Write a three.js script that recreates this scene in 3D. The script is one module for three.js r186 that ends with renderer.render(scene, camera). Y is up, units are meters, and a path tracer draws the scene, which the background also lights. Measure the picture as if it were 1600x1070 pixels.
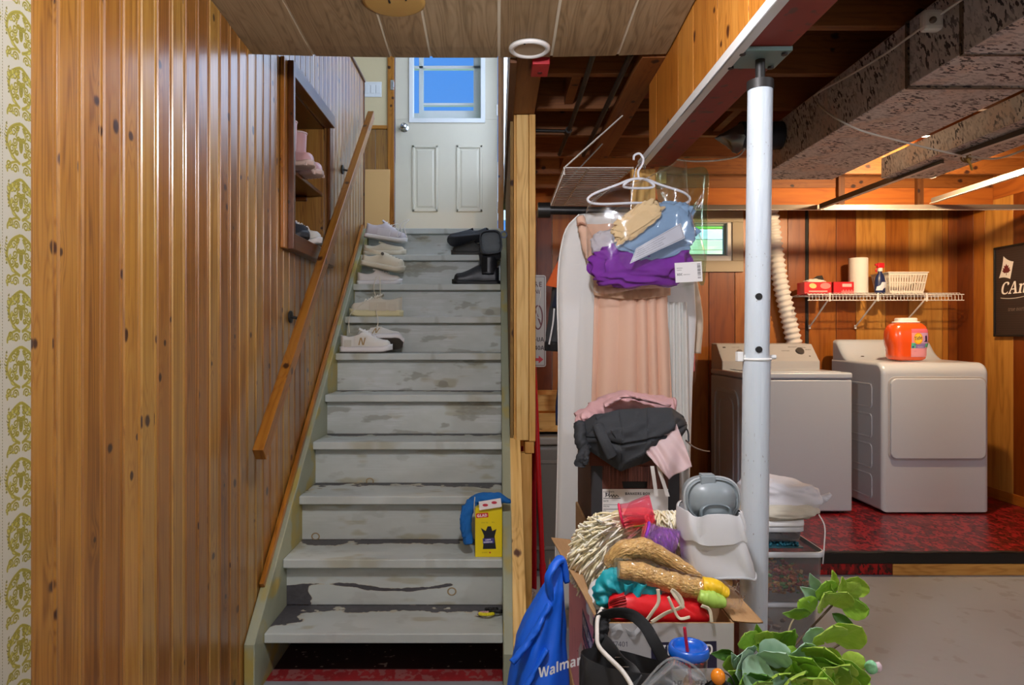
import * as THREE from 'three';
import { RoundedBoxGeometry } from 'three/addons/geometries/RoundedBoxGeometry.js';
import { mergeGeometries, mergeVertices, toCreasedNormals } from 'three/addons/utils/BufferGeometryUtils.js';

// ---------------------------------------------------------------- camera, sky, sun, lamps, exposure
const F = 1067, CX = 777, CY = 527, EYE = 1.255;          // focal length in pixels, principal point, eye height
const scene = new THREE.Scene();
const camera = new THREE.PerspectiveCamera(2 * Math.atan(535 / F) * 180 / Math.PI, 1600 / 1070, 0.05, 200);
camera.position.set(0, EYE, 0);
camera.lookAt(0, EYE, -5);
camera.setViewOffset(1600, 1070, 800 - CX, 535 - CY, 1600, 1070);
camera.updateProjectionMatrix();
const renderer = new THREE.WebGLRenderer({ antialias: true });
renderer.shadowMap.enabled = true;
renderer.toneMapping = THREE.LinearToneMapping;
renderer.toneMappingExposure = 1.0;
{ // clear blue sky: deep overhead, paler towards the horizon
  const w = 16, h = 128, d = new Uint8Array(w * h * 4);
  for (let y = 0; y < h; y++) for (let x = 0; x < w; x++) {
    const e = (y + 0.5) / h * 2 - 1;                       // -1 nadir .. 1 zenith
    const t = Math.pow(Math.max(0, e), 0.55), o = (y * w + x) * 4;
    d[o] = 120 - 84 * t; d[o + 1] = 178 - 58 * t; d[o + 2] = 248 - 12 * t; d[o + 3] = 255;
    if (e < 0) { d[o] = 118; d[o + 1] = 122; d[o + 2] = 112; }
  }
  const t = new THREE.DataTexture(d, w, h); t.mapping = THREE.EquirectangularReflectionMapping;
  t.colorSpace = THREE.SRGBColorSpace; t.magFilter = THREE.LinearFilter; t.minFilter = THREE.LinearFilter; t.needsUpdate = true;
  scene.background = t; scene.backgroundIntensity = 1.0;
}
const sun = new THREE.DirectionalLight(0xd2e2ff, 19.0);          // low morning sun from the left, through the added hall window
sun.position.set(-18, EYE + 8.2, 0.4); sun.target.position.set(0, EYE + 1.65, -4.0); sun.castShadow = true;
Object.assign(sun.shadow.camera, { left: -16, right: 16, top: 14, bottom: -14, far: 60 }); sun.shadow.mapSize.set(2048, 2048);
scene.add(sun, sun.target);
const LAMP = {                                             // colour, intensity of each lamp; room, side, floor and foyer are added fill
  stair: [0xf6f6ff, 5.0], room: [0xf6f4ff, 2.0], side: [0xeef3ff, 4.0], floor: [0xf4f6ff, 6.0], laundry: [0xffdcb0, 6.5], foyer: [0xeaf0ff, 1],
};

// ---------------------------------------------------------------- small helpers
let seed = 12345;
const rnd = () => { seed = (seed * 1664525 + 1013904223) >>> 0; return seed / 4294967296; };
const rr = (a, b) => a + (b - a) * rnd();
const reseed = (s) => { seed = s >>> 0; };
const V = (x, y, z) => new THREE.Vector3(x, y, z);
const at = (px, py, d) => V((px - CX) / F * d, EYE - (py - CY) / F * d, -d);   // the point seen at a pixel, d metres in front of the eye
const clamp = (x, a = 0, b = 1) => Math.min(b, Math.max(a, x));
const lerp = (a, b, t) => a + (b - a) * t;
const sstep = (a, b, x) => { const t = clamp((x - a) / (b - a)); return t * t * (3 - 2 * t); };
function hash(x, y, s) { let h = (x * 374761393 + y * 668265263 + s * 1442695041) | 0; h = Math.imul(h ^ (h >>> 13), 1274126177); h ^= h >>> 16; return (h >>> 0) / 4294967296; }
function vnoise(x, y, px, py, s) {                         // value noise, periodic over px, py cells
  const xi = Math.floor(x), yi = Math.floor(y); let fx = x - xi, fy = y - yi; fx = fx * fx * (3 - 2 * fx); fy = fy * fy * (3 - 2 * fy);
  const m = (a, n) => ((a % n) + n) % n, x0 = m(xi, px), x1 = m(xi + 1, px), y0 = m(yi, py), y1 = m(yi + 1, py);
  return lerp(lerp(hash(x0, y0, s), hash(x1, y0, s), fx), lerp(hash(x0, y1, s), hash(x1, y1, s), fx), fy);
}
function fbm(u, v, fu, fv, oct, s) { let a = 0, w = 0.5, n = 0; for (let i = 0; i < oct; i++) { a += w * vnoise(u * fu, v * fv, fu, fv, s + i * 17); n += w; w *= 0.5; fu *= 2; fv *= 2; } return a / n; }
const n3 = (x, y, z, s = 0) => vnoise(x + 31.7 * Math.floor(z), y, 4096, 4096, s) * (1 - (z - Math.floor(z))) + vnoise(x + 31.7 * Math.floor(z + 1), y, 4096, 4096, s) * (z - Math.floor(z));
function tex(w, h, fn, srgb = true) {                      // fn(u, v) -> [r, g, b] in 0..255
  const d = new Uint8Array(w * h * 4);
  for (let y = 0; y < h; y++) for (let x = 0; x < w; x++) { const c = fn((x + 0.5) / w, (y + 0.5) / h), o = (y * w + x) * 4; d[o] = clamp(c[0], 0, 255); d[o + 1] = clamp(c[1], 0, 255); d[o + 2] = clamp(c[2], 0, 255); d[o + 3] = 255; }
  const t = new THREE.DataTexture(d, w, h); finish(t, srgb); return t;
}
function finish(t, srgb) { t.wrapS = t.wrapT = THREE.RepeatWrapping; t.magFilter = THREE.LinearFilter; t.minFilter = THREE.LinearMipmapLinearFilter; t.generateMipmaps = true; if (srgb) t.colorSpace = THREE.SRGBColorSpace; t.needsUpdate = true; return t; }
function canv(w, h, draw) { const c = document.createElement('canvas'); c.width = w; c.height = h; draw(c.getContext('2d'), w, h); return finish(new THREE.CanvasTexture(c), true); }
const rep = (t, su, sv) => { t.repeat.set(1 / su, 1 / sv); return t; };       // texture covers su x sv metres
const mix3 = (a, b, t) => [lerp(a[0], b[0], t), lerp(a[1], b[1], t), lerp(a[2], b[2], t)];
const M = (o) => { const { phys, ...r } = o; return phys ? new THREE.MeshPhysicalMaterial({ ...r, ...phys }) : new THREE.MeshStandardMaterial({ roughness: 0.7, ...r }); };
const tint = (m, c) => { const n = m.clone(); n.color.set(c); return n; };

const taken = new Set();
function numbered(name) { let n = name, i = 0; while (taken.has(n)) n = name + '_' + String(++i).padStart(3, '0'); taken.add(n); return n; }
function shade(o) { o.castShadow = true; o.receiveShadow = true; return o; }
function mesh(name, geo, material, parent) { const g = Array.isArray(geo) ? join(geo) : geo; const m = shade(new THREE.Mesh(g, material)); m.name = parent ? name : numbered(name); (parent || scene).add(m); return m; }
function tag(o, label, category, group) { o.userData.label = label; o.userData.category = category; if (group) o.userData.group = group; return o; }
function thing(name, label, category, pos, group) { const g = new THREE.Group(); g.name = numbered(name); scene.add(g); if (pos) g.position.copy(pos); tag(g, label, category, group); return g; }
function struct(name, geo, material, parent) { let m; if (geo) m = mesh(name, geo, material, parent); else { m = new THREE.Group(); m.name = numbered(name); scene.add(m); } if (!parent) m.userData.kind = 'structure'; return m; }
function dup(o, label) { const c = o.clone(); c.name = numbered(o.name.replace(/_\d{3}$/, '')); c.userData = { ...o.userData, label }; scene.add(c); return c; }
function join(list) {
  const l = list.map((g) => { const q = g.index ? g.toNonIndexed() : g; for (const k of Object.keys(q.attributes)) if (!['position', 'normal', 'uv'].includes(k)) q.deleteAttribute(k); if (!q.attributes.uv) q.setAttribute('uv', new THREE.BufferAttribute(new Float32Array(q.attributes.position.count * 2), 2)); return q; });
  return mergeGeometries(l);
}
// uv in metres from the dominant normal; v follows the grain axis
function uvm(g, grain = 'y', ou = 0, ov = 0) {
  const p = g.attributes.position, n = g.attributes.normal, uv = new Float32Array(p.count * 2);
  for (let i = 0; i < p.count; i++) {
    const c = [p.getX(i), p.getY(i), p.getZ(i)], a = [Math.abs(n.getX(i)), Math.abs(n.getY(i)), Math.abs(n.getZ(i))];
    const gi = 'xyz'.indexOf(grain); let k = a[0] > a[1] && a[0] > a[2] ? 0 : a[1] > a[2] ? 1 : 2;
    let vi = gi, ui = 3 - gi - k; if (k === gi) { ui = (k + 1) % 3; vi = (k + 2) % 3; }
    uv[2 * i] = c[ui] + ou; uv[2 * i + 1] = c[vi] + ov;
  }
  g.setAttribute('uv', new THREE.BufferAttribute(uv, 2)); return g;
}
// chamfered box between two corners; grain axis sets the uv
function box(x0, x1, y0, y1, z0, z1, r = 0.003, grain, jitter = true) {
  const w = Math.abs(x1 - x0), h = Math.abs(y1 - y0), d = Math.abs(z1 - z0);
  r = Math.min(r, w * 0.45, h * 0.45, d * 0.45);
  const g = r > 0 ? new RoundedBoxGeometry(w, h, d, r > 0.012 ? 4 : 1, r) : new THREE.BoxGeometry(w, h, d);
  g.translate((x0 + x1) / 2, (y0 + y1) / 2, (z0 + z1) / 2);
  const q = g.index ? g.toNonIndexed() : g;
  if (!grain) grain = h >= w && h >= d ? 'y' : w >= d ? 'x' : 'z';
  return uvm(q, grain, jitter ? rr(0, 7) : 0, jitter ? rr(0, 7) : 0);
}
// a board with a w x t cross-section between two points (t measured along 'up')
function bar(a, b, w, t, up = V(0, 1, 0), r = 0.003) {
  const L = a.distanceTo(b), g = box(-w / 2, w / 2, -t / 2, t / 2, 0, L, r, 'z');
  const z = b.clone().sub(a).normalize(), x = up.clone().cross(z).normalize(), y = z.clone().cross(x);
  return g.applyMatrix4(new THREE.Matrix4().makeBasis(x, y, z).setPosition(a));
}
function tube(pts, r, seg = 8, n = 0, closed = false) {
  const c = pts.length === 2 ? new THREE.LineCurve3(pts[0], pts[1]) : new THREE.CatmullRomCurve3(pts, closed, 'centripetal');
  return new THREE.TubeGeometry(c, n || Math.max(1, (pts.length - 1) * 6), r, seg, closed);
}
function rod(a, b, r, seg = 10, r2 = r) {                   // closed cylinder between two points
  const g = new THREE.CylinderGeometry(r2, r, a.distanceTo(b), seg), z = b.clone().sub(a).normalize();
  return g.applyQuaternion(new THREE.Quaternion().setFromUnitVectors(V(0, 1, 0), z)).translate((a.x + b.x) / 2, (a.y + b.y) / 2, (a.z + b.z) / 2);
}
function lathe(prof, seg = 32) { return new THREE.LatheGeometry(prof.map((p) => new THREE.Vector2(p[0], p[1])), seg); }
// closed sheet of thickness t over (u, v) in 0..1
function sheet(nu, nv, fn, t = 0.002, uvScale = [1, 1]) {
  const P = [], N = []; const e = 1e-3;
  for (let j = 0; j <= nv; j++) for (let i = 0; i <= nu; i++) {
    const u = i / nu, v = j / nv, p = fn(u, v);
    const du = fn(Math.min(1, u + e), v).sub(fn(Math.max(0, u - e), v)), dv = fn(u, Math.min(1, v + e)).sub(fn(u, Math.max(0, v - e)));
    P.push(p); N.push(du.cross(dv).normalize());
  }
  const pos = [], uv = [], idx = [], W = nu + 1, C = P.length;
  for (const s of [0.5, -0.5]) for (let k = 0; k < C; k++) { const q = P[k].clone().addScaledVector(N[k], s * t); pos.push(q.x, q.y, q.z); uv.push((k % W) / nu * uvScale[0], Math.floor(k / W) / nv * uvScale[1]); }
  for (let j = 0; j < nv; j++) for (let i = 0; i < nu; i++) { const a = j * W + i, b = a + 1, c = a + W, d = c + 1; idx.push(a, b, d, a, d, c, C + a, C + d, C + b, C + a, C + c, C + d); }
  const edge = (a, b) => idx.push(a, C + a, b, b, C + a, C + b);
  for (let i = 0; i < nu; i++) { edge(i, i + 1); edge(nv * W + i + 1, nv * W + i); }
  for (let j = 0; j < nv; j++) { edge((j + 1) * W, j * W); edge(j * W + nu, (j + 1) * W + nu); }
  const g = new THREE.BufferGeometry(); g.setAttribute('position', new THREE.Float32BufferAttribute(pos, 3)); g.setAttribute('uv', new THREE.Float32BufferAttribute(uv, 2)); g.setIndex(idx); g.computeVertexNormals(); return g;
}
// surface through closed rings of equal point count, ends capped
function loft(rings, cap = true) {
  const n = rings[0].length, pos = [], uv = [], idx = [];
  rings.forEach((r, j) => { for (let i = 0; i <= n; i++) { const p = r[i % n]; pos.push(p.x, p.y, p.z); uv.push(i / n, j / (rings.length - 1)); } });
  const W = n + 1;
  for (let j = 0; j < rings.length - 1; j++) for (let i = 0; i < n; i++) { const a = j * W + i, b = a + 1, c = a + W, d = c + 1; idx.push(a, b, d, a, d, c); }
  if (cap) for (const j of [0, rings.length - 1]) {
    const c = V(0, 0, 0); rings[j].forEach((p) => c.add(p)); c.multiplyScalar(1 / n); const k = pos.length / 3; pos.push(c.x, c.y, c.z); uv.push(0.5, j ? 1 : 0);
    for (let i = 0; i < n; i++) j ? idx.push(k, j * W + i, j * W + i + 1) : idx.push(k, i + 1, i);
  }
  const g = new THREE.BufferGeometry(); g.setAttribute('position', new THREE.Float32BufferAttribute(pos, 3)); g.setAttribute('uv', new THREE.Float32BufferAttribute(uv, 2)); g.setIndex(idx); g.computeVertexNormals(); return g;
}
// lumpy closed body: ellipsoid with superellipse power and noise
function blob(rx, ry, rz, { p = 1, amp = 0.08, freq = 3, s = 1, nu = 40, nv = 26 } = {}) {
  const g = new THREE.SphereGeometry(1, nu, nv), q = g.attributes.position, f = (c) => Math.sign(c) * Math.pow(Math.abs(c), p);
  for (let i = 0; i < q.count; i++) { const x = q.getX(i), y = q.getY(i), z = q.getZ(i); const k = 1 + amp * (n3(x * freq + 20, y * freq + 20, z * freq + 20, s) * 2 - 1) + amp * 0.5 * (n3(x * freq * 2.3 + 20, y * freq * 2.3 + 20, z * freq * 2.3 + 20, s + 5) * 2 - 1); q.setXYZ(i, f(x) * rx * k, f(y) * ry * k, f(z) * rz * k); }
  const m = mergeVertices(g.deleteAttribute('normal') || g); m.computeVertexNormals(); return m;
}
function warp(g, fn) { const p = g.attributes.position, v = V(0, 0, 0); for (let i = 0; i < p.count; i++) { v.fromBufferAttribute(p, i); fn(v); p.setXYZ(i, v.x, v.y, v.z); } g.computeVertexNormals(); return g; }
// a printed label: a thin sheet carrying a canvas drawing on its face
function plate(w, h, material, t = 0.0008) { const g = new THREE.BoxGeometry(w, h, t); return g; }
// ---------------------------------------------------------------- procedural materials
function woodTex(w, h, s, { base, dark, light, knots = 0, fu = 5, streak = 48, ring = 7, contrast = 1, knotR = 0.02, aspect = 6 }) {
  reseed(s * 7919 + 3); const K = [];
  for (let i = 0; i < knots; i++) K.push([rnd(), rnd(), rr(0.5, 1.25) * knotR]);
  return tex(w, h, (u, v) => {
    let k = 0, core = 0;
    for (const q of K) {
      let du = Math.abs(u - q[0]); du = Math.min(du, 1 - du); let dv = Math.abs(v - q[1]); dv = Math.min(dv, 1 - dv) * aspect;
      if (dv > 0.5 || du > 0.3) continue;
      const e = Math.hypot(du, dv * 0.75) / q[2] + (fbm(u, v, 40, 80, 2, s + 9) - 0.5) * 0.7; k += 1.3 * Math.exp(-(du * du + dv * dv * 0.12) / (q[2] * q[2] * 5)); if (e < 1.25) core = Math.max(core, 1 - sstep(0.5, 1.25, e));
    }
    const wv = fbm(u, v, fu, 2, 3, s) * ring + k;
    const rings = 0.5 + 0.5 * Math.sin(6.2832 * wv * 1.5), st = fbm(u, v, streak, 3, 3, s + 40), fine = fbm(u, v, streak * 4, 24, 2, s + 80), big = fbm(u, v, 4, 2, 2, s + 120);
    let t = clamp(0.5 + contrast * (0.34 * (rings * rings - 0.4) + 0.9 * (st - 0.5) + 0.35 * (fine - 0.5) + 0.5 * (big - 0.5)));
    let c = t < 0.5 ? mix3(light, base, t * 2) : mix3(base, dark, t * 2 - 1);
    if (core > 0) c = mix3(c, [dark[0] * 0.42, dark[1] * 0.34, dark[2] * 0.5], core * 0.92);
    return c;
  });
}
const T = {};
T.pine = woodTex(512, 2048, 3, { base: [196, 142, 58], dark: [150, 100, 36], light: [214, 164, 76], knots: 15, fu: 10, streak: 40, ring: 6, contrast: 1.0, knotR: 0.026, aspect: 6.5 });
T.lumber = woodTex(256, 1024, 5, { base: [230, 188, 112], dark: [190, 142, 72], light: [240, 206, 138], knots: 5, fu: 4, streak: 28, ring: 5, contrast: 0.8, knotR: 0.05, aspect: 6 });
T.panel = woodTex(512, 512, 7, { base: [192, 134, 58], dark: [154, 100, 38], light: [208, 154, 74], knots: 2, fu: 4, streak: 26, ring: 4, contrast: 0.7, knotR: 0.012, aspect: 4 });
T.ceil = woodTex(512, 1024, 9, { base: [148, 126, 94], dark: [116, 96, 68], light: [164, 142, 110], knots: 0, fu: 7, streak: 36, ring: 9, contrast: 0.95 });
const grit = tex(256, 256, (u, v) => { const f = fbm(u, v, 16, 16, 4, 77) * 255; return [f, f, f]; }, false);
const weave = tex(128, 128, (u, v) => { const f = 128 + 60 * Math.sin(u * 6.2832 * 32) * Math.sin(v * 6.2832 * 32) + 60 * (fbm(u, v, 8, 8, 3, 5) - 0.5); return [f, f, f]; }, false);
rep(grit, 0.5, 0.5); rep(weave, 0.06, 0.06);
const bumpOf = (t) => { const b = t.clone(); b.colorSpace = THREE.NoColorSpace; b.needsUpdate = true; return b; };
const W = {};
rep(T.pine, 0.42, 2.5); rep(T.lumber, 0.25, 1.4); rep(T.panel, 0.5, 1.6); rep(T.ceil, 0.5, 1.3);
const pb = bumpOf(T.pine), lb = bumpOf(T.lumber);
W.pine = [0xffffff, 0xf2e6da, 0xe8d6c2, 0xfff4e4, 0xddc6b0].map((c) => M({ map: T.pine, roughness: 0.42, bumpMap: pb, bumpScale: 0.00012, phys: { color: new THREE.Color(c).multiplyScalar(0.58), clearcoat: 0.85, clearcoatRoughness: 0.24 } }));
W.stud = M({ map: T.lumber, roughness: 0.6, bumpMap: lb, bumpScale: 0.0002 });
W.studs = [0xffffff, 0xf4e6cf, 0xe8d2b0].map((c) => tint(W.stud, c));
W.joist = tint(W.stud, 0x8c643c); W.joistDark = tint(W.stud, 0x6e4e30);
W.varnish = M({ map: T.pine, color: 0xd9c0a0, roughness: 0.28, bumpMap: pb, bumpScale: 0.0001 });
W.rail = M({ map: T.lumber, color: 0xa2804c, roughness: 0.3 });
W.casing = M({ map: T.pine, color: 0x7c5e46, roughness: 0.28 });
W.panel = [0xffffff, 0xd9b892, 0xb98c64, 0x9a6a44, 0xf2d6b0].map((c) => M({ map: T.panel, color: c, roughness: 0.38 }));
W.ceil = [0xffffff, 0xece6de, 0xf6efe6].map((c) => M({ map: T.ceil, color: c, roughness: 0.55, bumpMap: bumpOf(T.ceil), bumpScale: 0.0002 }));
W.cheek = [0xdcac70, 0xcf9c5e, 0xe8bc84].map((c) => M({ map: T.lumber, color: c, roughness: 0.4 }));
W.ply = M({ map: T.panel, color: 0xe0b070, roughness: 0.7 });
W.plaster = M({ color: 0xd9d6cc, roughness: 0.9, bumpMap: grit, bumpScale: 0.0006 });
W.cream = M({ color: 0xd8c59a, roughness: 0.85, bumpMap: grit, bumpScale: 0.0005 });
W.white = M({ color: 0xe4e4e0, roughness: 0.4 });
W.doorPaint = M({ color: 0xd8cfb8, roughness: 0.42 });
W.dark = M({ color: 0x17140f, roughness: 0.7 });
W.black = M({ color: 0x101010, roughness: 0.5 });
W.iron = M({ color: 0x3a3836, roughness: 0.5, metalness: 0.6 });
W.chrome = M({ color: 0xc8c8c8, roughness: 0.22, metalness: 1 });
W.wire = M({ color: 0xe8e6e0, roughness: 0.35 });
W.steelRed = M({ roughness: 0.55, map: rep(tex(256, 256, (u, v) => { const n = fbm(u, v, 10, 6, 4, 31), k = sstep(0.66, 0.74, fbm(u, v, 24, 24, 3, 61)); return mix3(mix3([150, 52, 38], [122, 40, 30], n), [92, 60, 48], k * 0.8); }), 0.8, 0.8) });
T.galv = tex(1024, 1024, (u, v) => {
  const a = fbm(u, v, 26, 26, 3, 11), b = fbm((u + v) % 1, v, 44, 60, 3, 23), big = fbm(u, v, 5, 5, 3, 5);
  let c = mix3([232, 228, 224], [196, 193, 192], a); c = mix3(c, [216, 190, 174], sstep(0.52, 0.72, big) * 0.5);
  c = mix3(c, [70, 68, 72], sstep(0.55, 0.62, b) * (0.25 + 0.75 * sstep(0.4, 0.62, fbm(u, v, 7, 7, 2, 15)))); return c;
});
W.galv = M({ map: rep(T.galv, 0.55, 0.55), roughness: 0.5, metalness: 0.2 });
W.galvSide = M({ map: T.galv, color: 0x8a7c6c, roughness: 0.55, metalness: 0.4 });
W.concrete = M({ roughness: 0.42, bumpMap: grit, bumpScale: 0.0008, map: rep(tex(512, 512, (u, v) => { const n = fbm(u, v, 4, 4, 5, 3), s = sstep(0.66, 0.76, fbm(u, v, 30, 30, 4, 8)); return mix3(mix3([160, 166, 172], [146, 151, 156], n), [120, 116, 112], s * 0.35); }), 2, 2) });
W.lino = M({ roughness: 0.3, map: rep(tex(1024, 1024, (u, v) => { const a = fbm(u, v, 60, 90, 3, 41), b = fbm(u, v, 24, 40, 3, 51), g = fbm(u, v, 4, 4, 3, 77); let c = mix3([158, 26, 34], [100, 14, 20], sstep(0.42, 0.58, b)); c = mix3(c, [44, 12, 16], sstep(0.58, 0.66, a)); return mix3(c, [150, 78, 78], sstep(0.5, 0.75, g) * 0.35); }), 1, 1) });
W.redpaint = M({ roughness: 0.6, map: rep(tex(512, 256, (u, v) => { const a = fbm(u, v, 12, 10, 4, 6), b = fbm(u, v, 30, 20, 3, 16); return mix3(mix3([170, 40, 44], [120, 24, 28], a), [150, 110, 104], sstep(0.55, 0.64, b) * 0.7); }), 0.8, 0.4) });
// worn grey-green stair paint; wear(u, v) says how far the paint is worn through
function paintTex(s, wear, scuff, w = 1024, h = 256) {
  return tex(w, h, (u, v) => {
    const n = fbm(u, v, 5, 3, 4, s), f = fbm(u, v, 60, 24, 3, s + 9), y = sstep(0.62, 0.78, fbm(u, v, 6, 4, 3, s + 21));
    let c = mix3([200, 206, 200], [176, 184, 178], n); c = mix3(c, [150, 140, 104], y * 0.45);
    c = mix3(c, [204, 209, 207], scuff * sstep(0.44, 0.7, fbm(u, v, 5, 3, 5, s + 5)) * (0.35 + 0.65 * sstep(0.44, 0.6, fbm(u, v, 10, 60, 3, s + 9))));
    c = mix3(c, [120, 118, 104], 0.5 * scuff * sstep(0.62, 0.74, fbm(u, v, 9, 5, 4, s + 77)));
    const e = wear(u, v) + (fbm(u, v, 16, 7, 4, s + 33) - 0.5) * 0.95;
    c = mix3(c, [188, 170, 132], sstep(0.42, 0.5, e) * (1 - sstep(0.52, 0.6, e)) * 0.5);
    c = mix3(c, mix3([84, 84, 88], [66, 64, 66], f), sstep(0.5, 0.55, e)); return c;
  });
}
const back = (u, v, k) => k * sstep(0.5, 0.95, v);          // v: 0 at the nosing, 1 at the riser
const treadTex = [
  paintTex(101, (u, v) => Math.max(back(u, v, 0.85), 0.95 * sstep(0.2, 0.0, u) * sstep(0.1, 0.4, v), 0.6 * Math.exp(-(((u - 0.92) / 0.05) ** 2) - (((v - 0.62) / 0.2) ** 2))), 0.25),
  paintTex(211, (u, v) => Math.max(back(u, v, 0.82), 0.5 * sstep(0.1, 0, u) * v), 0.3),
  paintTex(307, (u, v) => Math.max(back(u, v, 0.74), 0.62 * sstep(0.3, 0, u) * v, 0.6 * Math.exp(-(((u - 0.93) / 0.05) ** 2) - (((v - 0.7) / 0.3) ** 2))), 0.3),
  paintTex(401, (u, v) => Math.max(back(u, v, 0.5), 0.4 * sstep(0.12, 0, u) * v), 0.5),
];
const riserTex = [
  paintTex(503, (u, v) => 0.66 * Math.exp(-(((v - 0.36 - 0.06 * Math.sin(u * 9)) / 0.05) ** 2)) * sstep(0.9, 0.7, u) + 0.9 * sstep(0.14, 0.08, u) * sstep(0.42, 0.3, v), 0.15),
  paintTex(601, (u, v) => 0.15 * sstep(0.16, 0, v), 0.3), paintTex(701, (u, v) => 0.12 * sstep(0.1, 0, v), 0.85), paintTex(809, () => 0, 1.0),
];
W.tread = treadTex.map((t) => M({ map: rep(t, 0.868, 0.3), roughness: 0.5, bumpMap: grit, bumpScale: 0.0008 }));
W.riser = riserTex.map((t) => M({ map: rep(t, 0.868, 0.2), roughness: 0.5, bumpMap: grit, bumpScale: 0.0008 }));
W.stringer = M({ roughness: 0.5, map: rep(tex(512, 512, (u, v) => { const n = fbm(u, v, 4, 4, 4, 91), y = sstep(0.48, 0.66, fbm(u, v, 5, 4, 4, 95)); return mix3(mix3([164, 168, 142], [142, 148, 124], n), [176, 152, 66], y * 0.75); }), 0.6, 0.6) });
// ornate olive damask wallpaper, one repeat
T.damask = canv(256, 512, (g, w, h) => {
  g.fillStyle = '#dedacb'; g.fillRect(0, 0, w, h); g.lineCap = 'round';
  const both = (fn) => { for (const s of [1, -1]) { g.save(); g.translate(w / 2, 0); g.scale(s, 1); fn(); g.restore(); } };
  const curl = (x, y, r, a0, turns, wd, col) => { g.strokeStyle = col; g.lineWidth = wd; g.beginPath(); for (let i = 0; i <= 26; i++) { const t = i / 26, a = a0 + turns * 6.283 * t, q = r * (1 - 0.75 * t); const px = x + Math.cos(a) * q, py = y + Math.sin(a) * q; i ? g.lineTo(px, py) : g.moveTo(px, py); } g.stroke(); };
  const leaf = (x0, y0, cx, cy, x1, y1, wd, col) => { g.strokeStyle = col; g.lineWidth = wd; g.beginPath(); g.moveTo(x0, y0); g.quadraticCurveTo(cx, cy, x1, y1); g.stroke(); };
  const O = '#b3a72c', D = '#837a2c', L = '#cfc55c';
  for (const [dy, k] of [[0, 1], [256, 0.86], [512, 1], [-256, 0.86]]) both(() => {
    for (const [wd, col] of [[15, O], [5, L], [2.4, D]]) { leaf(6, dy + 14, 96 * k, dy + 40, 100 * k, dy + 108, wd, col); leaf(100 * k, dy + 108, 84 * k, dy + 170, 12, dy + 196, wd, col); leaf(22, dy + 190, 104, dy + 208, 96, dy + 246, wd * 0.7, col); }
    for (const [x, y, r] of [[52, 60, 24], [44, 104, 20], [64, 140, 22], [30, 150, 14], [88, 214, 20], [40, 226, 22], [18, 84, 12], [22, 40, 12]]) { curl(x * k, dy + y, r, 0.6 + x, 1.4, 8, O); curl(x * k, dy + y, r, 0.6 + x, 1.4, 2.2, D); }
    for (let i = 0; i < 9; i++) leaf(98 * k, dy + 36 + i * 14, 112 * k, dy + 40 + i * 14, 116 * k - Math.abs(4 - i) * 4, dy + 30 + i * 14, 5, i % 2 ? O : D);
    g.fillStyle = L; for (const [x, y, a, b, r] of [[70, 70, 14, 7, 0.6], [78, 120, 16, 7, 1.3], [40, 128, 12, 6, 0.2], [60, 176, 15, 7, -0.6], [98, 228, 12, 6, 0.9], [30, 56, 10, 5, 0.4], [62, 232, 12, 6, 0.2]]) { g.beginPath(); g.ellipse(x * k, dy + y, a, b, r, 0, 7); g.fill(); g.strokeStyle = D; g.lineWidth = 1.6; g.stroke(); }
    if (k < 1) for (let i = 0; i < 6; i++) { g.fillStyle = i % 2 ? L : O; g.beginPath(); g.ellipse(22 + 13 * i, dy + 40 + Math.abs(i - 2) * 9, 13, 9, i * 0.5, 0, 7); g.fill(); g.strokeStyle = D; g.lineWidth = 2; g.stroke(); }
    g.fillStyle = O; g.beginPath(); g.ellipse(0, dy + 112, 15, 36, 0, 0, 7); g.fill(); g.strokeStyle = D; g.lineWidth = 2.5; for (let i = 1; i < 4; i++) { g.beginPath(); g.ellipse(0, dy + 112, 4 * i, 10 * i, 0, 0, 7); g.stroke(); }
  });
  g.fillStyle = '#8d8658'; for (let y = 0; y < h; y += 14) g.fillRect(0, y, 4, 7);
});
W.wallpaper = M({ color: 0xb4b4ae, map: rep(T.damask, 0.094, 0.207), roughness: 0.75 });
// plastics, cloths
const clear = (c = 0xffffff, r = 0.08, o = {}) => M({ phys: { color: c, roughness: r, transmission: 1, thickness: 0, ior: 1.45, side: THREE.DoubleSide, ...o } });
const frost = (c, tr = 0.6, r = 0.5) => M({ phys: { color: c, roughness: r, transmission: tr, thickness: 0, ior: 1.4, side: THREE.DoubleSide } });
const cloth = (c, r = 0.9, b = 0.0004) => M({ color: c, roughness: r, bumpMap: weave, bumpScale: b, side: THREE.DoubleSide });
const matte = (c, r = 0.6) => M({ color: c, roughness: r });
// ---------------------------------------------------------------- the shell of the basement
const XL = -0.885, XR = 3.52, ZB = -5.23, ZF = 2.6, H = EYE;      // left wall, right wall, back wall, wall behind the camera
const CEIL = H + 1.045, JO = H + 1.06, DECK = H + 1.255;           // planked ceiling, underside of joists, underside of subfloor
struct('floor', box(-1.2, XR + 0.15, -0.15, 0, -5.4, ZF + 0.1, 0, 'z', false), W.concrete);
struct('floor_sheet', box(-0.845, 0.02, 0, 0.004, -2.575, -2.492, 0.001, 'x'), W.redpaint);
struct('floor_stair_shade', box(-0.845, 0.02, 0, 0.003, -4.4, -2.576, 0.0005, 'x'), M({ roughness: 0.8, map: rep(tex(256, 256, (u, v) => { const k = sstep(0.8, 0.84, fbm(u, v, 40, 40, 2, 7)); return mix3(mix3([52, 16, 16], [34, 12, 12], fbm(u, v, 6, 6, 3, 2)), [150, 140, 130], k); }), 0.8, 0.8) }));  // speckled dark red; the shade under the stair is put into this colour

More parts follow.
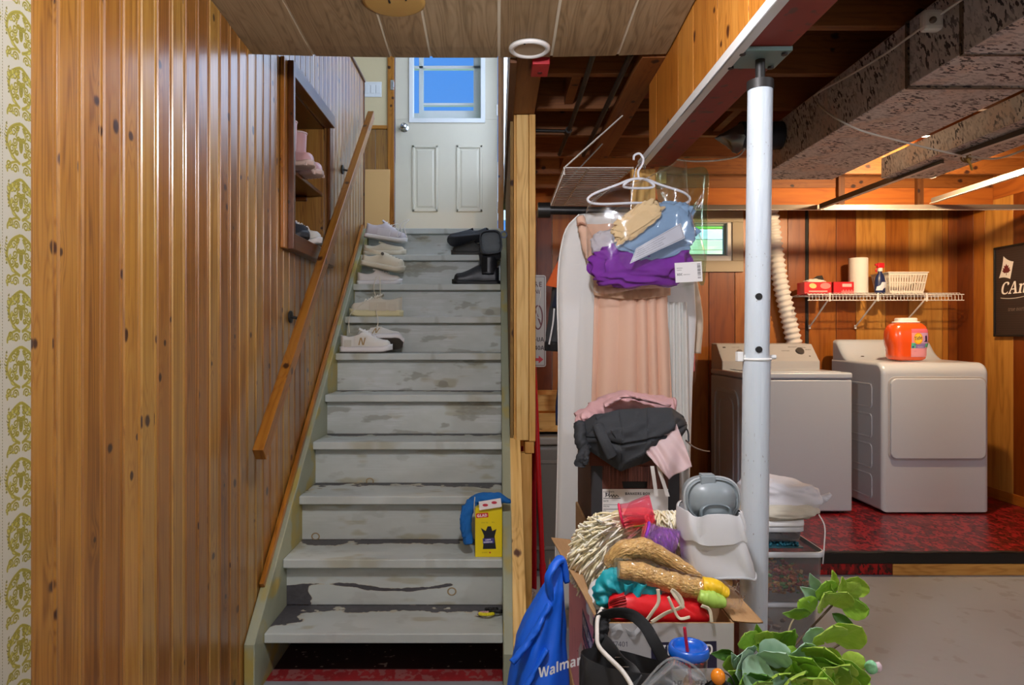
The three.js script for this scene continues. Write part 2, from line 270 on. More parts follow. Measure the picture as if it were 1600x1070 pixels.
// left wall: wallpaper, then knotty pine boards with a recess for shoes
struct('wall_left_papered', box(XL - 0.12, XL, 0, CEIL + 0.1, -1.296, ZF, 0, 'y', false), W.wallpaper);
{
  const wl = struct('wall_left');
  const topOf = (d) => d < 2.46 ? CEIL + 0.06 : H + 1.69, w = 0.0805, niche = [2.83, 3.554, H + 0.42, H + 1.09];
  // backing, open at the recess
  for (const [d0, d1, y0, y1] of [[1.296, 2.46, 0, CEIL + 0.1], [2.46, niche[0], 0, H + 1.68], [niche[0], niche[1], 0, niche[2]], [niche[0], niche[1], niche[3], H + 1.68], [niche[1], 4.5, 0, H + 1.68]])
    mesh('backing', box(XL - 0.06, XL - 0.014, y0, y1, -d1, -d0, 0, 'y'), W.pine[4], wl);
  const prof = [[0, -0.014], [0, -0.0045], [0.0035, 0], [0.0605, 0], [0.063, -0.0042], [0.0655, -0.0008], [0.0715, 0.0006], [0.0765, -0.0008], [0.0805, -0.0045], [0.0805, -0.014]];
  reseed(42);
  for (let i = 0; i < 40; i++) {
    const d = 1.298 + i * w, spans = d + w > niche[0] + 0.01 && d < niche[1] - 0.01 ? [[0, niche[2]], [niche[3], topOf(d)]] : [[0, topOf(d + w * 0.6)]];
    const m = W.pine[Math.floor(rnd() * 5)], ou = rr(0, 5), ov = rr(0, 5);
    for (const [y0, y1] of spans) {
      const s = new THREE.Shape(prof.map(([a, b]) => new THREE.Vector2(a, b)));
      const g = new THREE.ExtrudeGeometry(s, { depth: y1 - y0, bevelEnabled: false });
      // shape x -> depth, shape y -> out of the wall, extrusion -> up
      const p = g.attributes.position; for (let k = 0; k < p.count; k++) p.setXYZ(k, XL + p.getY(k), y0 + p.getZ(k), -(d + p.getX(k)));
      const q = g.toNonIndexed(); q.computeVertexNormals(); uvm(q, 'y', ou, ov); mesh('board', q, m, wl);
    }
  }
  mesh('cap', box(XL - 0.07, XL + 0.012, H + 1.69, H + 1.705, -4.53, -2.44, 0.003, 'z'), W.casing, wl);
  mesh('end_trim', box(XL - 0.07, XL + 0.006, H + 0.72, H + 1.69, -4.532, -4.52, 0.002, 'y'), W.casing, wl);
}
{ // shoe recess built into the pine wall
  const n = thing('wall_niche', 'recessed shoe cubby with dark wood casing and one shelf in the pine wall', 'shelf', V(XL, H + 0.42, -3.19));
  const d0 = -0.36, d1 = 0.36, h = 0.67, dk = W.casing;
  mesh('back_panel', box(-0.3, -0.285, 0, h, d0, d1, 0, 'y'), W.pine[1], n);
  mesh('side_panel', box(-0.29, -0.015, 0, h, d0 - 0.004, d0 + 0.012, 0, 'y'), W.pine[3], n);
  mesh('side_panel', box(-0.29, -0.015, 0, h, d1 - 0.012, d1 + 0.004, 0, 'y'), dk, n);
  mesh('top_panel', box(-0.29, -0.015, h - 0.012, h + 0.004, d0, d1, 0, 'z'), dk, n);
  mesh('bottom_panel', box(-0.29, -0.015, -0.004, 0.012, d0, d1, 0, 'z'), dk, n);
  mesh('shelf_board', box(-0.285, -0.02, 0.31, 0.328, d0 + 0.012, d1 - 0.012, 0.002, 'z'), dk, n);
  mesh('shelf_cleat', box(-0.285, -0.1, 0.285, 0.309, d0 + 0.012, d0 + 0.03, 0.002, 'x'), dk, n);
  const c = 0.055;
  mesh('casing', box(0.001, 0.02, -c, h + c, d1 - 0.01, d1 + c, 0.004, 'y'), W.varnish, n);
  mesh('casing', box(0.001, 0.02, -c, h + c, d0 - c, d0 + 0.01, 0.004, 'y'), dk, n);
  mesh('casing', box(0.001, 0.045, h - 0.008, h + c, d0 + 0.01, d1 - 0.01, 0.004, 'z'), dk, n);
  mesh('casing', box(-0.02, 0.045, -c, 0.012, d0 + 0.01, d1 - 0.01, 0.004, 'z'), dk, n);
  mesh('casing_edge', box(0.02, 0.045, -c, h + c, d1 - 0.014, d1 + 0.012, 0.003, 'y'), dk, n);
}

// planked ceiling over the near half: grain-printed planks with pale splines between, dipping to a soft front edge
{
  const c = struct('ceiling_planked'), xs = [XL, -0.661, -0.383, -0.239, 0.006, 0.195, 0.434, 0.616];
  const drop = (x, d) => -0.034 * (1 - 0.45 * Math.abs((x + 0.15) / 0.8) ** 2) * sstep(2.02, 2.47, d);
  const strip = (x0, x1, d0, d1, y0, y1, n) => { const g = new THREE.BoxGeometry(x1 - x0, y1 - y0, d1 - d0, 2, 1, n); g.translate((x0 + x1) / 2, (y0 + y1) / 2, -(d0 + d1) / 2); const q = g.toNonIndexed(); uvm(q, 'z', rr(0, 5), rr(0, 5)); return warp(q, (v) => { v.y += drop(v.x, -v.z); }); };
  reseed(7);
  for (let i = 0; i < 7; i++) mesh('plank', strip(xs[i] + (i ? 0.005 : 0), xs[i + 1] - 0.005, -2.55, 2.47, CEIL, CEIL + 0.012, 60), W.ceil[i % 3], c);
  for (let i = 1; i < 7; i++) mesh('spline', strip(xs[i] - 0.006, xs[i] + 0.006, -2.55, 2.465, CEIL + 0.003, CEIL + 0.009, 60), matte(0xcbbfa6, 0.6), c);
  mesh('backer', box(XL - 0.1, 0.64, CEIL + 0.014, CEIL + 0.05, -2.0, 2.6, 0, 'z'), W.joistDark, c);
}
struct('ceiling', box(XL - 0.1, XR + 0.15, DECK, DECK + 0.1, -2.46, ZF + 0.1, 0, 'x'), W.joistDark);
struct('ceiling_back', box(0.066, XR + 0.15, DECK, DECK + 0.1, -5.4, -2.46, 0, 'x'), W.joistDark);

// joists, trimmer, flat boards
reseed(11);
{
  const rows = [-1.2, -0.78, -0.36, 0.06, 0.48, 0.9, 1.32, 1.74, 2.345, 2.765, 3.185, 3.605, 4.025, 4.445, 4.865];
  for (const d of rows) { const g = struct('joist', box(d < 2.5 ? 0.64 : 0.18, XR, JO, DECK, -d - 0.019, -d + 0.019, 0.003, 'x'), W.joist); g.userData.kind = 'structure'; }
  struct('trimmer', box(0.072, 0.172, H + 1.03, DECK, -5.2, -2.5, 0.003, 'z'), W.joist);
  struct('ceiling_strap', box(0.53, 0.63, JO - 0.036, JO, -3.92, -2.5, 0.003, 'z'), W.joist);
  for (const [x, d] of [[0.33, 3.0], [1.15, 3.4], [0.42, 4.2], [2.9, 3.8]]) struct('joist_blocking', box(x - 0.02, x + 0.02, JO + 0.02, DECK, -d - 0.19, -d + 0.19, 0.002, 'y'), W.joist);
}
// main steel beam with a panelled cheek and a white edging
struct('beam_steel', [box(0.632, 0.757, H + 0.748, H + 0.76, -3.0, 2.5, 0.002, 'z'), box(0.632, 0.757, JO - 0.012, JO, -3.0, 2.5, 0.002, 'z'), box(0.69, 0.699, H + 0.76, JO - 0.012, -3.0, 2.5, 0, 'z')], W.steelRed);
{
  const b = struct('beam_panelling'), ds = [-2.55, -2.2, -1.9, -1.6, -1.3, -1.0, -0.7, -0.4, -0.1, 0.2, 0.5, 0.8, 1.1, 1.4, 1.675, 1.912, 2.148, 2.329, 2.646, 2.772];
  reseed(21);
  for (let i = 0; i < ds.length - 1; i++) mesh('panel', box(0.616, 0.628, H + 0.735, JO - 0.004, -ds[i + 1] + 0.0012, -ds[i] - 0.0012, 0.0015, 'y'), W.cheek[[0, 2, 1, 0, 2][i % 5]], b);
  mesh('edging', [box(0.607, 0.634, H + 0.731, H + 0.735, -2.95, 2.5, 0.001, 'z'), box(0.607, 0.611, H + 0.731, H + 0.762, -2.95, 2.5, 0.001, 'z')], W.white, b);
}
{ // stud carrying the end of the beam, block under it, blocking beside the column plate
  struct('stud_beam_end', box(0.595, 0.7, 0, H + 0.745, -3.06, -3.02, 0.003, 'y'), W.studs[1]);
  struct('beam_block', box(0.63, 0.76, H + 0.69, H + 0.745, -3.18, -3.065, 0.003, 'x'), W.studs[2]);
  struct('beam_spacer', box(0.634, 0.688, H + 0.765, H + 1.0, -1.90, -1.86, 0.002, 'y'), W.studs[2]);
}
// back wall with window opening, each plank a piece
const WIN = [1.27, 1.80, H + 0.585, H + 0.915];                   // x0, x1, y0, y1 of the window opening
{
  const b = struct('wall_back'), RAIL = H + 0.975;
  for (const [x0, x1, y0, y1] of [[0.066, WIN[0], 0, DECK], [WIN[1], XR + 0.15, 0, DECK], [WIN[0], WIN[1], 0, WIN[2]], [WIN[0], WIN[1], WIN[3], DECK]])
    mesh('masonry', box(x0, x1, y0, y1, ZB - 0.2, ZB - 0.014, 0, 'x'), W.plaster, b);
  const xs = [0.08, 0.3, 0.42, 0.62, 0.83, 1.02, 1.22, 1.44, 1.62, 1.82, 1.98, 2.225, 2.36, 2.385, 2.595, 2.748, 2.975, 3.152, 3.41, 3.455, XR], tone = [1, 3, 1, 2, 3, 1, 2, 1, 2, 1, 1, 2, 3, 1, 2, 0, 1, 0, 4, 2];
  reseed(31);
  for (let i = 0; i < xs.length - 1; i++) {
    const a = xs[i] + 0.002, c = i === xs.length - 2 ? XR + 0.011 : xs[i + 1] - 0.002, m = W.panel[tone[i]];
    if (c - a < 0.03) { mesh('batten', box(a, c, 0.117, RAIL, ZB - 0.013, ZB - 0.005, 0.001, 'y'), W.dark, b); continue; }
    if (c > WIN[0] && a < WIN[1]) {
      if (a < WIN[0]) mesh('plank', box(a, WIN[0], WIN[2], RAIL, ZB - 0.013, ZB, 0.002, 'y'), m, b);
      if (c > WIN[1]) mesh('plank', box(WIN[1], c, WIN[2], RAIL, ZB - 0.013, ZB, 0.002, 'y'), m, b);
      mesh('plank', box(a, c, 0.117, WIN[2], ZB - 0.013, ZB, 0.002, 'y'), m, b);
      mesh('plank', box(Math.max(a, WIN[0]), Math.min(c, WIN[1]), WIN[3], RAIL, ZB - 0.013, ZB, 0.002, 'y'), m, b);
    } else mesh('plank', box(a, c, 0.117, RAIL, ZB - 0.013, ZB, 0.002, 'y'), m, b);
  }
  // bare plywood and uprights above the rail
  mesh('upper_sheet', box(0.18, XR, RAIL, DECK, ZB - 0.013, ZB - 0.004, 0, 'x'), W.ply, b);
}
reseed(33);
{ // rim sheet hanging under the last joist, with short uprights; the rails of a taken-down ceiling grid in front
  const g = struct('bulkhead'); mesh('sheet', box(1.0, XR, H + 0.915, JO, -4.86, -4.848, 0.001, 'x'), W.ply, g);
  for (const px of [1313, 1436, 1570]) { const x = (px - CX) / F * 4.83; mesh('upright', box(x - 0.022, x + 0.022, H + 0.915, JO + 0.1, -4.847, -4.81, 0.002, 'y'), W.joistDark, g); }
}
{
  const tee = (name, label, a, b) => { const t = thing(name, label, 'ceiling rail', a); const e = b.clone().sub(a), o = V(0, 0, 0); mesh('flange', bar(o, e, 0.024, 0.0015, V(0, 1, 0), 0), W.wire, t); mesh('web', bar(V(0, 0.017, 0), e.clone().add(V(0, 0.017, 0)), 0.002, 0.034, V(0, 1, 0), 0), M({ color: 0x6a6258, roughness: 0.5, metalness: 0.4 }), t); return t; };
  tee('ceiling_rail', 'long white metal ceiling rail crossing above the laundry wall', V(1.2, H + 0.82, -4.4), V(XR, H + 0.822, -4.4));
  tee('ceiling_rail', 'bare white ceiling rail running from the cross rail under the smaller duct', V(2.07, H + 0.823, -4.39), V(2.105, H + 0.82, -3.22));
  tee('ceiling_rail', 'bare white ceiling rail with the cord wrapped on its end, nearest the frame edge', V(2.09, H + 0.818, -3.12), V(2.16, H + 0.80, -1.9));
  tee('ceiling_rail', 'bare white ceiling rail near the right wall above the chalk sign', V(2.79, H + 0.861, -4.39), V(2.76, H + 0.856, -2.6));
}
// right wall
{
  const r = struct('wall_right');
  mesh('masonry', box(XR + 0.013, XR + 0.15, 0, DECK, ZB - 0.2, ZF + 0.1, 0, 'z'), W.plaster, r);
  const ds = [5.23, 5.05, 4.93, 4.66, 4.56, 4.3, 4.1, 3.9, 3.7, 3.45, 3.2, 2.95, 2.7, 2.45, 2.2, 1.95, 1.7, 1.4, 1.1, 0.8, 0.5, 0.2, -0.1, -0.4, -0.7, -1, -1.3, -1.6, -1.9, -2.2, -2.6], tone = [3, 1, 0, 3, 1, 2];
  for (let i = 0; i < ds.length - 1; i++) mesh('plank', box(XR, XR + 0.012, 0.0, H + 0.975, -ds[i] + 0.0015, -ds[i + 1] - 0.0015, 0.002, 'y'), W.panel[tone[i % 6]], r);
  mesh('upper_sheet', box(XR + 0.004, XR + 0.012, H + 0.977, DECK, -5.2, 2.6, 0, 'z'), W.ply, r);
}
struct('baseboard_right', box(XR - 0.012, XR, 0.117, 0.19, -5.21, -3.7, 0.004, 'z'), W.panel[1]);
struct('wall_rear', box(XL - 0.12, XR + 0.15, 0, DECK, ZF, ZF + 0.12, 0, 'x'), W.plaster);

// raised laundry floor
{
  const p = struct('floor_platform');
  mesh('deck', box(0.95, XR, 0, 0.112, -5.21, -3.62, 0, 'x', false), W.joistDark, p);
  mesh('lino', warp(box(0.95, XR, 0.1125, 0.117, -5.2, -3.605, 0, 'x', false), () => {}), W.lino, p);
  mesh('edge_strip', box(0.95, XR, 0.062, 0.119, -3.62, -3.598, 0.003, 'x'), M({ color: 0x0c0d0e, roughness: 0.4 }), p);
  reseed(3);
  const tail = sheet(90, 2, (u, v) => V(1.6 + 1.9 * u, 0.119 + 0.004 * Math.abs(n3(u * 40, 1, 1)), -3.6 - 0.018 * v - 0.012 * v * n3(u * 60, 5, 2)), 0.002);
  mesh('edge_overlap', tail, W.black, p);
  mesh('lino_facing', box(0.95, 2.085, 0.003, 0.061, -3.62, -3.603, 0.001, 'x', false), M({ map: W.lino.map, color: 0xff8c8c, roughness: 0.35 }), p);
  mesh('wood_facing', box(2.087, XR, 0.0, 0.06, -3.62, -3.601, 0.002, 'x'), W.studs[2], p);
}
// ---------------------------------------------------------------- staircase
const Z0 = 2.473, RUN = 0.2184, RISE = 0.198, TOP0 = 0.182, SX0 = -0.846, SX1 = 0.021, LAND = TOP0 + 9 * RISE;
const stepD = (k) => Z0 + k * RUN, stepY = (k) => TOP0 + k * RISE;
{
  const s = struct('staircase');
  reseed(55);
  for (let k = 0; k < 10; k++) {
    const d = stepD(k), y = stepY(k), dep = k === 9 ? 0.12 : RUN + 0.05;
    const g = box(SX0, SX1, y - 0.036, y, -d - dep, -d, 0.005, 'x', false);
    const p = g.attributes.position, n = g.attributes.normal, uv = g.attributes.uv;
    for (let i = 0; i < p.count; i++) { const front = n.getZ(i) > 0.6; uv.setXY(i, p.getX(i) - SX0, front ? 0.03 + (y - p.getY(i)) * 0.2 : 0.02 + (-p.getZ(i) - d) * 1.0); }
    const ti = k === 0 ? 0 : k < 3 ? [0, 1, 2][k] : k === 3 ? 1 : k === 4 ? 2 : 3;
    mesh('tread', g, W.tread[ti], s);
    if (k > 0) {                                            // riser between tread k-1 and tread k
      const y0 = stepY(k - 1), y1 = y - 0.036, r = box(SX0, SX1, y0, y1, -d - 0.07, -d - 0.05, 0.001, 'y', false), q = r.attributes.position, w = r.attributes.uv;
      for (let i = 0; i < q.count; i++) w.setXY(i, q.getX(i) - SX0 + (k > 1 ? k * 0.313 : 0), q.getY(i) - y0);
      mesh('riser', r, W.riser[k === 1 ? 0 : k < 4 ? 1 : k % 2 ? 3 : 2], s);
    }
  }
  // knots in the lower risers, each a proud ring of hard grain
  for (const [px, py, k] of [[493, 838, 2], [706, 924, 1], [578, 752, 3]]) { const c = at(px, py, stepD(k) + 0.05); mesh('knot', new THREE.TorusGeometry(0.016, 0.003, 6, 20).scale(1, 0.9, 0.4).translate(c.x, c.y, c.z), matte(0xa08c66, 0.6), s); }
  const prof = (x0, x1, y0, sl, d1, ybot) => {              // stringer outline in depth and height, extruded across
    const sh = new THREE.Shape([[2.38, 0.0], [2.38, y0], [d1, y0 + (d1 - 2.38) * sl], [d1, y0 + (d1 - 2.38) * sl - 0.45], [2.75, 0.0]].map(([a, b]) => new THREE.Vector2(a, b)));
    const g = new THREE.ExtrudeGeometry(sh, { depth: x1 - x0 - 0.006, bevelEnabled: true, bevelSize: 0.003, bevelThickness: 0.003, bevelSegments: 1 });
    const p = g.attributes.position; for (let i = 0; i < p.count; i++) p.setXYZ(i, x0 + 0.003 + p.getZ(i), p.getY(i), -p.getX(i));
    const q = g.toNonIndexed(); q.computeVertexNormals(); return uvm(q, 'z', rr(0, 3), rr(0, 3));
  };
  mesh('stringer', prof(-0.883, -0.846, 0.183, 0.862, 4.44, 0), W.stringer, s);
  mesh('stringer', prof(0.021, 0.058, 0.15, 0.87, 4.44, 0), W.stringer, s);
  mesh('stringer', prof(0.06, 0.106, 0.11, 0.82, 3.9, 0), M({ map: W.stringer.map, color: 0xe0c070, roughness: 0.5 }), s);
  mesh('stringer_cap', bar(V(0.081, 0.148, -2.385), V(0.081, 0.79, -3.19), 0.05, 0.036), W.studs[0], s);
  mesh('wall_trim', bar(V(-0.872, 0.335, -2.53), V(-0.872, 1.975, -4.42), 0.018, 0.024), W.varnish, s);
}
// under the landing
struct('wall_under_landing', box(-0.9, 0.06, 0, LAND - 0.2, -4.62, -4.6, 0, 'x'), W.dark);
// handrail
{
  const a = V(-0.8, EYE - 0.395, -2.295), b = V(-0.8, EYE + 1.412, -4.335), dir = b.clone().sub(a).normalize();
  const h = thing('handrail', 'plain square varnished wooden handrail rising along the pine stair wall', 'handrail', a);
  mesh('rail', bar(V(0, 0, 0), b.clone().sub(a), 0.038, 0.052, V(0, 1, 0), 0.003), W.rail, h);
  for (const t of [0.30, 0.78]) { const c = dir.clone().multiplyScalar(a.distanceTo(b) * t); c.y -= 0.03; mesh('bracket', [tube([c, V(c.x - 0.03, c.y - 0.035, c.z), V(-0.078, c.y - 0.03, c.z)], 0.006, 8), rod(V(-0.083, c.y - 0.03, c.z), V(-0.076, c.y - 0.03, c.z), 0.026, 16)], W.iron, h); }
  const hk = thing('wall_hook', 'small bare metal hook on the pine wall below the handrail', 'hook', V(XL + 0.004, EYE - 0.045, -2.87));
  mesh('hook', tube([V(0, 0.02, 0), V(0.018, 0.01, 0), V(0.022, -0.02, 0), V(0.012, -0.032, 0)], 0.0022, 6), W.chrome, hk);
}
// ---------------------------------------------------------------- hall at the top of the stairs
const DZ = 5.37, HC = H + 3.8;
struct('floor_landing', box(-3.0, 0.06, LAND - 0.2, LAND - 0.002, -DZ - 0.05, -stepD(9) - 0.072, 0.002, 'x'), W.stringer);
struct('floor_hall', box(-3.0, -1.22, LAND - 0.2, LAND - 0.002, -stepD(9) - 0.02, -2.4, 0, 'x'), W.stringer);
struct('wall_guard_inner', [box(-1.22, -0.95, H + 1.15, H + 1.17, -4.4, -2.46, 0, 'z'), box(-1.24, -1.22, LAND - 0.2, H + 1.17, -4.46, -2.4, 0, 'z'), box(-1.24, -0.95, 0.8, H + 1.17, -4.46, -4.44, 0, 'x')], W.plaster);
struct('ceiling_hall', box(-3.15, 0.2, HC, HC + 0.1, -DZ - 0.2, -2.3, 0, 'x'), W.plaster);
struct('wall_stair_right_upper', box(0.05, 0.068, H + 1.02, HC, -DZ, -2.49, 0.002, 'z'), M({ color: 0xdfe3e6, roughness: 0.8, bumpMap: grit, bumpScale: 0.0005 }));
struct('wall_stair_right_end', box(0.05, 0.068, CEIL + 0.06, HC, -2.49, -2.42, 0, 'z'), W.plaster);
struct('trim_1', box(0.046, 0.072, H + 1.0, H + 1.02, -DZ, -2.49, 0.002, 'z'), W.joistDark);
{
  const m = struct('wall_stair_right'), g = M({ map: T.lumber, color: 0x9a9284, roughness: 0.8 }); reseed(61);
  for (let i = 0; i < 7; i++) { const d = 3.16 + i * 0.31; mesh('plank', box(0.06, 0.074, Math.max(0.25, 0.72 + (d - 3.16) * 0.82), H + 1.0, -Math.min(DZ - 0.1, d + 0.307), -d, 0.002, 'y'), g, m); }
}
struct('wall_hall_front', [box(-3.15, 0.07, CEIL + 0.06, HC, -2.42, -2.3, 0, 'x'), box(-3.15, XL - 0.1, 0, CEIL + 0.06, -2.42, -2.3, 0, 'x')], W.plaster);
// left hall wall; its unseen window is added to sun the stair wall
struct('wall_hall_left', [box(-3.15, -3.0, 0, H + 2.4, -DZ - 0.2, -2.3, 0, 'z'), box(-3.15, -3.0, H + 3.6, HC, -DZ - 0.2, -2.3, 0, 'z'), box(-3.15, -3.0, H + 2.4, H + 3.6, -2.5, -2.3, 0, 'z'), box(-3.15, -3.0, H + 2.4, H + 3.6, -DZ - 0.2, -4.45, 0, 'z')], W.plaster);
{ // back hall wall: cream above, pine wainscot below, door opening
  const b = struct('wall_hall_back'), X0 = -0.862, X1 = 0.05, TOP = LAND + 2.08;
  mesh('masonry', [box(-3.15, X0, 0, HC, -DZ - 0.2, -DZ - 0.012, 0, 'x'), box(X0, X1 + 0.15, TOP, HC, -DZ - 0.2, -DZ - 0.012, 0, 'x'), box(X0, X1 + 0.15, 0, LAND - 0.02, -DZ - 0.2, -DZ - 0.012, 0, 'x')], W.cream, b);
  mesh('plaster_face', [box(-3.0, X0, H + 1.655, HC, -DZ - 0.012, -DZ, 0, 'x'), box(X0, X1, TOP + 0.06, HC, -DZ - 0.012, -DZ, 0, 'x')], W.cream, b);
  mesh('chair_rail', box(-3.0, X0, H + 1.635, H + 1.665, -DZ, -DZ + 0.014, 0.004, 'x'), W.varnish, b);
  reseed(71); for (let x = -1.9; x < X0 - 0.01; x += 0.105) mesh('board', box(x, Math.min(x + 0.103, X0), LAND, H + 1.635, -DZ - 0.01, -DZ + 0.002, 0.003, 'y'), W.pine[Math.floor(rnd() * 4)], b);
  mesh('board', box(-3.0, -1.902, LAND, H + 1.635, -DZ - 0.01, -DZ + 0.002, 0.003, 'y'), W.pine[1], b);
  for (const [x0, x1] of [[X0, -0.808], [0.006, 0.05]]) mesh('door_casing', box(x0, x1, LAND, TOP, -DZ - 0.16, -DZ + 0.016, 0.004, 'y'), W.varnish, b);
  mesh('door_casing', box(X0, X1, TOP, TOP + 0.06, -DZ - 0.16, -DZ + 0.016, 0.004, 'x'), W.varnish, b);
  mesh('sill', box(-0.808, 0.006, LAND - 0.02, LAND + 0.012, -DZ - 0.2, -DZ + 0.01, 0.003, 'x'), W.galvSide, b);
}
{ // entrance door: half glazed, two raised panels
  const X0 = -0.803, X1 = 0.003, y0 = LAND + 0.016, y1 = LAND + 2.07, gx0 = -0.665, gx1 = -0.125, gy0 = H + 1.715, gy1 = y1 - 0.14, z0 = -DZ - 0.045, z1 = -DZ;
  const D = struct('door_1');
  mesh('slab', [box(X0, X1, y0, gy0, z0, z1, 0.003), box(X0, X1, gy1, y1, z0, z1, 0.003), box(X0, gx0, gy0, gy1, z0, z1, 0.001), box(gx1, X1, gy0, gy1, z0, z1, 0.001)], W.doorPaint, D);
  for (const [a, b] of [[644, 684.5], [713, 754]]) {
    const A = at(a, 331, DZ), B = at(b, 227, DZ), w = B.x - A.x, h = B.y - A.y;
    const fr = [box(A.x, B.x, A.y, A.y + 0.022, z1 - 0.002, z1 + 0.009, 0.005), box(A.x, B.x, B.y - 0.022, B.y, z1 - 0.002, z1 + 0.009, 0.005), box(A.x, A.x + 0.022, A.y, B.y, z1 - 0.002, z1 + 0.009, 0.005), box(B.x - 0.022, B.x, A.y, B.y, z1 - 0.002, z1 + 0.009, 0.005)];
    const pn = mesh('raised_panel', fr, W.doorPaint, D);
    const s = new THREE.Shape([[-1, -1], [1, -1], [1, 1], [-1, 1]].map(([p, q]) => new THREE.Vector2(p * (w / 2 - 0.045), q * (h / 2 - 0.045))));
    mesh('field', new THREE.ExtrudeGeometry(s, { depth: 0.001, bevelEnabled: true, bevelSize: 0.018, bevelThickness: 0.006, bevelSegments: 1 }).translate((A.x + B.x) / 2, (A.y + B.y) / 2, z1 - 0.003), W.doorPaint, pn);
  }
  const fw = 0.03;
  mesh('glazing_frame', [box(gx0 - fw, gx1 + fw, gy0 - fw, gy0 + 0.006, z0 - 0.008, z1 + 0.012, 0.005), box(gx0 - fw, gx1 + fw, gy1 - 0.006, gy1 + fw, z0 - 0.008, z1 + 0.012, 0.005), box(gx0 - fw, gx0 + 0.006, gy0, gy1, z0 - 0.008, z1 + 0.012, 0.005), box(gx1 - 0.006, gx1 + fw, gy0, gy1, z0 - 0.008, z1 + 0.012, 0.005)], W.white, D);
  mesh('glass', box(gx0, gx1, gy0, gy1, z0 + 0.02, z0 + 0.024, 0), clear(0xffffff, 0), D);
  const kx = at(632, 200, DZ);
  const kb = mesh('knob', lathe([[0, 0.066], [0.018, 0.064], [0.027, 0.05], [0.024, 0.034], [0.012, 0.026], [0.012, 0.012], [0.033, 0.008], [0.034, 0], [0, 0]], 24).rotateX(Math.PI / 2).translate(kx.x, kx.y, z1), W.chrome, D);
  for (const py of [172, 324]) { const p = at(779.5, py, DZ); mesh('hinge', [rod(V(p.x, p.y - 0.045, z1 + 0.008), V(p.x, p.y + 0.045, z1 + 0.008), 0.007), box(p.x - 0.018, p.x, p.y - 0.044, p.y + 0.044, z1 - 0.001, z1 + 0.002, 0)], W.chrome, D); }
  const lp = at(613, 134, DZ); mesh('latch', [box(lp.x - 0.012, lp.x + 0.014, lp.y - 0.04, lp.y + 0.04, z1 + 0.015, z1 + 0.02, 0.002), rod(V(lp.x + 0.012, lp.y - 0.02, z1 + 0.022), V(lp.x + 0.012, lp.y + 0.02, z1 + 0.022), 0.006)], W.chrome, D);
}
{ // outer storm window beyond the glass
  const s = struct('window_storm'), d = 5.56, P = (px, py) => at(px, py, d), g = [];
  const slat = (x0, x1, y0, y1) => { const a = P(x0, y1), b = P(x1, y0); g.push(box(a.x, b.x, a.y, b.y, -d - 0.02, -d + 0.02, 0.003)); };
  slat(655, 662, 20, 200); slat(740, 752, 20, 200); slat(645, 752, 104, 109); slat(660, 742, 162, 166); slat(660, 742, 174, 198); slat(640, 655, 178, 200);
  mesh('frame', g, W.white, s);
}
{ // pale siding ledge outdoors below the sky
  const g = struct('exterior_ledge'); reseed(81);
  for (let i = 0; i < 5; i++) mesh('siding_board', box(-3, 2.5, H + 1.2 + i * 0.12, H + 1.318 + i * 0.12, -7.02 - 0.01 * i, -7.0, 0.004, 'x'), matte(0xe9ebee, 0.6), g);
}
struct('exterior_ground', box(-14, 16, 0.9, 1.0, -26, -5.45, 0, 'x', false), M({ color: 0x6fae3a, roughness: 0.95, bumpMap: grit, bumpScale: 0.02 }));
{ // siding of the neighbour, seen through the basement window
  const g = struct('exterior_siding'); for (let i = 0; i < 16; i++) mesh('siding_board', box(1.5, 7.5, 1.3 + i * 0.17, 1.465 + i * 0.17, -11.05, -11.0, 0.01, 'x'), i > 9 ? matte(0x8fd04a, 0.8) : i === 9 ? matte(0xf4f6f2, 0.6) : matte(0xe6f0b8, 0.7), g);
}
{ // light switch plate
  const p = at(583, 140, DZ), s = thing('light_switch', 'white three gang light switch plate on the cream hall wall', 'light switch', V(p.x, p.y, -DZ + 0.001));
  mesh('plate', box(-0.072, 0.068, -0.06, 0.06, 0, 0.007, 0.003), W.white, s);
  for (const x of [-0.045, -0.002, 0.041]) mesh('rocker', box(x - 0.016, x + 0.016, -0.034, 0.034, 0.006, 0.011, 0.003), W.white, s);
}
{ // cardboard sheet leaning on the wainscot
  const s = thing('cardboard_sheet', 'flat tan cardboard panel leaning on the wainscot beside the entrance door', 'cardboard', V(-0.935, LAND, -DZ + 0.075));
  mesh('sheet', warp(box(-0.1, 0.095, 0, 0.605, -0.008, 0.008, 0.003), (v) => { v.z -= v.y * 0.09; }), matte(0xd0a468, 0.85), s);
}
// ---------------------------------------------------------------- lamps
function domeLamp(label, x, y, d, r, [c, I], rest = 0.5) {
  const t = thing('ceiling_lamp', label, 'ceiling lamp', V(x, y, -d));
  mesh('base', new THREE.CylinderGeometry(r * 0.9, r * 0.95, 0.025, 40).translate(0, -0.0126, 0), W.white, t);
  mesh('shade', lathe([[r, -0.024], [r, -0.04], [r * 0.86, -0.075], [r * 0.5, -0.1], [0, -0.108]], 40), M({ color: 0xf6f2e8, roughness: 0.5, emissive: c, emissiveIntensity: rest }), t);
  const l = new THREE.PointLight(c, I, 0, 2); l.castShadow = true; l.shadow.radius = 2.5; l.position.set(0, -0.22, 0); t.add(l); return t;
}
domeLamp('round white dome lamp on the planked ceiling above the camera', 0.05, CEIL, 1.05, 0.17, LAMP.stair);
domeLamp('added dome lamp for fill light, unseen on the planked ceiling behind the camera', -0.2, CEIL, -1.3, 0.17, LAMP.room);  // added out of view as soft frontal fill
domeLamp('added dome lamp under the open joists, unseen, brightening the right floor', 2.35, JO, 0.48, 0.17, LAMP.side);  // added out of view to brighten the right-hand floor
domeLamp('added dome lamp on the hall ceiling, unseen, standing in for daylight', -1.7, HC, 4.0, 0.2, LAMP.foyer);  // added out of view in place of cool hall daylight
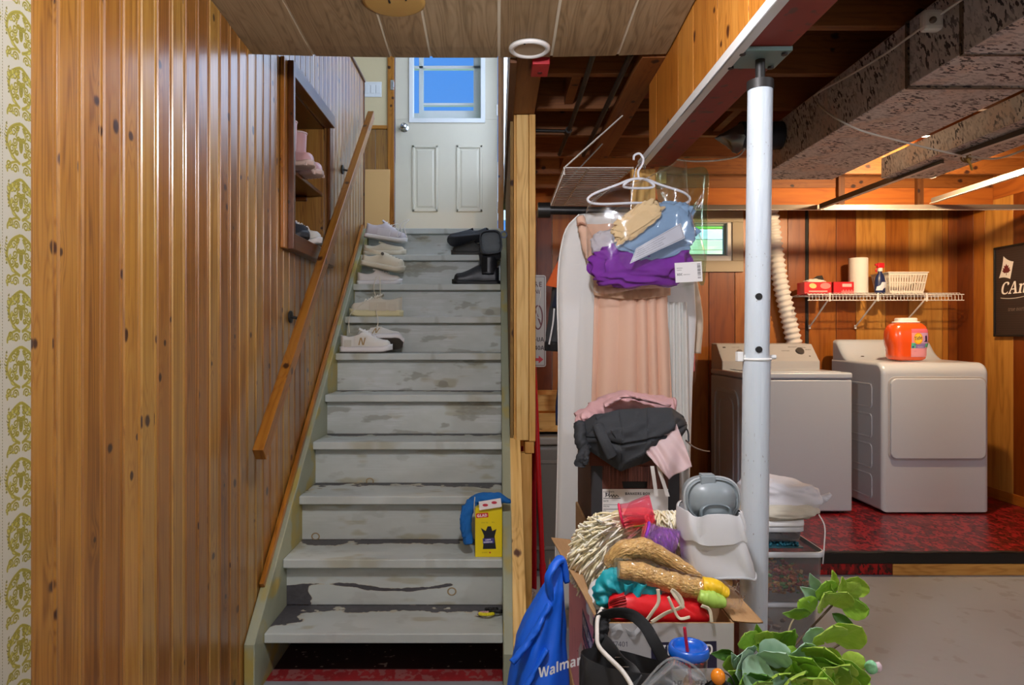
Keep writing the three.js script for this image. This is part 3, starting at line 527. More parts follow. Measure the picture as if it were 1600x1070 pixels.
{ // added fill lamp behind the camera, brightens duct undersides and fronts
  const t = thing('added_fill_lamp', 'added fill lamp with a white drum shade, unseen behind the camera', 'floor lamp', V(1.9, 0, 1.3));
  mesh('base', lathe([[0, 0.03], [0.13, 0.025], [0.14, 0.01], [0.14, 0], [0, 0]], 32), W.white, t); mesh('pole', rod(V(0, 0.03, 0), V(0, 1.22, 0), 0.012, 12), W.white, t);
  mesh('shade', lathe([[0.16, 1.2], [0.14, 1.48], [0.137, 1.48], [0.157, 1.2]], 36), M({ phys: { color: 0xf4f1e8, roughness: 0.9, transmission: 0.6, thickness: 0, side: THREE.DoubleSide } }), t);
  mesh('bulb', new THREE.SphereGeometry(0.035, 20, 14).translate(0, 1.34, 0), M({ color: 0xffffff, emissive: LAMP.floor[0], emissiveIntensity: 3 }), t); mesh('harp', rod(V(0, 1.22, 0), V(0, 1.3, 0), 0.01, 10), W.white, t);
  const l = new THREE.PointLight(LAMP.floor[0], LAMP.floor[1], 0, 2); l.castShadow = true; l.shadow.radius = 3; l.position.set(0, 1.34, 0); t.add(l);
}
{ // bare bulb between the joists, behind the duct end
  const p = V(2.5, JO - 0.115, -3.93), t = thing('light_bulb', 'bare glowing bulb in a porcelain holder under the laundry joists', 'light bulb', p);
  mesh('holder', lathe([[0, 0.115], [0.055, 0.115], [0.05, 0.09], [0.028, 0.075], [0.026, 0.045], [0, 0.045]], 24), W.white, t);
  mesh('bulb', lathe([[0.012, 0.05], [0.014, 0.035], [0.028, 0.012], [0.03, -0.005], [0.022, -0.025], [0, -0.032]], 24), M({ color: 0xfff4dd, roughness: 0.4, emissive: LAMP.laundry[0], emissiveIntensity: 3 }), t);
  const l = new THREE.PointLight(LAMP.laundry[0], LAMP.laundry[1], 0, 2); l.castShadow = true; l.shadow.radius = 1.4; t.add(l);
}
// ---------------------------------------------------------------- steel column and framing beside the stair
{
  const t = thing('steel_column', 'white painted telescoping steel column under the red beam', 'column', V(0.672, 0, -1.81));
  const lean = (y) => 0.026 * (y / 2), paint = M({ roughness: 0.42, bumpMap: grit, bumpScale: 0.0006, map: rep(tex(256, 256, (u, v) => { const n = fbm(u, v, 3, 3, 3, 71), k = sstep(0.9, 0.93, fbm(u, v, 34, 40, 2, 81)); return mix3(mix3([204, 213, 219], [190, 200, 207], n), [126, 122, 118], k * 0.8); }), 0.4, 0.4) });
  const seg = (y0, y1, r, m, name, n = 32) => mesh(name, rod(V(lean(y0), y0, 0), V(lean(y1), y1, 0), r, n), m, t);
  seg(0.004, 1.195, 0.0353, paint, 'outer_tube'); seg(1.19, H + 0.66, 0.0318, paint, 'inner_tube');
  const y = 1.197; mesh('collar', [new THREE.TorusGeometry(0.0345, 0.004, 8, 40).rotateX(Math.PI / 2).translate(lean(y), y, 0), rod(V(lean(y) - 0.052, y + 0.006, 0.0), V(lean(y) + 0.05, y + 0.006, 0.0), 0.006, 10), box(lean(y) - 0.054, lean(y) - 0.038, y - 0.006, y + 0.02, -0.01, 0.01, 0.002)], W.white, t);
  for (const py of [463, 546]) { const q = at(1186, py, 1.778); mesh('pin_hole', rod(V(q.x - 0.672, q.y, 0.02), V(q.x - 0.672, q.y, 0.0335), 0.0085, 20), W.black, t); }
  const yt = H + 0.66;
  mesh('cap', [rod(V(lean(yt), yt - 0.006, 0), V(lean(yt), yt + 0.018, 0), 0.034, 32), rod(V(lean(yt), yt, 0), V(lean(yt), H + 0.736, 0), 0.0125, 20)], W.iron, t);
  const pl = mesh('top_plate', box(-0.052, 0.086, H + 0.735, H + 0.747, -0.06, 0.06, 0.002), M({ color: 0x7f9a96, roughness: 0.5, metalness: 0.3 }), t);
  for (const [x, z] of [[-0.038, 0.045], [0.07, 0.045], [-0.038, -0.045], [0.07, -0.045]]) mesh('bolt', new THREE.CylinderGeometry(0.008, 0.008, 0.008, 6).translate(x, H + 0.733, z), W.iron, pl);
  mesh('base_plate', box(-0.07, 0.07, 0, 0.008, -0.07, 0.07, 0.002), W.iron, t);
}
{ // doubled studs standing on the sloping plate
  reseed(91);
  struct('stud', box(0.088, 0.145, EYE - 0.475, H + 1.028, -3.2, -3.15, 0.003, 'y'), W.studs[0]);
  struct('stud', box(0.1465, 0.176, EYE - 0.48, H + 1.028, -3.2, -3.145, 0.003, 'y'), W.studs[1]);
  struct('stud', box(0.076, 0.0875, EYE - 0.47, H + 1.028, -3.24, -3.155, 0.002, 'y'), W.studs[2]);
  struct('stud_block', box(0.128, 0.17, EYE - 0.535, EYE - 0.482, -3.21, -3.15, 0.003, 'y'), W.studs[2]);
  struct('stud_block', box(0.11, 0.16, 0.0, EYE - 0.535, -3.21, -3.16, 0.003, 'y'), W.studs[1]);
}
{ const p = at(845, 100, 2.52), t = thing('box_cover', 'square red metal cover on the trimmer beside the white ceiling ring', 'box cover', V(p.x, H + 1.0, -2.58)); mesh('cover', box(-0.032, 0.032, 0.0, 0.028, -0.045, 0.08, 0.003), matte(0xb01c28, 0.5), t); mesh('knockout', new THREE.CylinderGeometry(0.01, 0.01, 0.004, 16).translate(0, -0.001, 0), matte(0x5c1016, 0.5), t); }
{ // ring and round cover on the plank ceiling
  const c = CEIL - 0.034, t = thing('ceiling_ring', 'round white trim ring set in the planked ceiling', 'ceiling fitting', V(0.113, c, -2.395));
  const g = lathe([[0.052, 0.004], [0.056, -0.006], [0.066, -0.008], [0.073, -0.002], [0.073, 0.006], [0.052, 0.006]], 40); mesh('ring', g, W.white, t);
  mesh('insert', new THREE.CylinderGeometry(0.054, 0.054, 0.006, 36).translate(0, 0.002, 0), matte(0xb09c80, 0.7), t);
  mesh('screw', new THREE.CylinderGeometry(0.004, 0.004, 0.003, 10).translate(-0.02, -0.0075, 0.059), W.iron, t);
  const k = thing('ceiling_plate', 'round tan blank plate on the planked ceiling above the stair', 'ceiling fitting', V(-0.32, CEIL, -2.115));
  mesh('plate', lathe([[0, -0.012], [0.085, -0.012], [0.096, -0.008], [0.098, 0], [0, 0]], 40), matte(0xb8934e, 0.6), k);
  for (const [x, z] of [[-0.012, 0.015], [0.04, 0.03]]) mesh('slot', box(x - 0.003, x + 0.003, -0.014, -0.011, z - 0.01, z + 0.01, 0.001), W.black, k);
}
// ---------------------------------------------------------------- ducts and cords overhead
const PLAT = 0.117;
{
  const duct = (name, label, x0, x1, y0, y1, d0, d1, cuts) => {
    const t = thing(name, label, 'duct', V((x0 + x1) / 2, y0, -d1)), o = t.position, ds = [d0, ...cuts, d1];
    for (let i = 0; i < ds.length - 1; i++) {
      const low = i === 0 && cuts.length > 1 ? 0.004 : 0, L = (g) => g.translate(-o.x, -o.y, -o.z), s = mesh('section', L(box(x0 - low, x1 + low, y0 - low, y1, -ds[i + 1] + 0.002, -ds[i] - 0.002, 0.004, 'z')), W.galv, t);
      if (i) mesh('seam', [L(box(x0 - 0.006, x1 + 0.006, y0 - 0.007, y0 + 0.002, -ds[i] - 0.008, -ds[i] + 0.008, 0.001, 'z')), L(box(x0 - 0.007, x0 + 0.002, y0, y1, -ds[i] - 0.008, -ds[i] + 0.008, 0.001, 'z'))], W.galvSide, t);
    }
    return t;
  };
  reseed(101);
  duct('air_duct', 'wide mottled galvanised air duct running under the joists beside the column', 1.374, 1.782, H + 0.838, JO - 0.004, 0.9, 3.63, [2.014, 2.283]);
  duct('air_duct', 'narrower low galvanised air duct to the right of the wide one', 2.03, 2.3, H + 0.84, H + 0.947, 1.2, 3.615, [2.4]);
  for (const d of [1.6, 2.7]) struct('duct_hanger', box(2.1, 2.13, H + 0.947, JO, -d - 0.001, -d + 0.001, 0), W.galvSide);
  const el = thing('duct_elbow', 'dark foil wrapped branch duct behind the column', 'duct', V(1.37, H + 0.975, -3.3));
  mesh('sleeve', rod(V(0, 0, 0), V(-0.2, 0.0, 0), 0.066, 28), M({ color: 0x2c3036, roughness: 0.45, metalness: 0.5 }), el);
  mesh('foil_end', warp(new THREE.ConeGeometry(0.068, 0.12, 24, 6, true).rotateZ(Math.PI / 2).translate(-0.26, -0.012, 0), (v) => { const k = n3(v.x * 60, v.y * 60, v.z * 60, 3) - 0.5; v.x += k * 0.02; v.y += k * 0.02; }), M({ color: 0x9aa4a8, roughness: 0.3, metalness: 0.9 }), el);
  const rd = thing('round_duct', 'round shiny galvanised pipe crossing between the joists at the top edge', 'duct', V(0.8, H + 1.13, -2.13));
  mesh('pipe', rod(V(0, 0, 0), V(0.56, 0, 0), 0.062, 28), M({ map: T.galv, color: 0xc2c8c4, roughness: 0.35, metalness: 0.8 }), rd);
  // thin pipes under the floor over the coats
  const pipe = M({ color: 0x2a2622, roughness: 0.5, metalness: 0.4 });
  let t = thing('water_pipe', 'thin dark pipe under the joists nearest the doubled studs', 'pipe', V(0.355, H + 1.045, -2.5)); mesh('pipe', tube([V(0, 0, 0), V(0.005, -0.005, -0.8), V(0.0, 0.0, -1.4)], 0.011), pipe, t); mesh('elbow', rod(V(0.003, -0.006, -0.92), V(0.003, -0.006, -0.98), 0.017, 12), pipe, t); mesh('branch', tube([V(0, -0.004, -0.95), V(-0.2, 0, -0.95)], 0.009), pipe, t);
  t = thing('water_pipe', 'thin dark pipe under the joists beside the wide flat board', 'pipe', V(0.492, H + 1.04, -2.5)); mesh('pipe', tube([V(0, 0, 0), V(0, 0, -0.7), V(0, 0, -1.4)], 0.012), pipe, t);
  // white cord with its box
  const cw = M({ color: 0xe2ded2, roughness: 0.5 });
  t = thing('power_cord', 'white cord stapled along the wide duct and swagged to a ceiling rail', 'cord', V(1.36, H + 1.02, -2.93)); const o = t.position, q = (px, py, d) => at(px, py, d).sub(o);
  mesh('cord', [tube([q(1520, -12, 1.96), q(1487, 10, 2.03), q(1462, 28, 2.08)], 0.0042), tube([q(1447, 38, 2.1), q(1380, 86, 2.4), q(1320, 122, 2.66), q(1278, 145, 2.89), q(1272, 150, 2.92)], 0.0042), tube([q(1272, 150, 2.93), q(1284, 168, 2.78), q(1310, 187, 2.66), q(1335, 200, 2.64), q(1400, 219, 2.76), q(1470, 236, 2.9), q(1508, 245, 3.08)], 0.0042), tube([q(1514, 244, 3.08), q(1540, 248, 3.0), q(1566, 246, 2.9), q(1600, 234, 2.78), q(1640, 215, 2.6)], 0.0042)], cw, t);
  mesh('box', warp(box(-0.03, 0.03, -0.032, 0.032, -0.018, 0.018, 0.012).translate(...q(1455, 33, 2.08).toArray()), () => {}), cw, t);
  mesh('box_knob', new THREE.SphereGeometry(0.01, 12, 8).translate(...q(1458, 31, 2.045).toArray()), W.galvSide, t);
  t = thing('string_tie', 'short yellow string tied round the end of a ceiling rail', 'string', at(1512, 246, 3.1)); const o2 = t.position, q2 = (px, py, d) => at(px, py, d).sub(o2);
  mesh('wrap', [0, 1, 2, 3].map((i) => new THREE.TorusGeometry(0.02, 0.004, 6, 18).translate(-0.01 + i * 0.008, 0, 0.0).rotateY(0.3 * i)), matte(0x8a6a34), t); mesh('tail', tube([q2(1512, 248, 3.08), q2(1516, 256, 3.08), q2(1519, 266, 3.08)], 0.005), matte(0xd0a850), t);
  t = thing('thin_wire', 'thin white wire sagging between the beam end and the column', 'wire', at(1062, 248, 3.2)); const o3 = t.position; mesh('wire', tube([[1037, 246], [1062, 250], [1085, 252], [1125, 250], [1155, 243], [1164, 232]].map(([a, b], i) => at(a, b, i ? 3.2 : 3.12).sub(o3)), 0.004), cw, t);
}
// ---------------------------------------------------------------- washer and dryer
const enamel = M({ phys: { color: 0xbcc8d4, roughness: 0.3, clearcoat: 0.3 } }), enamel2 = M({ phys: { color: 0xc6d0da, roughness: 0.28, clearcoat: 0.3 } });
const ringRect = (w, h, r, t, dep) => { // raised rounded outline in the x-y plane
  const path = (a, b, q) => { const s = new THREE.Path(); s.moveTo(-a + q, -b); s.lineTo(a - q, -b); s.absarc(a - q, -b + q, q, -Math.PI / 2, 0); s.lineTo(a, b - q); s.absarc(a - q, b - q, q, 0, Math.PI / 2); s.lineTo(-a + q, b); s.absarc(-a + q, b - q, q, Math.PI / 2, Math.PI); s.lineTo(-a, -b + q); s.absarc(-a + q, -b + q, q, Math.PI, Math.PI * 1.5); return s; };
  const s = new THREE.Shape(path(w / 2, h / 2, r).getPoints(6)); s.holes.push(path(w / 2 - t, h / 2 - t, Math.max(0.002, r - t)));
  return new THREE.ExtrudeGeometry(s, { depth: dep, bevelEnabled: true, bevelSize: t * 0.3, bevelThickness: t * 0.3, bevelSegments: 2 });
};
const roundRect = (w, h, r, dep, bev = 0.004) => { const s = new THREE.Shape(); const a = w / 2, b = h / 2; s.moveTo(-a + r, -b); s.lineTo(a - r, -b); s.absarc(a - r, -b + r, r, -Math.PI / 2, 0); s.lineTo(a, b - r); s.absarc(a - r, b - r, r, 0, Math.PI / 2); s.lineTo(-a + r, b); s.absarc(-a + r, b - r, r, Math.PI / 2, Math.PI); s.lineTo(-a, -b + r); s.absarc(-a + r, -b + r, r, Math.PI, Math.PI * 1.5); return new THREE.ExtrudeGeometry(s, { depth: dep, bevelEnabled: bev > 0, bevelSize: bev, bevelThickness: bev, bevelSegments: 3, curveSegments: 8 }); };
{
  const w = 0.701, dp = 0.68, h = 0.911, t = thing('washing_machine', 'white top loading washing machine with dial console, behind the column', 'washing machine', V(1.938, PLAT, -4.74));
  mesh('cabinet', box(-w / 2, w / 2, 0.015, h - 0.045, -dp / 2, dp / 2, 0.012), enamel, t);
  mesh('top', box(-w / 2 - 0.002, w / 2 + 0.002, h - 0.042, h, -dp / 2, dp / 2 + 0.004, 0.014), enamel, t);
  mesh('lid', box(-w / 2 + 0.06, w / 2 - 0.06, h - 0.004, h + 0.006, -dp / 2 + 0.24, dp / 2 - 0.03, 0.006), enamel, t);
  const side = ringRect(0.5, 0.72, 0.09, 0.02, 0.004).rotateY(-Math.PI / 2).translate(-w / 2 + 0.001, 0.42, 0);
  mesh('side_emboss', [side, ringRect(0.3, 0.6, 0.07, 0.014, 0.003).rotateY(-Math.PI / 2).translate(-w / 2 + 0.001, 0.42, 0)], enamel, t);
  for (const [x, z] of [[-0.3, 0.28], [0.3, 0.28], [-0.3, -0.28], [0.3, -0.28]]) mesh('foot', new THREE.CylinderGeometry(0.02, 0.024, 0.018, 14).translate(x, 0.009, z), W.black, t);
  const sh = new THREE.Shape([[0, 0], [0.235, 0], [0.235, 0.055], [0.215, 0.072], [0.11, 0.172], [0, 0.178]].map(([a, b]) => new THREE.Vector2(a, b)));
  const cg = new THREE.ExtrudeGeometry(sh, { depth: w - 0.02, bevelEnabled: true, bevelSize: 0.006, bevelThickness: 0.006, bevelSegments: 2 }); cg.rotateY(-Math.PI / 2).translate(w / 2 - 0.01, h, -dp / 2 + 0.006);
  const cn = mesh('console', cg, M({ color: 0xb8b9ba, roughness: 0.4 }), t);
  const face = (x, s) => { const p = V(x, h + 0.072 + s * 0.1, -dp / 2 + 0.222 - s * 0.105); return p; }, tilt = Math.atan2(0.105, 0.1);
  const knob = (x, s, r, m) => { const p = face(x, s); mesh('dial', new THREE.CylinderGeometry(r * 0.8, r, 0.02, 28).rotateX(Math.PI / 2).rotateX(-tilt).translate(p.x, p.y + 0.006, p.z + 0.006), m, cn); mesh('dial_ring', new THREE.TorusGeometry(r * 1.12, 0.004, 8, 32).rotateX(-tilt).translate(p.x, p.y, p.z), W.chrome, cn); };
  knob(-0.2, 0.45, 0.022, M({ color: 0x8a8480, roughness: 0.35 })); knob(-0.11, 0.45, 0.022, M({ color: 0x8a8480, roughness: 0.35 })); knob(0.235, 0.5, 0.034, M({ color: 0x4a4642, roughness: 0.35 }));
  const pr = canv(512, 128, (g, W0, H0) => { g.fillStyle = '#b8b9ba'; g.fillRect(0, 0, W0, H0); g.fillStyle = '#3a3632'; g.font = 'bold 11px sans-serif'; for (const [s, x, y] of [['DELICATE', 380, 22], ['NORMAL', 432, 28], ['HEAVY', 468, 50], ['COTTON', 336, 62]]) g.fillText(s, x, y); g.fillRect(20, 16, 16, 12); g.font = '9px sans-serif'; g.fillText('LOAD SIZE', 70, 24); g.fillText('TEMP', 150, 24); g.fillRect(474, 108, 9, 9); });
  const pc = face(0, 0.5); mesh('console_print', new THREE.PlaneGeometry(w - 0.03, 0.125).rotateX(-tilt).translate(pc.x, pc.y + 0.0045, pc.z + 0.0045), M({ map: pr, roughness: 0.4 }), cn);
}
{
  const w = 0.69, dp = 0.68, t = thing('dryer', 'white front loading clothes dryer with a large plain door, near the right wall', 'dryer', V(2.825, PLAT, -4.74));
  // body: side profile with rounded top front, extruded across, long soft edge radius
  const sh = new THREE.Shape(); sh.moveTo(-dp / 2, 0.012); sh.lineTo(dp / 2, 0.012); sh.lineTo(dp / 2, 0.90); sh.absarc(dp / 2 - 0.075, 0.90, 0.075, 0, Math.PI / 2); sh.lineTo(-dp / 2 + 0.2, 0.983); sh.lineTo(-dp / 2, 0.983); sh.closePath();
  const g = new THREE.ExtrudeGeometry(sh, { depth: w - 0.06, bevelEnabled: true, bevelSize: 0.022, bevelThickness: 0.03, bevelSegments: 6, bevelOffset: -0.022, curveSegments: 10 }); g.rotateY(-Math.PI / 2).translate(w / 2 - 0.03, 0, 0);
  mesh('cabinet', g, enamel2, t);
  const pr = [[0, 0.95], [0.3, 0.968], [0.2, 1.0], [0.12, 1.06], [0.075, 1.105], [0.03, 1.122], [0, 1.122]], cs = new THREE.Shape(); cs.moveTo(0, 0.95); cs.lineTo(0.34, 0.965); cs.bezierCurveTo(0.2, 0.985, 0.16, 1.03, 0.115, 1.085); cs.quadraticCurveTo(0.09, 1.122, 0.05, 1.122); cs.lineTo(0, 1.122);
  const cg = new THREE.ExtrudeGeometry(cs, { depth: w - 0.1, bevelEnabled: true, bevelSize: 0.03, bevelThickness: 0.045, bevelSegments: 6, bevelOffset: -0.03, curveSegments: 14 }); cg.rotateY(-Math.PI / 2).translate(w / 2 - 0.05, 0, -dp / 2);
  const cn = mesh('console', cg, enamel2, t);
  for (const [x, r] of [[0.02, 0.038]]) { mesh('dial', new THREE.CylinderGeometry(r * 0.8, r, 0.024, 30).rotateX(Math.PI / 2 - 0.95).translate(x, 1.046, -dp / 2 + 0.16), M({ color: 0xd8d8d8, roughness: 0.3 }), cn); mesh('dial_ring', new THREE.TorusGeometry(r * 1.1, 0.003, 8, 36).rotateX(-0.95).translate(x, 1.04, -dp / 2 + 0.157), M({ color: 0x55565a, roughness: 0.3 }), cn); }
  mesh('badge', new THREE.SphereGeometry(0.012, 16, 8).scale(1.3, 0.6, 0.5).rotateX(-0.6).translate(-0.22, 1.0, -dp / 2 + 0.208), M({ color: 0x6a6c70, roughness: 0.25, metalness: 0.8 }), cn);
  const dw = 0.6, dh = 0.505, dy = 0.615, dr = mesh('door', roundRect(dw, dh, 0.035, 0.012, 0.006).translate(0.01, dy, dp / 2 - 0.002), enamel2, t);
  mesh('door_groove', ringRect(dw + 0.03, dh + 0.03, 0.045, 0.008, 0.002).translate(0.01, dy, dp / 2 - 0.001), M({ color: 0xb4b4b6, roughness: 0.4 }), dr);
  for (let i = 0; i < 4; i++) mesh('side_emboss', ringRect(0.32, 0.16, 0.03, 0.008, 0.003).rotateY(-Math.PI / 2).translate(-w / 2 + 0.001, 0.15 + i * 0.2, 0.06), enamel2, t);
  for (const [x, z] of [[-0.28, 0.28], [0.28, 0.28], [-0.28, -0.28], [0.28, -0.28]]) mesh('foot', new THREE.CylinderGeometry(0.02, 0.024, 0.018, 14).translate(x, 0.009, z), W.black, t);
}
{ // detergent tub on the dryer: clear orange body, white lid, printed label
  const p = V(2.752, PLAT + 0.984, -4.6), t = thing('detergent_tub', 'clear orange detergent tub with white lid and pink label on the dryer', 'detergent tub', p);
  const prof = [[0.7, 0.0], [0.86, 0.012], [0.9, 0.04], [0.9, 0.075], [0.97, 0.11], [1, 0.15], [0.98, 0.195], [0.88, 0.228], [0.72, 0.245], [0.6, 0.25]];
  const ring = (k, y, n = 40) => Array.from({ length: n }, (_, i) => { const a = i / n * Math.PI * 2, c = Math.cos(a), s = Math.sin(a), f = (q) => Math.sign(q) * Math.pow(Math.abs(q), 0.62); return V(f(c) * 0.131 * k, y, f(s) * 0.085 * k); });
  mesh('body', loft(prof.map(([k, y]) => ring(k, y))), M({ phys: { color: 0xf2581c, roughness: 0.22, clearcoat: 0.8, clearcoatRoughness: 0.08 } }), t);
  mesh('shoulder', loft([ring(0.62, 0.249), ring(0.64, 0.258), ring(0.52, 0.262)]), W.white, t);
  mesh('lid', loft([ring(0.5, 0.26), ring(0.51, 0.262), ring(0.51, 0.279), ring(0.47, 0.284)]), W.white, t);
  const lab = canv(512, 640, (g, w, h) => {
    g.fillStyle = '#e9a0ac'; g.fillRect(0, 0, w, h); g.fillStyle = '#d86a80'; g.fillRect(0, 0, w, 90); g.fillStyle = '#c9a4cc'; g.fillRect(150, 90, 362, 240); g.fillStyle = '#5cc8a0'; g.fillRect(0, 320, 190, 120); g.fillRect(400, 330, 112, 90); g.fillStyle = '#8f7fc0'; g.fillRect(120, 330, 290, 110);
    g.fillStyle = '#f4a41c'; g.beginPath(); g.arc(190, 220, 132, 0, 7); g.fill(); g.fillStyle = '#f8d23c'; g.beginPath(); g.arc(190, 220, 104, 0, 7); g.fill();
    g.fillStyle = '#2a2060'; g.font = 'bold 112px sans-serif'; g.save(); g.translate(78, 262); g.rotate(-0.12); g.fillText('Tide', 0, 0); g.restore();
    g.fillStyle = '#2b1d4c'; g.beginPath(); g.moveTo(392, 160); g.lineTo(458, 150); g.lineTo(462, 260); g.lineTo(490, 292); g.lineTo(350, 300); g.lineTo(402, 262); g.fill();
    g.fillStyle = '#3a4c9c'; g.font = 'bold 34px sans-serif'; g.fillText('PODS', 60, 372); g.beginPath(); g.arc(52, 410, 26, 0, 7); g.fill(); g.fillStyle = '#ffffff'; g.font = '26px sans-serif'; g.fillText('Spring Meadow', 180, 420);
    g.fillStyle = '#c86a84'; g.font = '30px sans-serif'; g.fillText('4 IN 1', 80, 520);
  });
  const y0 = 0.024, y1 = 0.21; const ls = sheet(20, 20, (u, v) => { const y = lerp(y0, y1, v); let k = 1; for (let i = 0; i < prof.length - 1; i++) if (y >= prof[i][1] && y <= prof[i + 1][1]) k = lerp(prof[i][0], prof[i + 1][0], (y - prof[i][1]) / (prof[i + 1][1] - prof[i][1])); const x = lerp(-0.012, 0.108, u) * (1 - 0.06 * Math.abs(v - 0.5)); const c = clamp(x / (0.131 * k), -1, 1), cc = Math.pow(Math.abs(c), 1 / 0.62), s = Math.sqrt(Math.max(0, 1 - cc * cc)); return V(x, y, 0.085 * k * Math.pow(s, 0.62) + 0.0016); }, 0.0008);
  mesh('label', ls, M({ map: lab, roughness: 0.35 }), t);
}
{ // corrugated vent hose
  const pts = [at(1203, 322, 5.155), at(1209, 372, 5.155), at(1219, 440, 5.155), at(1234, 505, 5.155), at(1246, 560, 5.155)], c = new THREE.CatmullRomCurve3(pts), t = thing('vent_hose', 'white corrugated vent hose hanging down the wall behind the column', 'vent hose', pts[4]);
  const rings = [], N = 168, fr = c.computeFrenetFrames(N); for (let i = 0; i <= N; i++) { const p = c.getPointAt(i / N), r = 0.054 + 0.0075 * Math.cos(i * Math.PI * 2 / 6); rings.push(Array.from({ length: 28 }, (_, k) => { const a = k / 28 * Math.PI * 2; return p.clone().addScaledVector(fr.normals[i], Math.cos(a) * r).addScaledVector(fr.binormals[i], Math.sin(a) * r).sub(pts[4]); })); }
  mesh('hose', loft(rings), M({ color: 0xe2e0da, roughness: 0.45 }), t);
}
// window in the back wall
{
  const [x0, x1, y0, y1] = WIN, wf = struct('window_1'), fr = (a, b, c, d, w, z0, z1) => [box(a, b, c, c + w, z0, z1, 0.004), box(a, b, d - w, d, z0, z1, 0.004), box(a, a + w, c + w, d - w, z0, z1, 0.004), box(b - w, b, c + w, d - w, z0, z1, 0.004)];
  mesh('casing', fr(x0 - 0.075, x1 + 0.08, y0 - 0.085, y1 + 0.05, 0.085, ZB + 0.001, ZB + 0.02), M({ color: 0xb8aa90, roughness: 0.6 }), wf);
  mesh('window_frame', fr(x0, x1, y0, y1, 0.04, ZB - 0.1, ZB + 0.006), W.white, wf);
  mesh('sash', fr(x0 + 0.035, x1 - 0.035, y0 + 0.035, y1 - 0.035, 0.022, ZB - 0.06, ZB - 0.03), M({ color: 0x9fb4a8, roughness: 0.4 }), wf);
  mesh('glass', box(x0 + 0.05, x1 - 0.05, y0 + 0.05, y1 - 0.05, ZB - 0.046, ZB - 0.042, 0), clear(0xffffff, 0), wf);
}
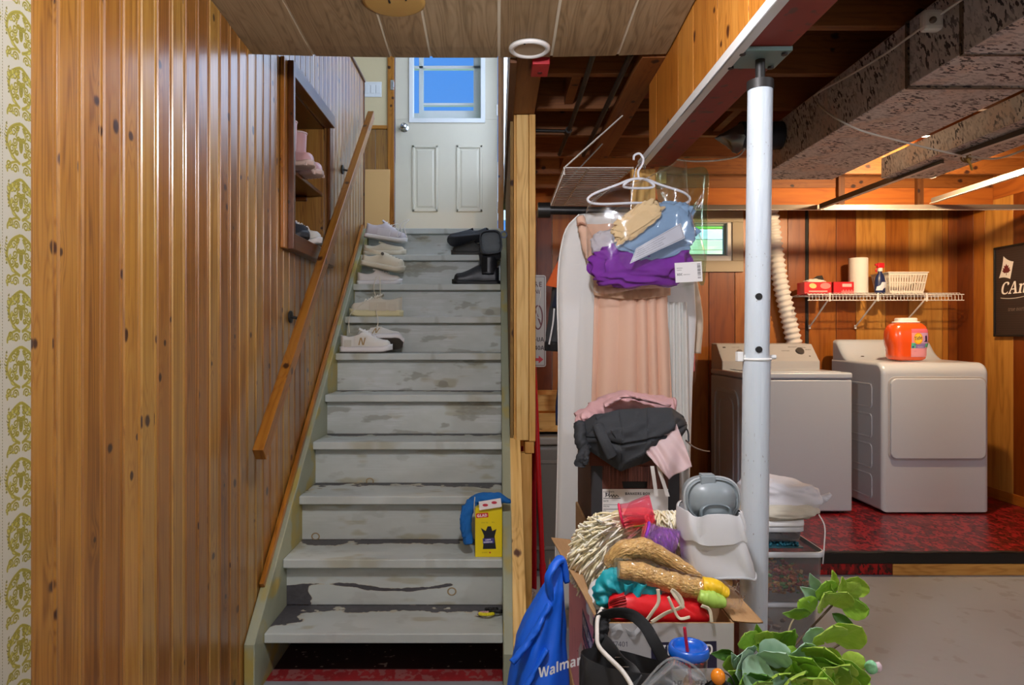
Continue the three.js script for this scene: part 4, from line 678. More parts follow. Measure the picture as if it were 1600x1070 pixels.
// wire shelf with its things
{
  const SY = H + 0.31, d0 = 4.93, d1 = 5.215, xa = 2.24, xb = 3.37, t = thing('wire_shelf', 'white wire shelf on three brackets above the washer and dryer', 'shelf', V(2.78, SY, -5.2));
  const o = t.position, L = (g) => g.translate(-o.x, -o.y, -o.z), dk = [];
  for (const [y, d] of [[SY, d0], [SY - 0.042, d0], [SY, d1], [SY - 0.004, 5.07]]) dk.push(L(rod(V(xa, y, -d), V(xb, y, -d), 0.0035, 8)));
  mesh('rail', dk, W.wire, t); const ws = [];
  for (let x = xa + 0.01; x <= xb; x += 0.0245) ws.push(L(tube([V(x, SY + 0.003, -d1), V(x, SY + 0.003, -d0 - 0.004), V(x, SY - 0.042, -d0 + 0.003)], 0.0022, 5, 10)));
  const wm = mesh('deck_wires', ws, W.wire, t);
  for (const x of [2.4, 2.75, 3.1]) mesh('bracket', [L(rod(V(x, SY - 0.03, -d0 - 0.01), V(x - 0.015, SY - 0.23, -d1), 0.006, 8)), L(rod(V(x - 0.015, SY - 0.245, -d1), V(x - 0.015, SY - 0.215, -d1), 0.009, 8)), L(rod(V(x, SY - 0.05, -d0), V(x, SY + 0.012, -d0), 0.006, 8))], W.wire, t);
  const on = (px, d) => V((px - CX) / F * d, SY + 0.0075, -d);
  let p = on(1272, 5.06), k = thing('cloth_box', 'open red carton with a black flap on the left end of the wire shelf', 'box', p);
  const rp = canv(256, 128, (g, w, h) => { g.fillStyle = '#d8262c'; g.fillRect(0, 0, w, h); g.fillStyle = '#f08a84'; g.beginPath(); g.ellipse(200, 40, 50, 34, 0, 0, 7); g.fill(); g.fillStyle = '#e8d080'; g.beginPath(); g.ellipse(80, 40, 36, 28, 0.3, 0, 7); g.fill(); g.fillStyle = '#fff4e8'; g.fillRect(40, 96, 180, 8); });
  mesh('carton', box(-0.1, 0.1, 0, 0.088, -0.06, 0.06, 0.003), matte(0xd42a2c, 0.45), k); mesh('front_print', new THREE.PlaneGeometry(0.196, 0.084).translate(0, 0.044, 0.0605), M({ map: rp, roughness: 0.4 }), k);
  mesh('tissue', blob(0.07, 0.02, 0.04, { amp: 0.3, s: 4 }).translate(0.0, 0.092, 0), matte(0xe8e2d4), k);
  const fl = new THREE.Shape([[-0.055, 0], [0.055, 0.0], [0.05, 0.05], [0.01, 0.045]].map(([a, b]) => new THREE.Vector2(a, b)));
  mesh('flap', new THREE.ExtrudeGeometry(fl, { depth: 0.004, bevelEnabled: false }).rotateX(-0.5).translate(0.02, 0.098, 0.0), matte(0x2a2622, 0.5), k);
  p = on(1313, 5.06); k = thing('soap_box', 'small closed red carton beside the paper towel roll', 'box', p);
  const rp2 = canv(256, 128, (g, w, h) => { g.fillStyle = '#c81e2a'; g.fillRect(0, 0, w, h); g.fillStyle = '#f4b8b4'; g.fillRect(110, 18, 120, 34); g.fillStyle = '#f07a78'; g.beginPath(); for (let i = 0; i <= 40; i++) g.lineTo(96 + i * 4, 90 + 10 * Math.sin(i * 0.7)); g.lineTo(256, 128); g.lineTo(96, 128); g.fill(); });
  mesh('carton', box(-0.075, 0.075, 0, 0.09, -0.05, 0.05, 0.003), matte(0xc4202a, 0.45), k); mesh('front_print', new THREE.PlaneGeometry(0.146, 0.086).translate(0, 0.045, 0.0505), M({ map: rp2, roughness: 0.4 }), k);
  p = on(1341, 5.07); k = thing('paper_towel_roll', 'tall white paper towel roll standing on the wire shelf', 'paper towel', p);
  mesh('roll', lathe([[0.02, 0.001], [0.064, 0.0], [0.066, 0.004], [0.066, 0.266], [0.063, 0.27], [0.021, 0.269], [0.02, 0.001]], 40), M({ color: 0xe6e2d8, roughness: 0.9, bumpMap: weave, bumpScale: 0.0006 }), k); mesh('core', lathe([[0.0195, 0], [0.0195, 0.2695], [0.017, 0.2695], [0.017, 0]], 24), matte(0x9c8464), k);
  p = on(1375, 5.0); k = thing('spray_bottle', 'blue and white spray bottle with a red trigger in front of the basket', 'spray bottle', p);
  mesh('body', lathe([[0, 0], [0.034, 0], [0.038, 0.008], [0.038, 0.09], [0.03, 0.13], [0.014, 0.155], [0.014, 0.172]], 28).scale(1, 1, 0.7), M({ color: 0x1c2c58, roughness: 0.35 }), k);
  mesh('label', warp(new THREE.CylinderGeometry(0.0385, 0.0385, 0.06, 24, 1, true, -1, 2).translate(0, 0.055, 0), (v) => { v.z *= 0.71; v.x += (v.y - 0.05) * 0.25; }), M({ color: 0xd6dde6, roughness: 0.4, side: THREE.DoubleSide }), k);
  mesh('neck', new THREE.CylinderGeometry(0.016, 0.018, 0.025, 18).translate(0, 0.178, 0), W.white, k);
  mesh('trigger', [box(-0.022, 0.028, 0.188, 0.228, -0.014, 0.014, 0.006), box(-0.036, -0.018, 0.205, 0.222, -0.008, 0.008, 0.003), tube([V(-0.016, 0.192, 0), V(-0.03, 0.18, 0), V(-0.026, 0.16, 0)], 0.005, 6)], M({ color: 0xc81a24, roughness: 0.35 }), k);
  // slotted basket
  p = V(2.985, SY + 0.0075, -5.075); k = thing('plastic_basket', 'white slotted plastic basket at the right of the wire shelf', 'basket', p);
  const bw = 0.14, bd = 0.115, bh = 0.155, tp = 0.022, bars = [], P = (u, y) => { const e = tp * (y / bh); return [bw - tp + e, bd - tp + e]; };
  const post = (x, z, sx, sz, th) => { const [a0, c0] = P(0, 0.0), [a1, c1] = P(0, bh); bars.push(bar(V(x * a0, 0.0, z * c0), V(x * a1, bh, z * c1), th, 0.004, V(sx, 0, sz), 0.001)); };
  for (let i = 0; i <= 14; i++) for (const s of [-1, 1]) post(i / 7 - 1, s, 0, 1, 0.0085);
  for (let i = 1; i < 11; i++) for (const s of [-1, 1]) post(s, i / 5.5 - 1, 1, 0, 0.0085);
  for (const y of [0.012, 0.082, 0.146]) { const [a, c] = P(0, y), th = y === 0.082 ? 0.01 : 0.022; for (const s of [-1, 1]) { bars.push(box(-a, a, y - th / 2, y + th / 2, s * c - 0.0025, s * c + 0.0025, 0.001), box(s * a - 0.0025, s * a + 0.0025, y - th / 2, y + th / 2, -c, c, 0.001)); } }
  bars.push(box(-bw + tp, bw - tp, 0, 0.004, -bd + tp, bd - tp, 0.001)); mesh('basket_body', bars, M({ color: 0xe8e2d4, roughness: 0.4 }), k);
  mesh('rim', [box(-bw - 0.008, bw + 0.008, bh - 0.004, bh + 0.004, bd - 0.004, bd + 0.008, 0.002), box(-bw - 0.008, bw + 0.008, bh - 0.004, bh + 0.004, -bd - 0.008, -bd + 0.004, 0.002), box(-bw - 0.008, -bw + 0.004, bh - 0.004, bh + 0.004, -bd, bd, 0.002), box(bw - 0.004, bw + 0.008, bh - 0.004, bh + 0.004, -bd, bd, 0.002)], M({ color: 0xe8e2d4, roughness: 0.4 }), k);
}
{ // dark framed sign on the right wall
  const d0 = 4.4, d1 = 4.81, y0 = H + 0.005, y1 = H + 0.63, t = thing('wall_sign', 'dark framed chalk style sign with a flag and lettering on the right wall', 'sign', V(XR - 0.012, y0, -(d0 + d1) / 2)), hw = (d1 - d0) / 2, h = y1 - y0;
  mesh('board', box(-0.006, 0.011, 0.005, h - 0.005, -hw + 0.005, hw - 0.005, 0.001), W.black, t);
  const f = 0.014; mesh('frame', [box(-0.016, 0.011, 0, f, -hw, hw, 0.003), box(-0.016, 0.011, h - f, h, -hw, hw, 0.003), box(-0.016, 0.011, 0, h, -hw, -hw + f, 0.003), box(-0.016, 0.011, 0, h, hw - f, hw, 0.003)], W.black, t);
  const pr = canv(512, 768, (g, w, h2) => {
    g.fillStyle = '#2c201c'; g.fillRect(0, 0, w, h2); g.strokeStyle = '#3a2c26'; g.lineWidth = 3; for (let i = 0; i < 40; i++) { g.beginPath(); g.moveTo(0, i * 20); g.lineTo(w, i * 20 + 8); g.stroke(); }
    g.fillStyle = '#dcd6d0'; g.beginPath(); g.moveTo(96, 70); g.quadraticCurveTo(150, 120, 220, 130); g.lineTo(180, 280); g.quadraticCurveTo(110, 250, 40, 262); g.quadraticCurveTo(90, 170, 96, 70); g.fill();
    g.fillStyle = '#5c1a1c'; g.beginPath(); const mp = [[0, -50], [12, -28], [28, -36], [24, -8], [44, -16], [38, 4], [52, 12], [22, 34], [4, 30], [3, 54], [-3, 54], [-4, 30], [-22, 34], [-52, 12], [-38, 4], [-44, -16], [-24, -8], [-28, -36], [-12, -28]]; mp.forEach(([a, b], i) => (i ? g.lineTo(132 + a, 190 + b) : g.moveTo(132 + a, 190 + b))); g.fill();
    g.fillStyle = '#e6e2dc'; g.font = 'italic bold 150px serif'; g.fillText('CAnada', 52, 410); g.strokeStyle = '#b8b2aa'; g.lineWidth = 7; g.beginPath(); g.moveTo(60, 440); g.quadraticCurveTo(240, 470, 460, 420); g.stroke();
    g.fillStyle = '#7a6c62'; g.font = 'italic 44px serif'; g.fillText('true north', 150, 560);
  });
  mesh('print', new THREE.PlaneGeometry(hw * 2 - 2 * f, h - 2 * f).rotateY(-Math.PI / 2).translate(-0.0066, h / 2, 0), M({ map: pr, roughness: 0.6 }), t);
}
// ---------------------------------------------------------------- shoes
// toe towards +x, sole on y = 0. o: L length, W width, hb heel height, ht throat height, toe toe height, sole thickness
function shoeRings(L, Wd, hb, ht, toe, { open = 0.42, n = 26, lean = 0 } = {}) {
  const rings = [];
  for (let i = 0; i <= n; i++) {
    const t = i / n, e = Math.min(1, Math.min(t / 0.09, (1 - t) / 0.13)), end = Math.sqrt(1 - (1 - e) ** 2) * 0.94 + 0.06;
    const w = Wd / 2 * (0.76 + 0.24 * sstep(0.25, 0.72, t)) * end, x = (t - 0.5) * L, cz = 0.006 * Math.sin(t * 3.1) + lean * t;
    const top = t < open ? lerp(hb, ht, sstep(0.05, open, t)) - 0.014 * Math.sin(Math.PI * clamp((t - 0.06) / open)) : lerp(ht, toe, Math.pow(sstep(open, 0.9, t), 0.75)) * (t > 0.9 ? Math.sqrt(Math.max(0.05, 1 - ((t - 0.9) / 0.105) ** 2)) : 1);
    const hole = 1 - sstep(open - 0.06, open + 0.03, t), hs = sstep(0.02, 0.08, t) * hole, fl = lerp(top, 0.03, hs);
    const P = [[-0.9, 0], [-1, 0.2], [-1.0, 0.45], [-0.92, 0.72], [-0.72, 0.94], [-0.58, 1]], r = [];
    for (const [a, b] of P) r.push([a, b * top]);
    r.push([-0.44, lerp(top * 1.02, fl, hs * 0.75)], [-0.2, lerp(top * 1.05, fl, hs)], [0, lerp(top * 1.06, fl, hs)], [0.2, lerp(top * 1.05, fl, hs)], [0.44, lerp(top * 1.02, fl, hs * 0.75)]);
    for (const [a, b] of [...P].reverse()) r.push([-a, b * top]);
    r.push([0.5, 0], [0, 0], [-0.5, 0]);
    rings.push(r.map(([a, b]) => V(x, Math.max(b, 0), cz + a * w)));
  }
  return rings;
}
function soleGeo(L, Wd, th, lift = 0.012, flare = 1.08) {
  const n = 26, rings = [];
  for (let i = 0; i <= n; i++) { const t = i / n, e = Math.min(1, Math.min(t / 0.08, (1 - t) / 0.14)), end = Math.sqrt(1 - (1 - e) ** 2) * 0.95 + 0.05, w = Wd / 2 * flare * (0.78 + 0.22 * sstep(0.25, 0.72, t)) * end, x = (t - 0.5) * L * 1.02, cz = 0.006 * Math.sin(t * 3.1), y = lift * Math.max(0, (t - 0.78) / 0.22) ** 1.6; rings.push([[-1, y + th * 0.25], [-1.02, y + th * 0.6], [-0.97, y + th], [0, y + th], [0.97, y + th], [1.02, y + th * 0.6], [1, y + th * 0.25], [0.9, y], [0, y], [-0.9, y]].map(([a, b]) => V(x, b, cz + a * w))); }
  return loft(rings);
}
function lacesGeo(L, Wd, ht, toe, rows = 5, r = 0.0025) {
  const g = []; for (let i = 0; i < rows; i++) { const t = 0.45 + i * 0.055, x = (t - 0.5) * L, top = lerp(ht, toe, Math.pow(sstep(0.42, 0.9, t), 0.75)), w = Wd * 0.26, dx = i % 2 ? 0.008 : -0.008; g.push(tube([V(x, top * 0.93, -w), V(x + dx, top * 1.08 + 0.002, 0), V(x + 0.012, top * 0.93, w)], r, 6, 8), tube([V(x + 0.012, top * 0.93, -w), V(x - dx, top * 1.085 + 0.004, 0), V(x, top * 0.93, w)], r, 6, 8)); }
  return g;
}
const panelOn = (L, Wd, hgt, t0, t1, y0, y1, side, off = 0.0025) => sheet(12, 6, (u, v) => { const t = lerp(t0, t1, u), y = lerp(y0, y1, v); const w = Wd / 2 * (0.76 + 0.24 * sstep(0.25, 0.72, t)) * (1 - 0.1 * Math.max(0, v - 0.4)) + off; return V((t - 0.5) * L, y, 0.006 * Math.sin(t * 3.1) + side * w); }, 0.0016);
function sneaker(name, label, { L = 0.27, Wd = 0.095, hb = 0.075, ht = 0.092, toe = 0.05, th = 0.028, upper, sole, lining = 0x8c8880, lace, accent, accent2, group }) {
  const t = thing(name, label, 'shoe', null, group);
  mesh('sole', soleGeo(L, Wd, th, 0.014), sole, t);
  const up = loft(shoeRings(L * 0.97, Wd, hb, ht, toe)).translate(0, th * 0.6, 0); mesh('upper', up, upper, t);
  mesh('insole', sheet(8, 6, (u, v) => V(lerp(-0.42, -0.1, u) * L, th * 0.6 + 0.034, (v - 0.5) * Wd * 0.46), 0.002), matte(lining, 0.9), t);
  mesh('tongue', sheet(8, 6, (u, v) => V(lerp(-0.13, 0.03, u) * L, th * 0.6 + lerp(ht * 1.22, ht * 0.98, u), (v - 0.5) * Wd * 0.5).add(V(0, -0.01 * (2 * v - 1) ** 2, 0)), 0.006), upper, t);
  if (lace) mesh('laces', lacesGeo(L, Wd, ht + th * 0.6, toe + th * 0.6).map((g) => g), lace, t);
  if (accent) for (const s of [1, -1]) mesh('side_panel', panelOn(L * 0.97, Wd, hb, 0.3, 0.62, th * 0.9, th + 0.045, s), accent, t);
  if (accent2) for (const s of [1, -1]) mesh('heel_panel', panelOn(L * 0.97, Wd, hb, 0.1, 0.24, th * 0.9, th + 0.035, s), accent2, t);
  return t;
}
const place = (o, px, py, d, ry = 0, rz = 0, rx = 0) => { o.position.copy(at(px, py, d)); o.rotation.set(rx, ry, rz, 'YXZ'); return o; };
const leather = (c, r = 0.55) => M({ color: c, roughness: r, bumpMap: grit, bumpScale: 0.0004 });
const knit = (c) => M({ color: c, roughness: 0.85, bumpMap: weave, bumpScale: 0.0008 });
const onStep = (k, px, back, o, ry = 0, rz = 0, rx = 0, dy = 0) => { const d = stepD(k) + back; o.position.set((px - CX) / F * d, stepY(k) + dy, -d); o.rotation.set(rx, ry, rz, 'YXZ'); return o; };
// left side of the steps, from the top
onStep(8, 601, 0.075, sneaker('sneaker', 'cream low slip-on style sneaker lying under the silvery one on the top step', { L: 0.265, hb: 0.05, ht: 0.06, toe: 0.04, th: 0.03, upper: knit(0xd2cab0), sole: matte(0xd8d0b8) }), 0.05);
onStep(8, 602, 0.085, sneaker('sneaker', 'silvery white sneaker with loose laces, stacked on top of a cream one', { upper: knit(0xcfc9cc), sole: matte(0xe0dcd6), lace: matte(0xeae6e0), accent: M({ color: 0xd6d2d4, roughness: 0.4 }), th: 0.024 }), 0.02, -0.16, 0, 0.098);
{ const t = thing('shoelace', 'loose pale shoelace looping from the silvery white sneaker', 'shoelace', at(628, 356, 4.25)), o = t.position; mesh('lace', tube([[612, 352], [622, 350], [628, 362], [620, 370], [628, 348], [640, 343], [632, 352], [636, 372]].map(([a, b], i) => at(a, b, 4.23 + 0.006 * (i % 3)).sub(o)), 0.0026, 6, 60), matte(0xece8e0), t); }
onStep(7, 593, 0.1, sneaker('sneaker', 'plain white low sneaker underneath the cream clog', { L: 0.27, hb: 0.06, ht: 0.07, toe: 0.04, th: 0.026, upper: leather(0xded8cf, 0.5), sole: matte(0xdedad6), lace: matte(0xe8e4dc) }), 0.04);
function clog(label, dy, back, rz) {
  const L = 0.265, Wd = 0.1, t = thing('clog', label, 'shoe', null), m = matte(0xd9cfb4, 0.6);
  mesh('sole', soleGeo(L, Wd, 0.03, 0.02, 1.1), m, t); mesh('upper', loft(shoeRings(L * 0.97, Wd * 1.02, 0.045, 0.082, 0.062, { open: 0.46 })).translate(0, 0.018, 0), m, t);
  const h = []; for (let r = 0; r < 4; r++) for (const s of [-1, 0, 1]) { const tt = 0.6 + r * 0.08, x = (tt - 0.5) * L, y = 0.018 + lerp(0.082, 0.062, Math.pow(sstep(0.46, 0.9, tt), 0.75)) * (s ? 0.98 : 1.06); h.push(rod(V(x, y - 0.006, s * 0.03), V(x, y + 0.0012, s * 0.032), 0.005, 10)); } for (let r = 0; r < 4; r++) for (const s of [-1, 1]) { const tt = 0.6 + r * 0.085, x = (tt - 0.5) * L; h.push(rod(V(x, 0.05, s * Wd * 0.44), V(x, 0.05, s * Wd * 0.515), 0.0055, 10)); }
  const vh = matte(0x6c6450); for (const q of h) mesh('vent_hole', q, vh, t);
  mesh('heel_strap', loft(Array.from({ length: 25 }, (_, i) => { const a = i / 24 * Math.PI, c = V(-0.01 - 0.115 * Math.sin(a), 0.088 + 0.012 * Math.sin(a), 0.053 * Math.cos(a)), n = V(-Math.sin(a), 0, Math.cos(a)); return [[-1, -1], [-1, 1], [1, 1], [1, -1]].map(([p, q]) => c.clone().addScaledVector(n, p * 0.003).add(V(0, q * 0.009, 0))); })), m, t);
  for (const s of [-1, 1]) mesh('rivet', rod(V(-0.008, 0.088, s * 0.05), V(-0.008, 0.088, s * 0.059), 0.009, 14), matte(0x4a463c), t);
  return onStep(7, 597, back, t, 0.03, rz, 0, dy);
}
clog('cream foam clog with heel strap lying on the white sneaker', 0.094, 0.095, -0.2);
// running shoe with the toe to the left
const runA = sneaker('running_shoe', 'cream grey mesh running shoe pointing left, alone on its step', { L: 0.3, hb: 0.088, ht: 0.09, toe: 0.055, th: 0.038, upper: knit(0xd2cab4), sole: matte(0xd8cc9c), lace: matte(0xe6e0cc), accent: leather(0xcabfa6), accent2: leather(0xcdc4ae) });
onStep(6, 588, 0.09, runA, Math.PI + 0.03);
{ const t = thing('shoelace', 'two pale laces of the running shoe hanging over the step edge', 'shoelace', at(575, 490, 3.7)), o = t.position; mesh('lace', [[[588, 466], [584, 450], [586, 438], [588, 432]], [[595, 466], [594, 450], [594, 438], [593, 432]], [[572, 470], [556, 482], [547, 492], [545, 506], [546, 520]], [[590, 474], [588, 488], [591, 500], [589, 512]]].map((l, j) => tube(l.map(([a, b]) => at(a, b, j < 2 ? 3.86 : 3.71).sub(o)), 0.0024, 6, 24)), matte(0xd8d0b8), t); }
// pair with the letter patches
{
  const nb = canv(256, 192, (g, w, h) => { g.fillStyle = '#ded9cc'; g.fillRect(0, 0, w, h); g.fillStyle = '#a88c5c'; g.font = 'bold 190px sans-serif'; g.save(); g.transform(1, 0, -0.25, 1, 70, 0); g.fillText('N', 30, 166); g.restore(); });
  const mk = (label) => { const t = sneaker('sneaker', label, { L: 0.275, hb: 0.07, ht: 0.09, toe: 0.045, th: 0.03, upper: leather(0xdfdbd0), sole: matte(0xe6e2de), lace: matte(0xf0ece6), accent2: leather(0xccc8b8), group: 'white sneakers with tan letter patches' }); const pm = M({ map: nb, roughness: 0.6 });
    mesh('letter_patch', panelOn(0.267, 0.095, 0.07, 0.3, 0.56, 0.03, 0.085, 1, 0.003), pm, t); mesh('letter_patch', panelOn(0.267, 0.095, 0.07, 0.56, 0.3, 0.03, 0.085, -1, 0.003), pm, t);
    mesh('outsole', soleGeo(0.272, 0.092, 0.005, 0.014, 1.0).translate(0, -0.004, 0), matte(0x4a4038), t); return t; };
  onStep(5, 572, 0.058, mk('white sneaker with tan letter patch standing upright in front of its mate'), 0.02, 0, 0, 0.005);
  onStep(5, 591, 0.135, mk('white sneaker with tan letter patch tipped over to show its dark sole'), -0.2, 0.02, -0.75, 0.045);
}
// right side, near the top
{
  const t1 = sneaker('sneaker', 'black sneaker underneath the upturned black shoe on the top step', { L: 0.26, hb: 0.06, ht: 0.075, toe: 0.045, th: 0.028, upper: leather(0x26241f), sole: matte(0x2e2a24), lace: matte(0x2c2a26) }); onStep(8, 737, 0.09, t1, Math.PI - 0.15);
  const t2 = sneaker('slip_on_shoe', 'black slip-on shoe with grey rim resting on a black sneaker', { L: 0.27, hb: 0.05, ht: 0.055, toe: 0.04, th: 0.02, upper: leather(0x23262c, 0.45), sole: matte(0x33363c) }); onStep(8, 733, 0.07, t2, Math.PI - 0.1, -0.18, 0.5, 0.1);
  const boot = (name, label, c, soleC) => {
    const t = thing(name, label, 'boot'), up = leather(c, 0.4); mesh('sole', soleGeo(0.285, 0.1, 0.026, 0.01), matte(soleC), t);
    mesh('foot', loft(shoeRings(0.275, 0.097, 0.09, 0.105, 0.055, { open: 0.4 })).translate(0, 0.014, 0), up, t);
    const rg = []; for (let i = 0; i <= 10; i++) { const f = i / 10, y = 0.06 + f * 0.115, cx = -0.072 - 0.004 * f, rx = 0.062 - 0.008 * Math.sin(f * 3), rz = 0.04 + 0.004 * f; rg.push(Array.from({ length: 28 }, (_, k) => { const a = k / 28 * 6.2832; return V(cx + Math.cos(a) * rx, y + 0.008 * f * Math.cos(a * 2), Math.sin(a) * rz); })); }
    for (let i = 10; i >= 4; i--) rg.push(rg[i].map((p) => V((p.x + 0.074) * 0.9 - 0.074, p.y, p.z * 0.88)));
    mesh('shaft', loft(rg), up, t);
    for (const s of [-1, 1]) mesh('elastic_gore', sheet(6, 10, (u, v) => { const a = lerp(0.85, 1.45, u), y = 0.075 + v * 0.088; return V(-0.074 + Math.cos(a) * 0.06, y, s * (0.0428 + 0.003 * v) * Math.sin(a) ** 0.5); }, 0.003), matte(0x0c0c0e, 0.9), t);
    mesh('pull_tab', sheet(3, 8, (u, v) => V(-0.136 + 0.01 * Math.sin(v * 3.14), 0.15 + 0.045 * v, (u - 0.5) * 0.018), 0.003), matte(0x2a3550, 0.8), t); return t;
  };
  onStep(7, 744, 0.09, boot('ankle_boot', 'black ankle boot with elastic side panel pointing left', 0x191c22, 0x141416), Math.PI);
  const b2 = thing('ankle_boot', 'dark grey boot lying over the black ankle boot with its top opening outward', 'boot'); // seen into its shaft
  const sq = (k, f) => Array.from({ length: 32 }, (_, i) => { const a = i / 32 * 6.2832, g = (c) => Math.sign(c) * Math.pow(Math.abs(c), 0.55); return V(g(Math.cos(a)) * 0.066 * k, g(Math.sin(a)) * 0.072 * k, f); });
  mesh('shaft', loft([sq(0.9, -0.1), sq(0.97, -0.05), sq(1, 0), sq(1.0, 0.006), sq(0.9, 0.008), sq(0.87, 0), sq(0.84, -0.05), sq(0.5, -0.06)]), leather(0x3c4148, 0.5), b2);
  mesh('lining', loft([sq(0.83, -0.03), sq(0.84, -0.008), sq(0.5, -0.012)]), M({ color: 0x6f767a, roughness: 0.95, bumpMap: grit, bumpScale: 0.002 }), b2);
  mesh('foot', warp(loft(shoeRings(0.2, 0.1, 0.05, 0.06, 0.045, { open: 0.05 })).rotateY(Math.PI / 2).rotateX(0.5), () => {}).translate(0.02, -0.05, -0.14), leather(0x2a2d33, 0.5), b2);
  mesh('pull_tab', new THREE.TorusGeometry(0.018, 0.004, 8, 20).translate(0.08, 0.04, 0.0), matte(0x6f80a8, 0.7), b2);
  b2.position.copy(at(767, 378, 4.02)); b2.rotation.set(-0.1, 0.1, 0.08);
}
// shoes in the wall recess
{
  const SH = H + 0.42 + 0.3285, rain = (name, label, x, d, ry) => {
    const t = thing(name, label, 'rain boot', V(x, SH, -d), 'pink rain boots on the cubby shelf'); t.rotation.y = ry; const pk = M({ color: 0xc99a98, roughness: 0.45 }), so = matte(0xd0b4a4);
    mesh('sole', soleGeo(0.19, 0.075, 0.022, 0.008), so, t);
    const tr = []; for (let i = 0; i < 8; i++) for (const s of [-1, 1]) tr.push(box(-0.08 + i * 0.022, -0.068 + i * 0.022, 0.0, 0.014, s * 0.036 - 0.004, s * 0.036 + 0.004, 0.001)); mesh('tread_blocks', tr, so, t);
    mesh('foot', loft(shoeRings(0.182, 0.073, 0.07, 0.09, 0.05, { open: 0.02 })).translate(0, 0.012, 0), pk, t);
    const rg = []; for (let i = 0; i <= 10; i++) { const f = i / 10, y = 0.05 + f * 0.16; rg.push(Array.from({ length: 26 }, (_, k) => { const a = k / 26 * 6.2832; return V(-0.045 + Math.cos(a) * (0.046 + 0.006 * f), y, Math.sin(a) * (0.036 + 0.006 * f)); })); } for (let i = 10; i >= 5; i--) rg.push(rg[i].map((p) => V((p.x + 0.045) * 0.9 - 0.045, p.y, p.z * 0.9)));
    mesh('shaft', loft(rg), pk, t); mesh('rim', new THREE.TorusGeometry(0.048, 0.0045, 8, 32).scale(1.06, 0.86, 1).rotateX(Math.PI / 2).translate(-0.045, 0.209, 0), M({ color: 0xd8bcb4, roughness: 0.5 }), t); return t;
  };
  rain('rain_boot', 'dusty pink rain boot nearer the dark casing, toe towards the stairs', XL - 0.015, 3.03, -0.3); rain('rain_boot', 'dusty pink rain boot farther back on the cubby shelf', XL - 0.02, 3.2, -0.35);
  const fl = H + 0.42 + 0.0125;
  const a = sneaker('sneaker', 'dark blue and black sneaker in the lower cubby space', { L: 0.24, hb: 0.08, upper: knit(0x20242c), sole: matte(0x35383c), lace: matte(0x46609a) }); a.position.set(XL - 0.075, fl, -3.06); a.rotation.y = -0.2;
  const b = sneaker('sneaker', 'worn white sneaker beside the dark one in the lower cubby space', { L: 0.24, hb: 0.08, upper: leather(0xc9c4b8), sole: matte(0xd8d4cc), lace: matte(0xe4e0d8) }); b.position.set(XL - 0.065, fl, -3.24); b.rotation.y = -0.05;
}
// ---------------------------------------------------------------- hanging things beside the stair
// closed tube with an elliptical, wrinkled section along a path: sleeves, folds, bundles
function foldTube(pts, rad, { n = 20, seg = 40, amp = 0.1, freq = 6, s = 1, up = V(0, 0, 1) } = {}) {
  const c = new THREE.CatmullRomCurve3(pts, false, 'centripetal'), rings = [];
  for (let i = 0; i <= seg; i++) {
    const t = i / seg, p = c.getPoint(t), tg = c.getTangent(t), x = up.clone().cross(tg).normalize(), y = tg.clone().cross(x).normalize(), [a, b] = rad(t);
    rings.push(Array.from({ length: n }, (_, k) => { const th = k / n * 6.2832, w = 1 + amp * (n3(20 + Math.cos(th) * 1.2 + t * freq, 20 + Math.sin(th) * 1.2, 20 + t * freq * 1.7, s) * 2 - 1) + amp * 0.6 * (n3(40 + Math.cos(th) * 3 + t * freq * 2, 40 + Math.sin(th) * 3, t * 9 + 3, s + 3) * 2 - 1); return p.clone().addScaledVector(x, Math.cos(th) * a * w).addScaledVector(y, Math.sin(th) * b * w); }));
  }
  return loft(rings);
}
const loc = (o) => (px, py, d) => at(px, py, d).sub(o);
{ // black rod under the wire rack, fixed to the stud
  const t = thing('closet_rod', 'black closet rod with a bulky end under the wire rack', 'rod', V(0.595, H + 0.56, -3.04)); mesh('rod', rod(V(0, 0, 0), V(-0.37, 0.006, 0), 0.019, 16), M({ color: 0x1b1a19, roughness: 0.4 }), t); mesh('end_cap', rod(V(-0.36, 0.006, 0), V(-0.415, 0.006, 0), 0.034, 18), M({ color: 0x1b1a19, roughness: 0.4 }), t);
}
{ // wire rack slung under the joists
  const y = H + 0.75, t = thing('wire_rack', 'white wire closet shelf slung level under the joists by two straps', 'rack', V(0.3, y, -3.02)), o = t.position, L = loc(o), g = [];
  const c = [V(0.297, y, -3.02), V(0.6, y, -3.02), V(0.52, y, -3.93), V(0.3, y, -3.93)].map((p) => p.sub(o));
  mesh('front_lip', [rod(c[0], c[3], 0.005, 8), rod(c[0].clone().add(V(0, -0.028, 0)), c[3].clone().add(V(0, -0.028, 0)), 0.004, 8)], W.wire, t);
  for (let i = 0; i <= 22; i++) { const f = i / 22; g.push(rod(c[0].clone().lerp(c[3], f), c[1].clone().lerp(c[2], f), 0.003, 6), rod(c[0].clone().lerp(c[3], f), c[0].clone().lerp(c[3], f).add(V(0, -0.028, 0)), 0.0026, 6)); }
  mesh('deck_wires', g, W.wire, t); mesh('cross_wire', [rod(c[1], c[2], 0.004, 8), rod(c[0].clone().lerp(c[1], 0.35), c[3].clone().lerp(c[2], 0.35), 0.004, 8)], W.wire, t);
  mesh('strap', bar(c[0], V(0.615, H + 1.06, -3.18).sub(o), 0.006, 0.02, V(0, 0, 1), 0.001), W.wire, t); mesh('strap', bar(L(870, 300, 3.6), V(0.59, H + 1.06, -3.62).sub(o), 0.006, 0.014, V(0, 0, 1), 0.001), M({ color: 0x8c8a86, roughness: 0.4, metalness: 0.5 }), t);
}
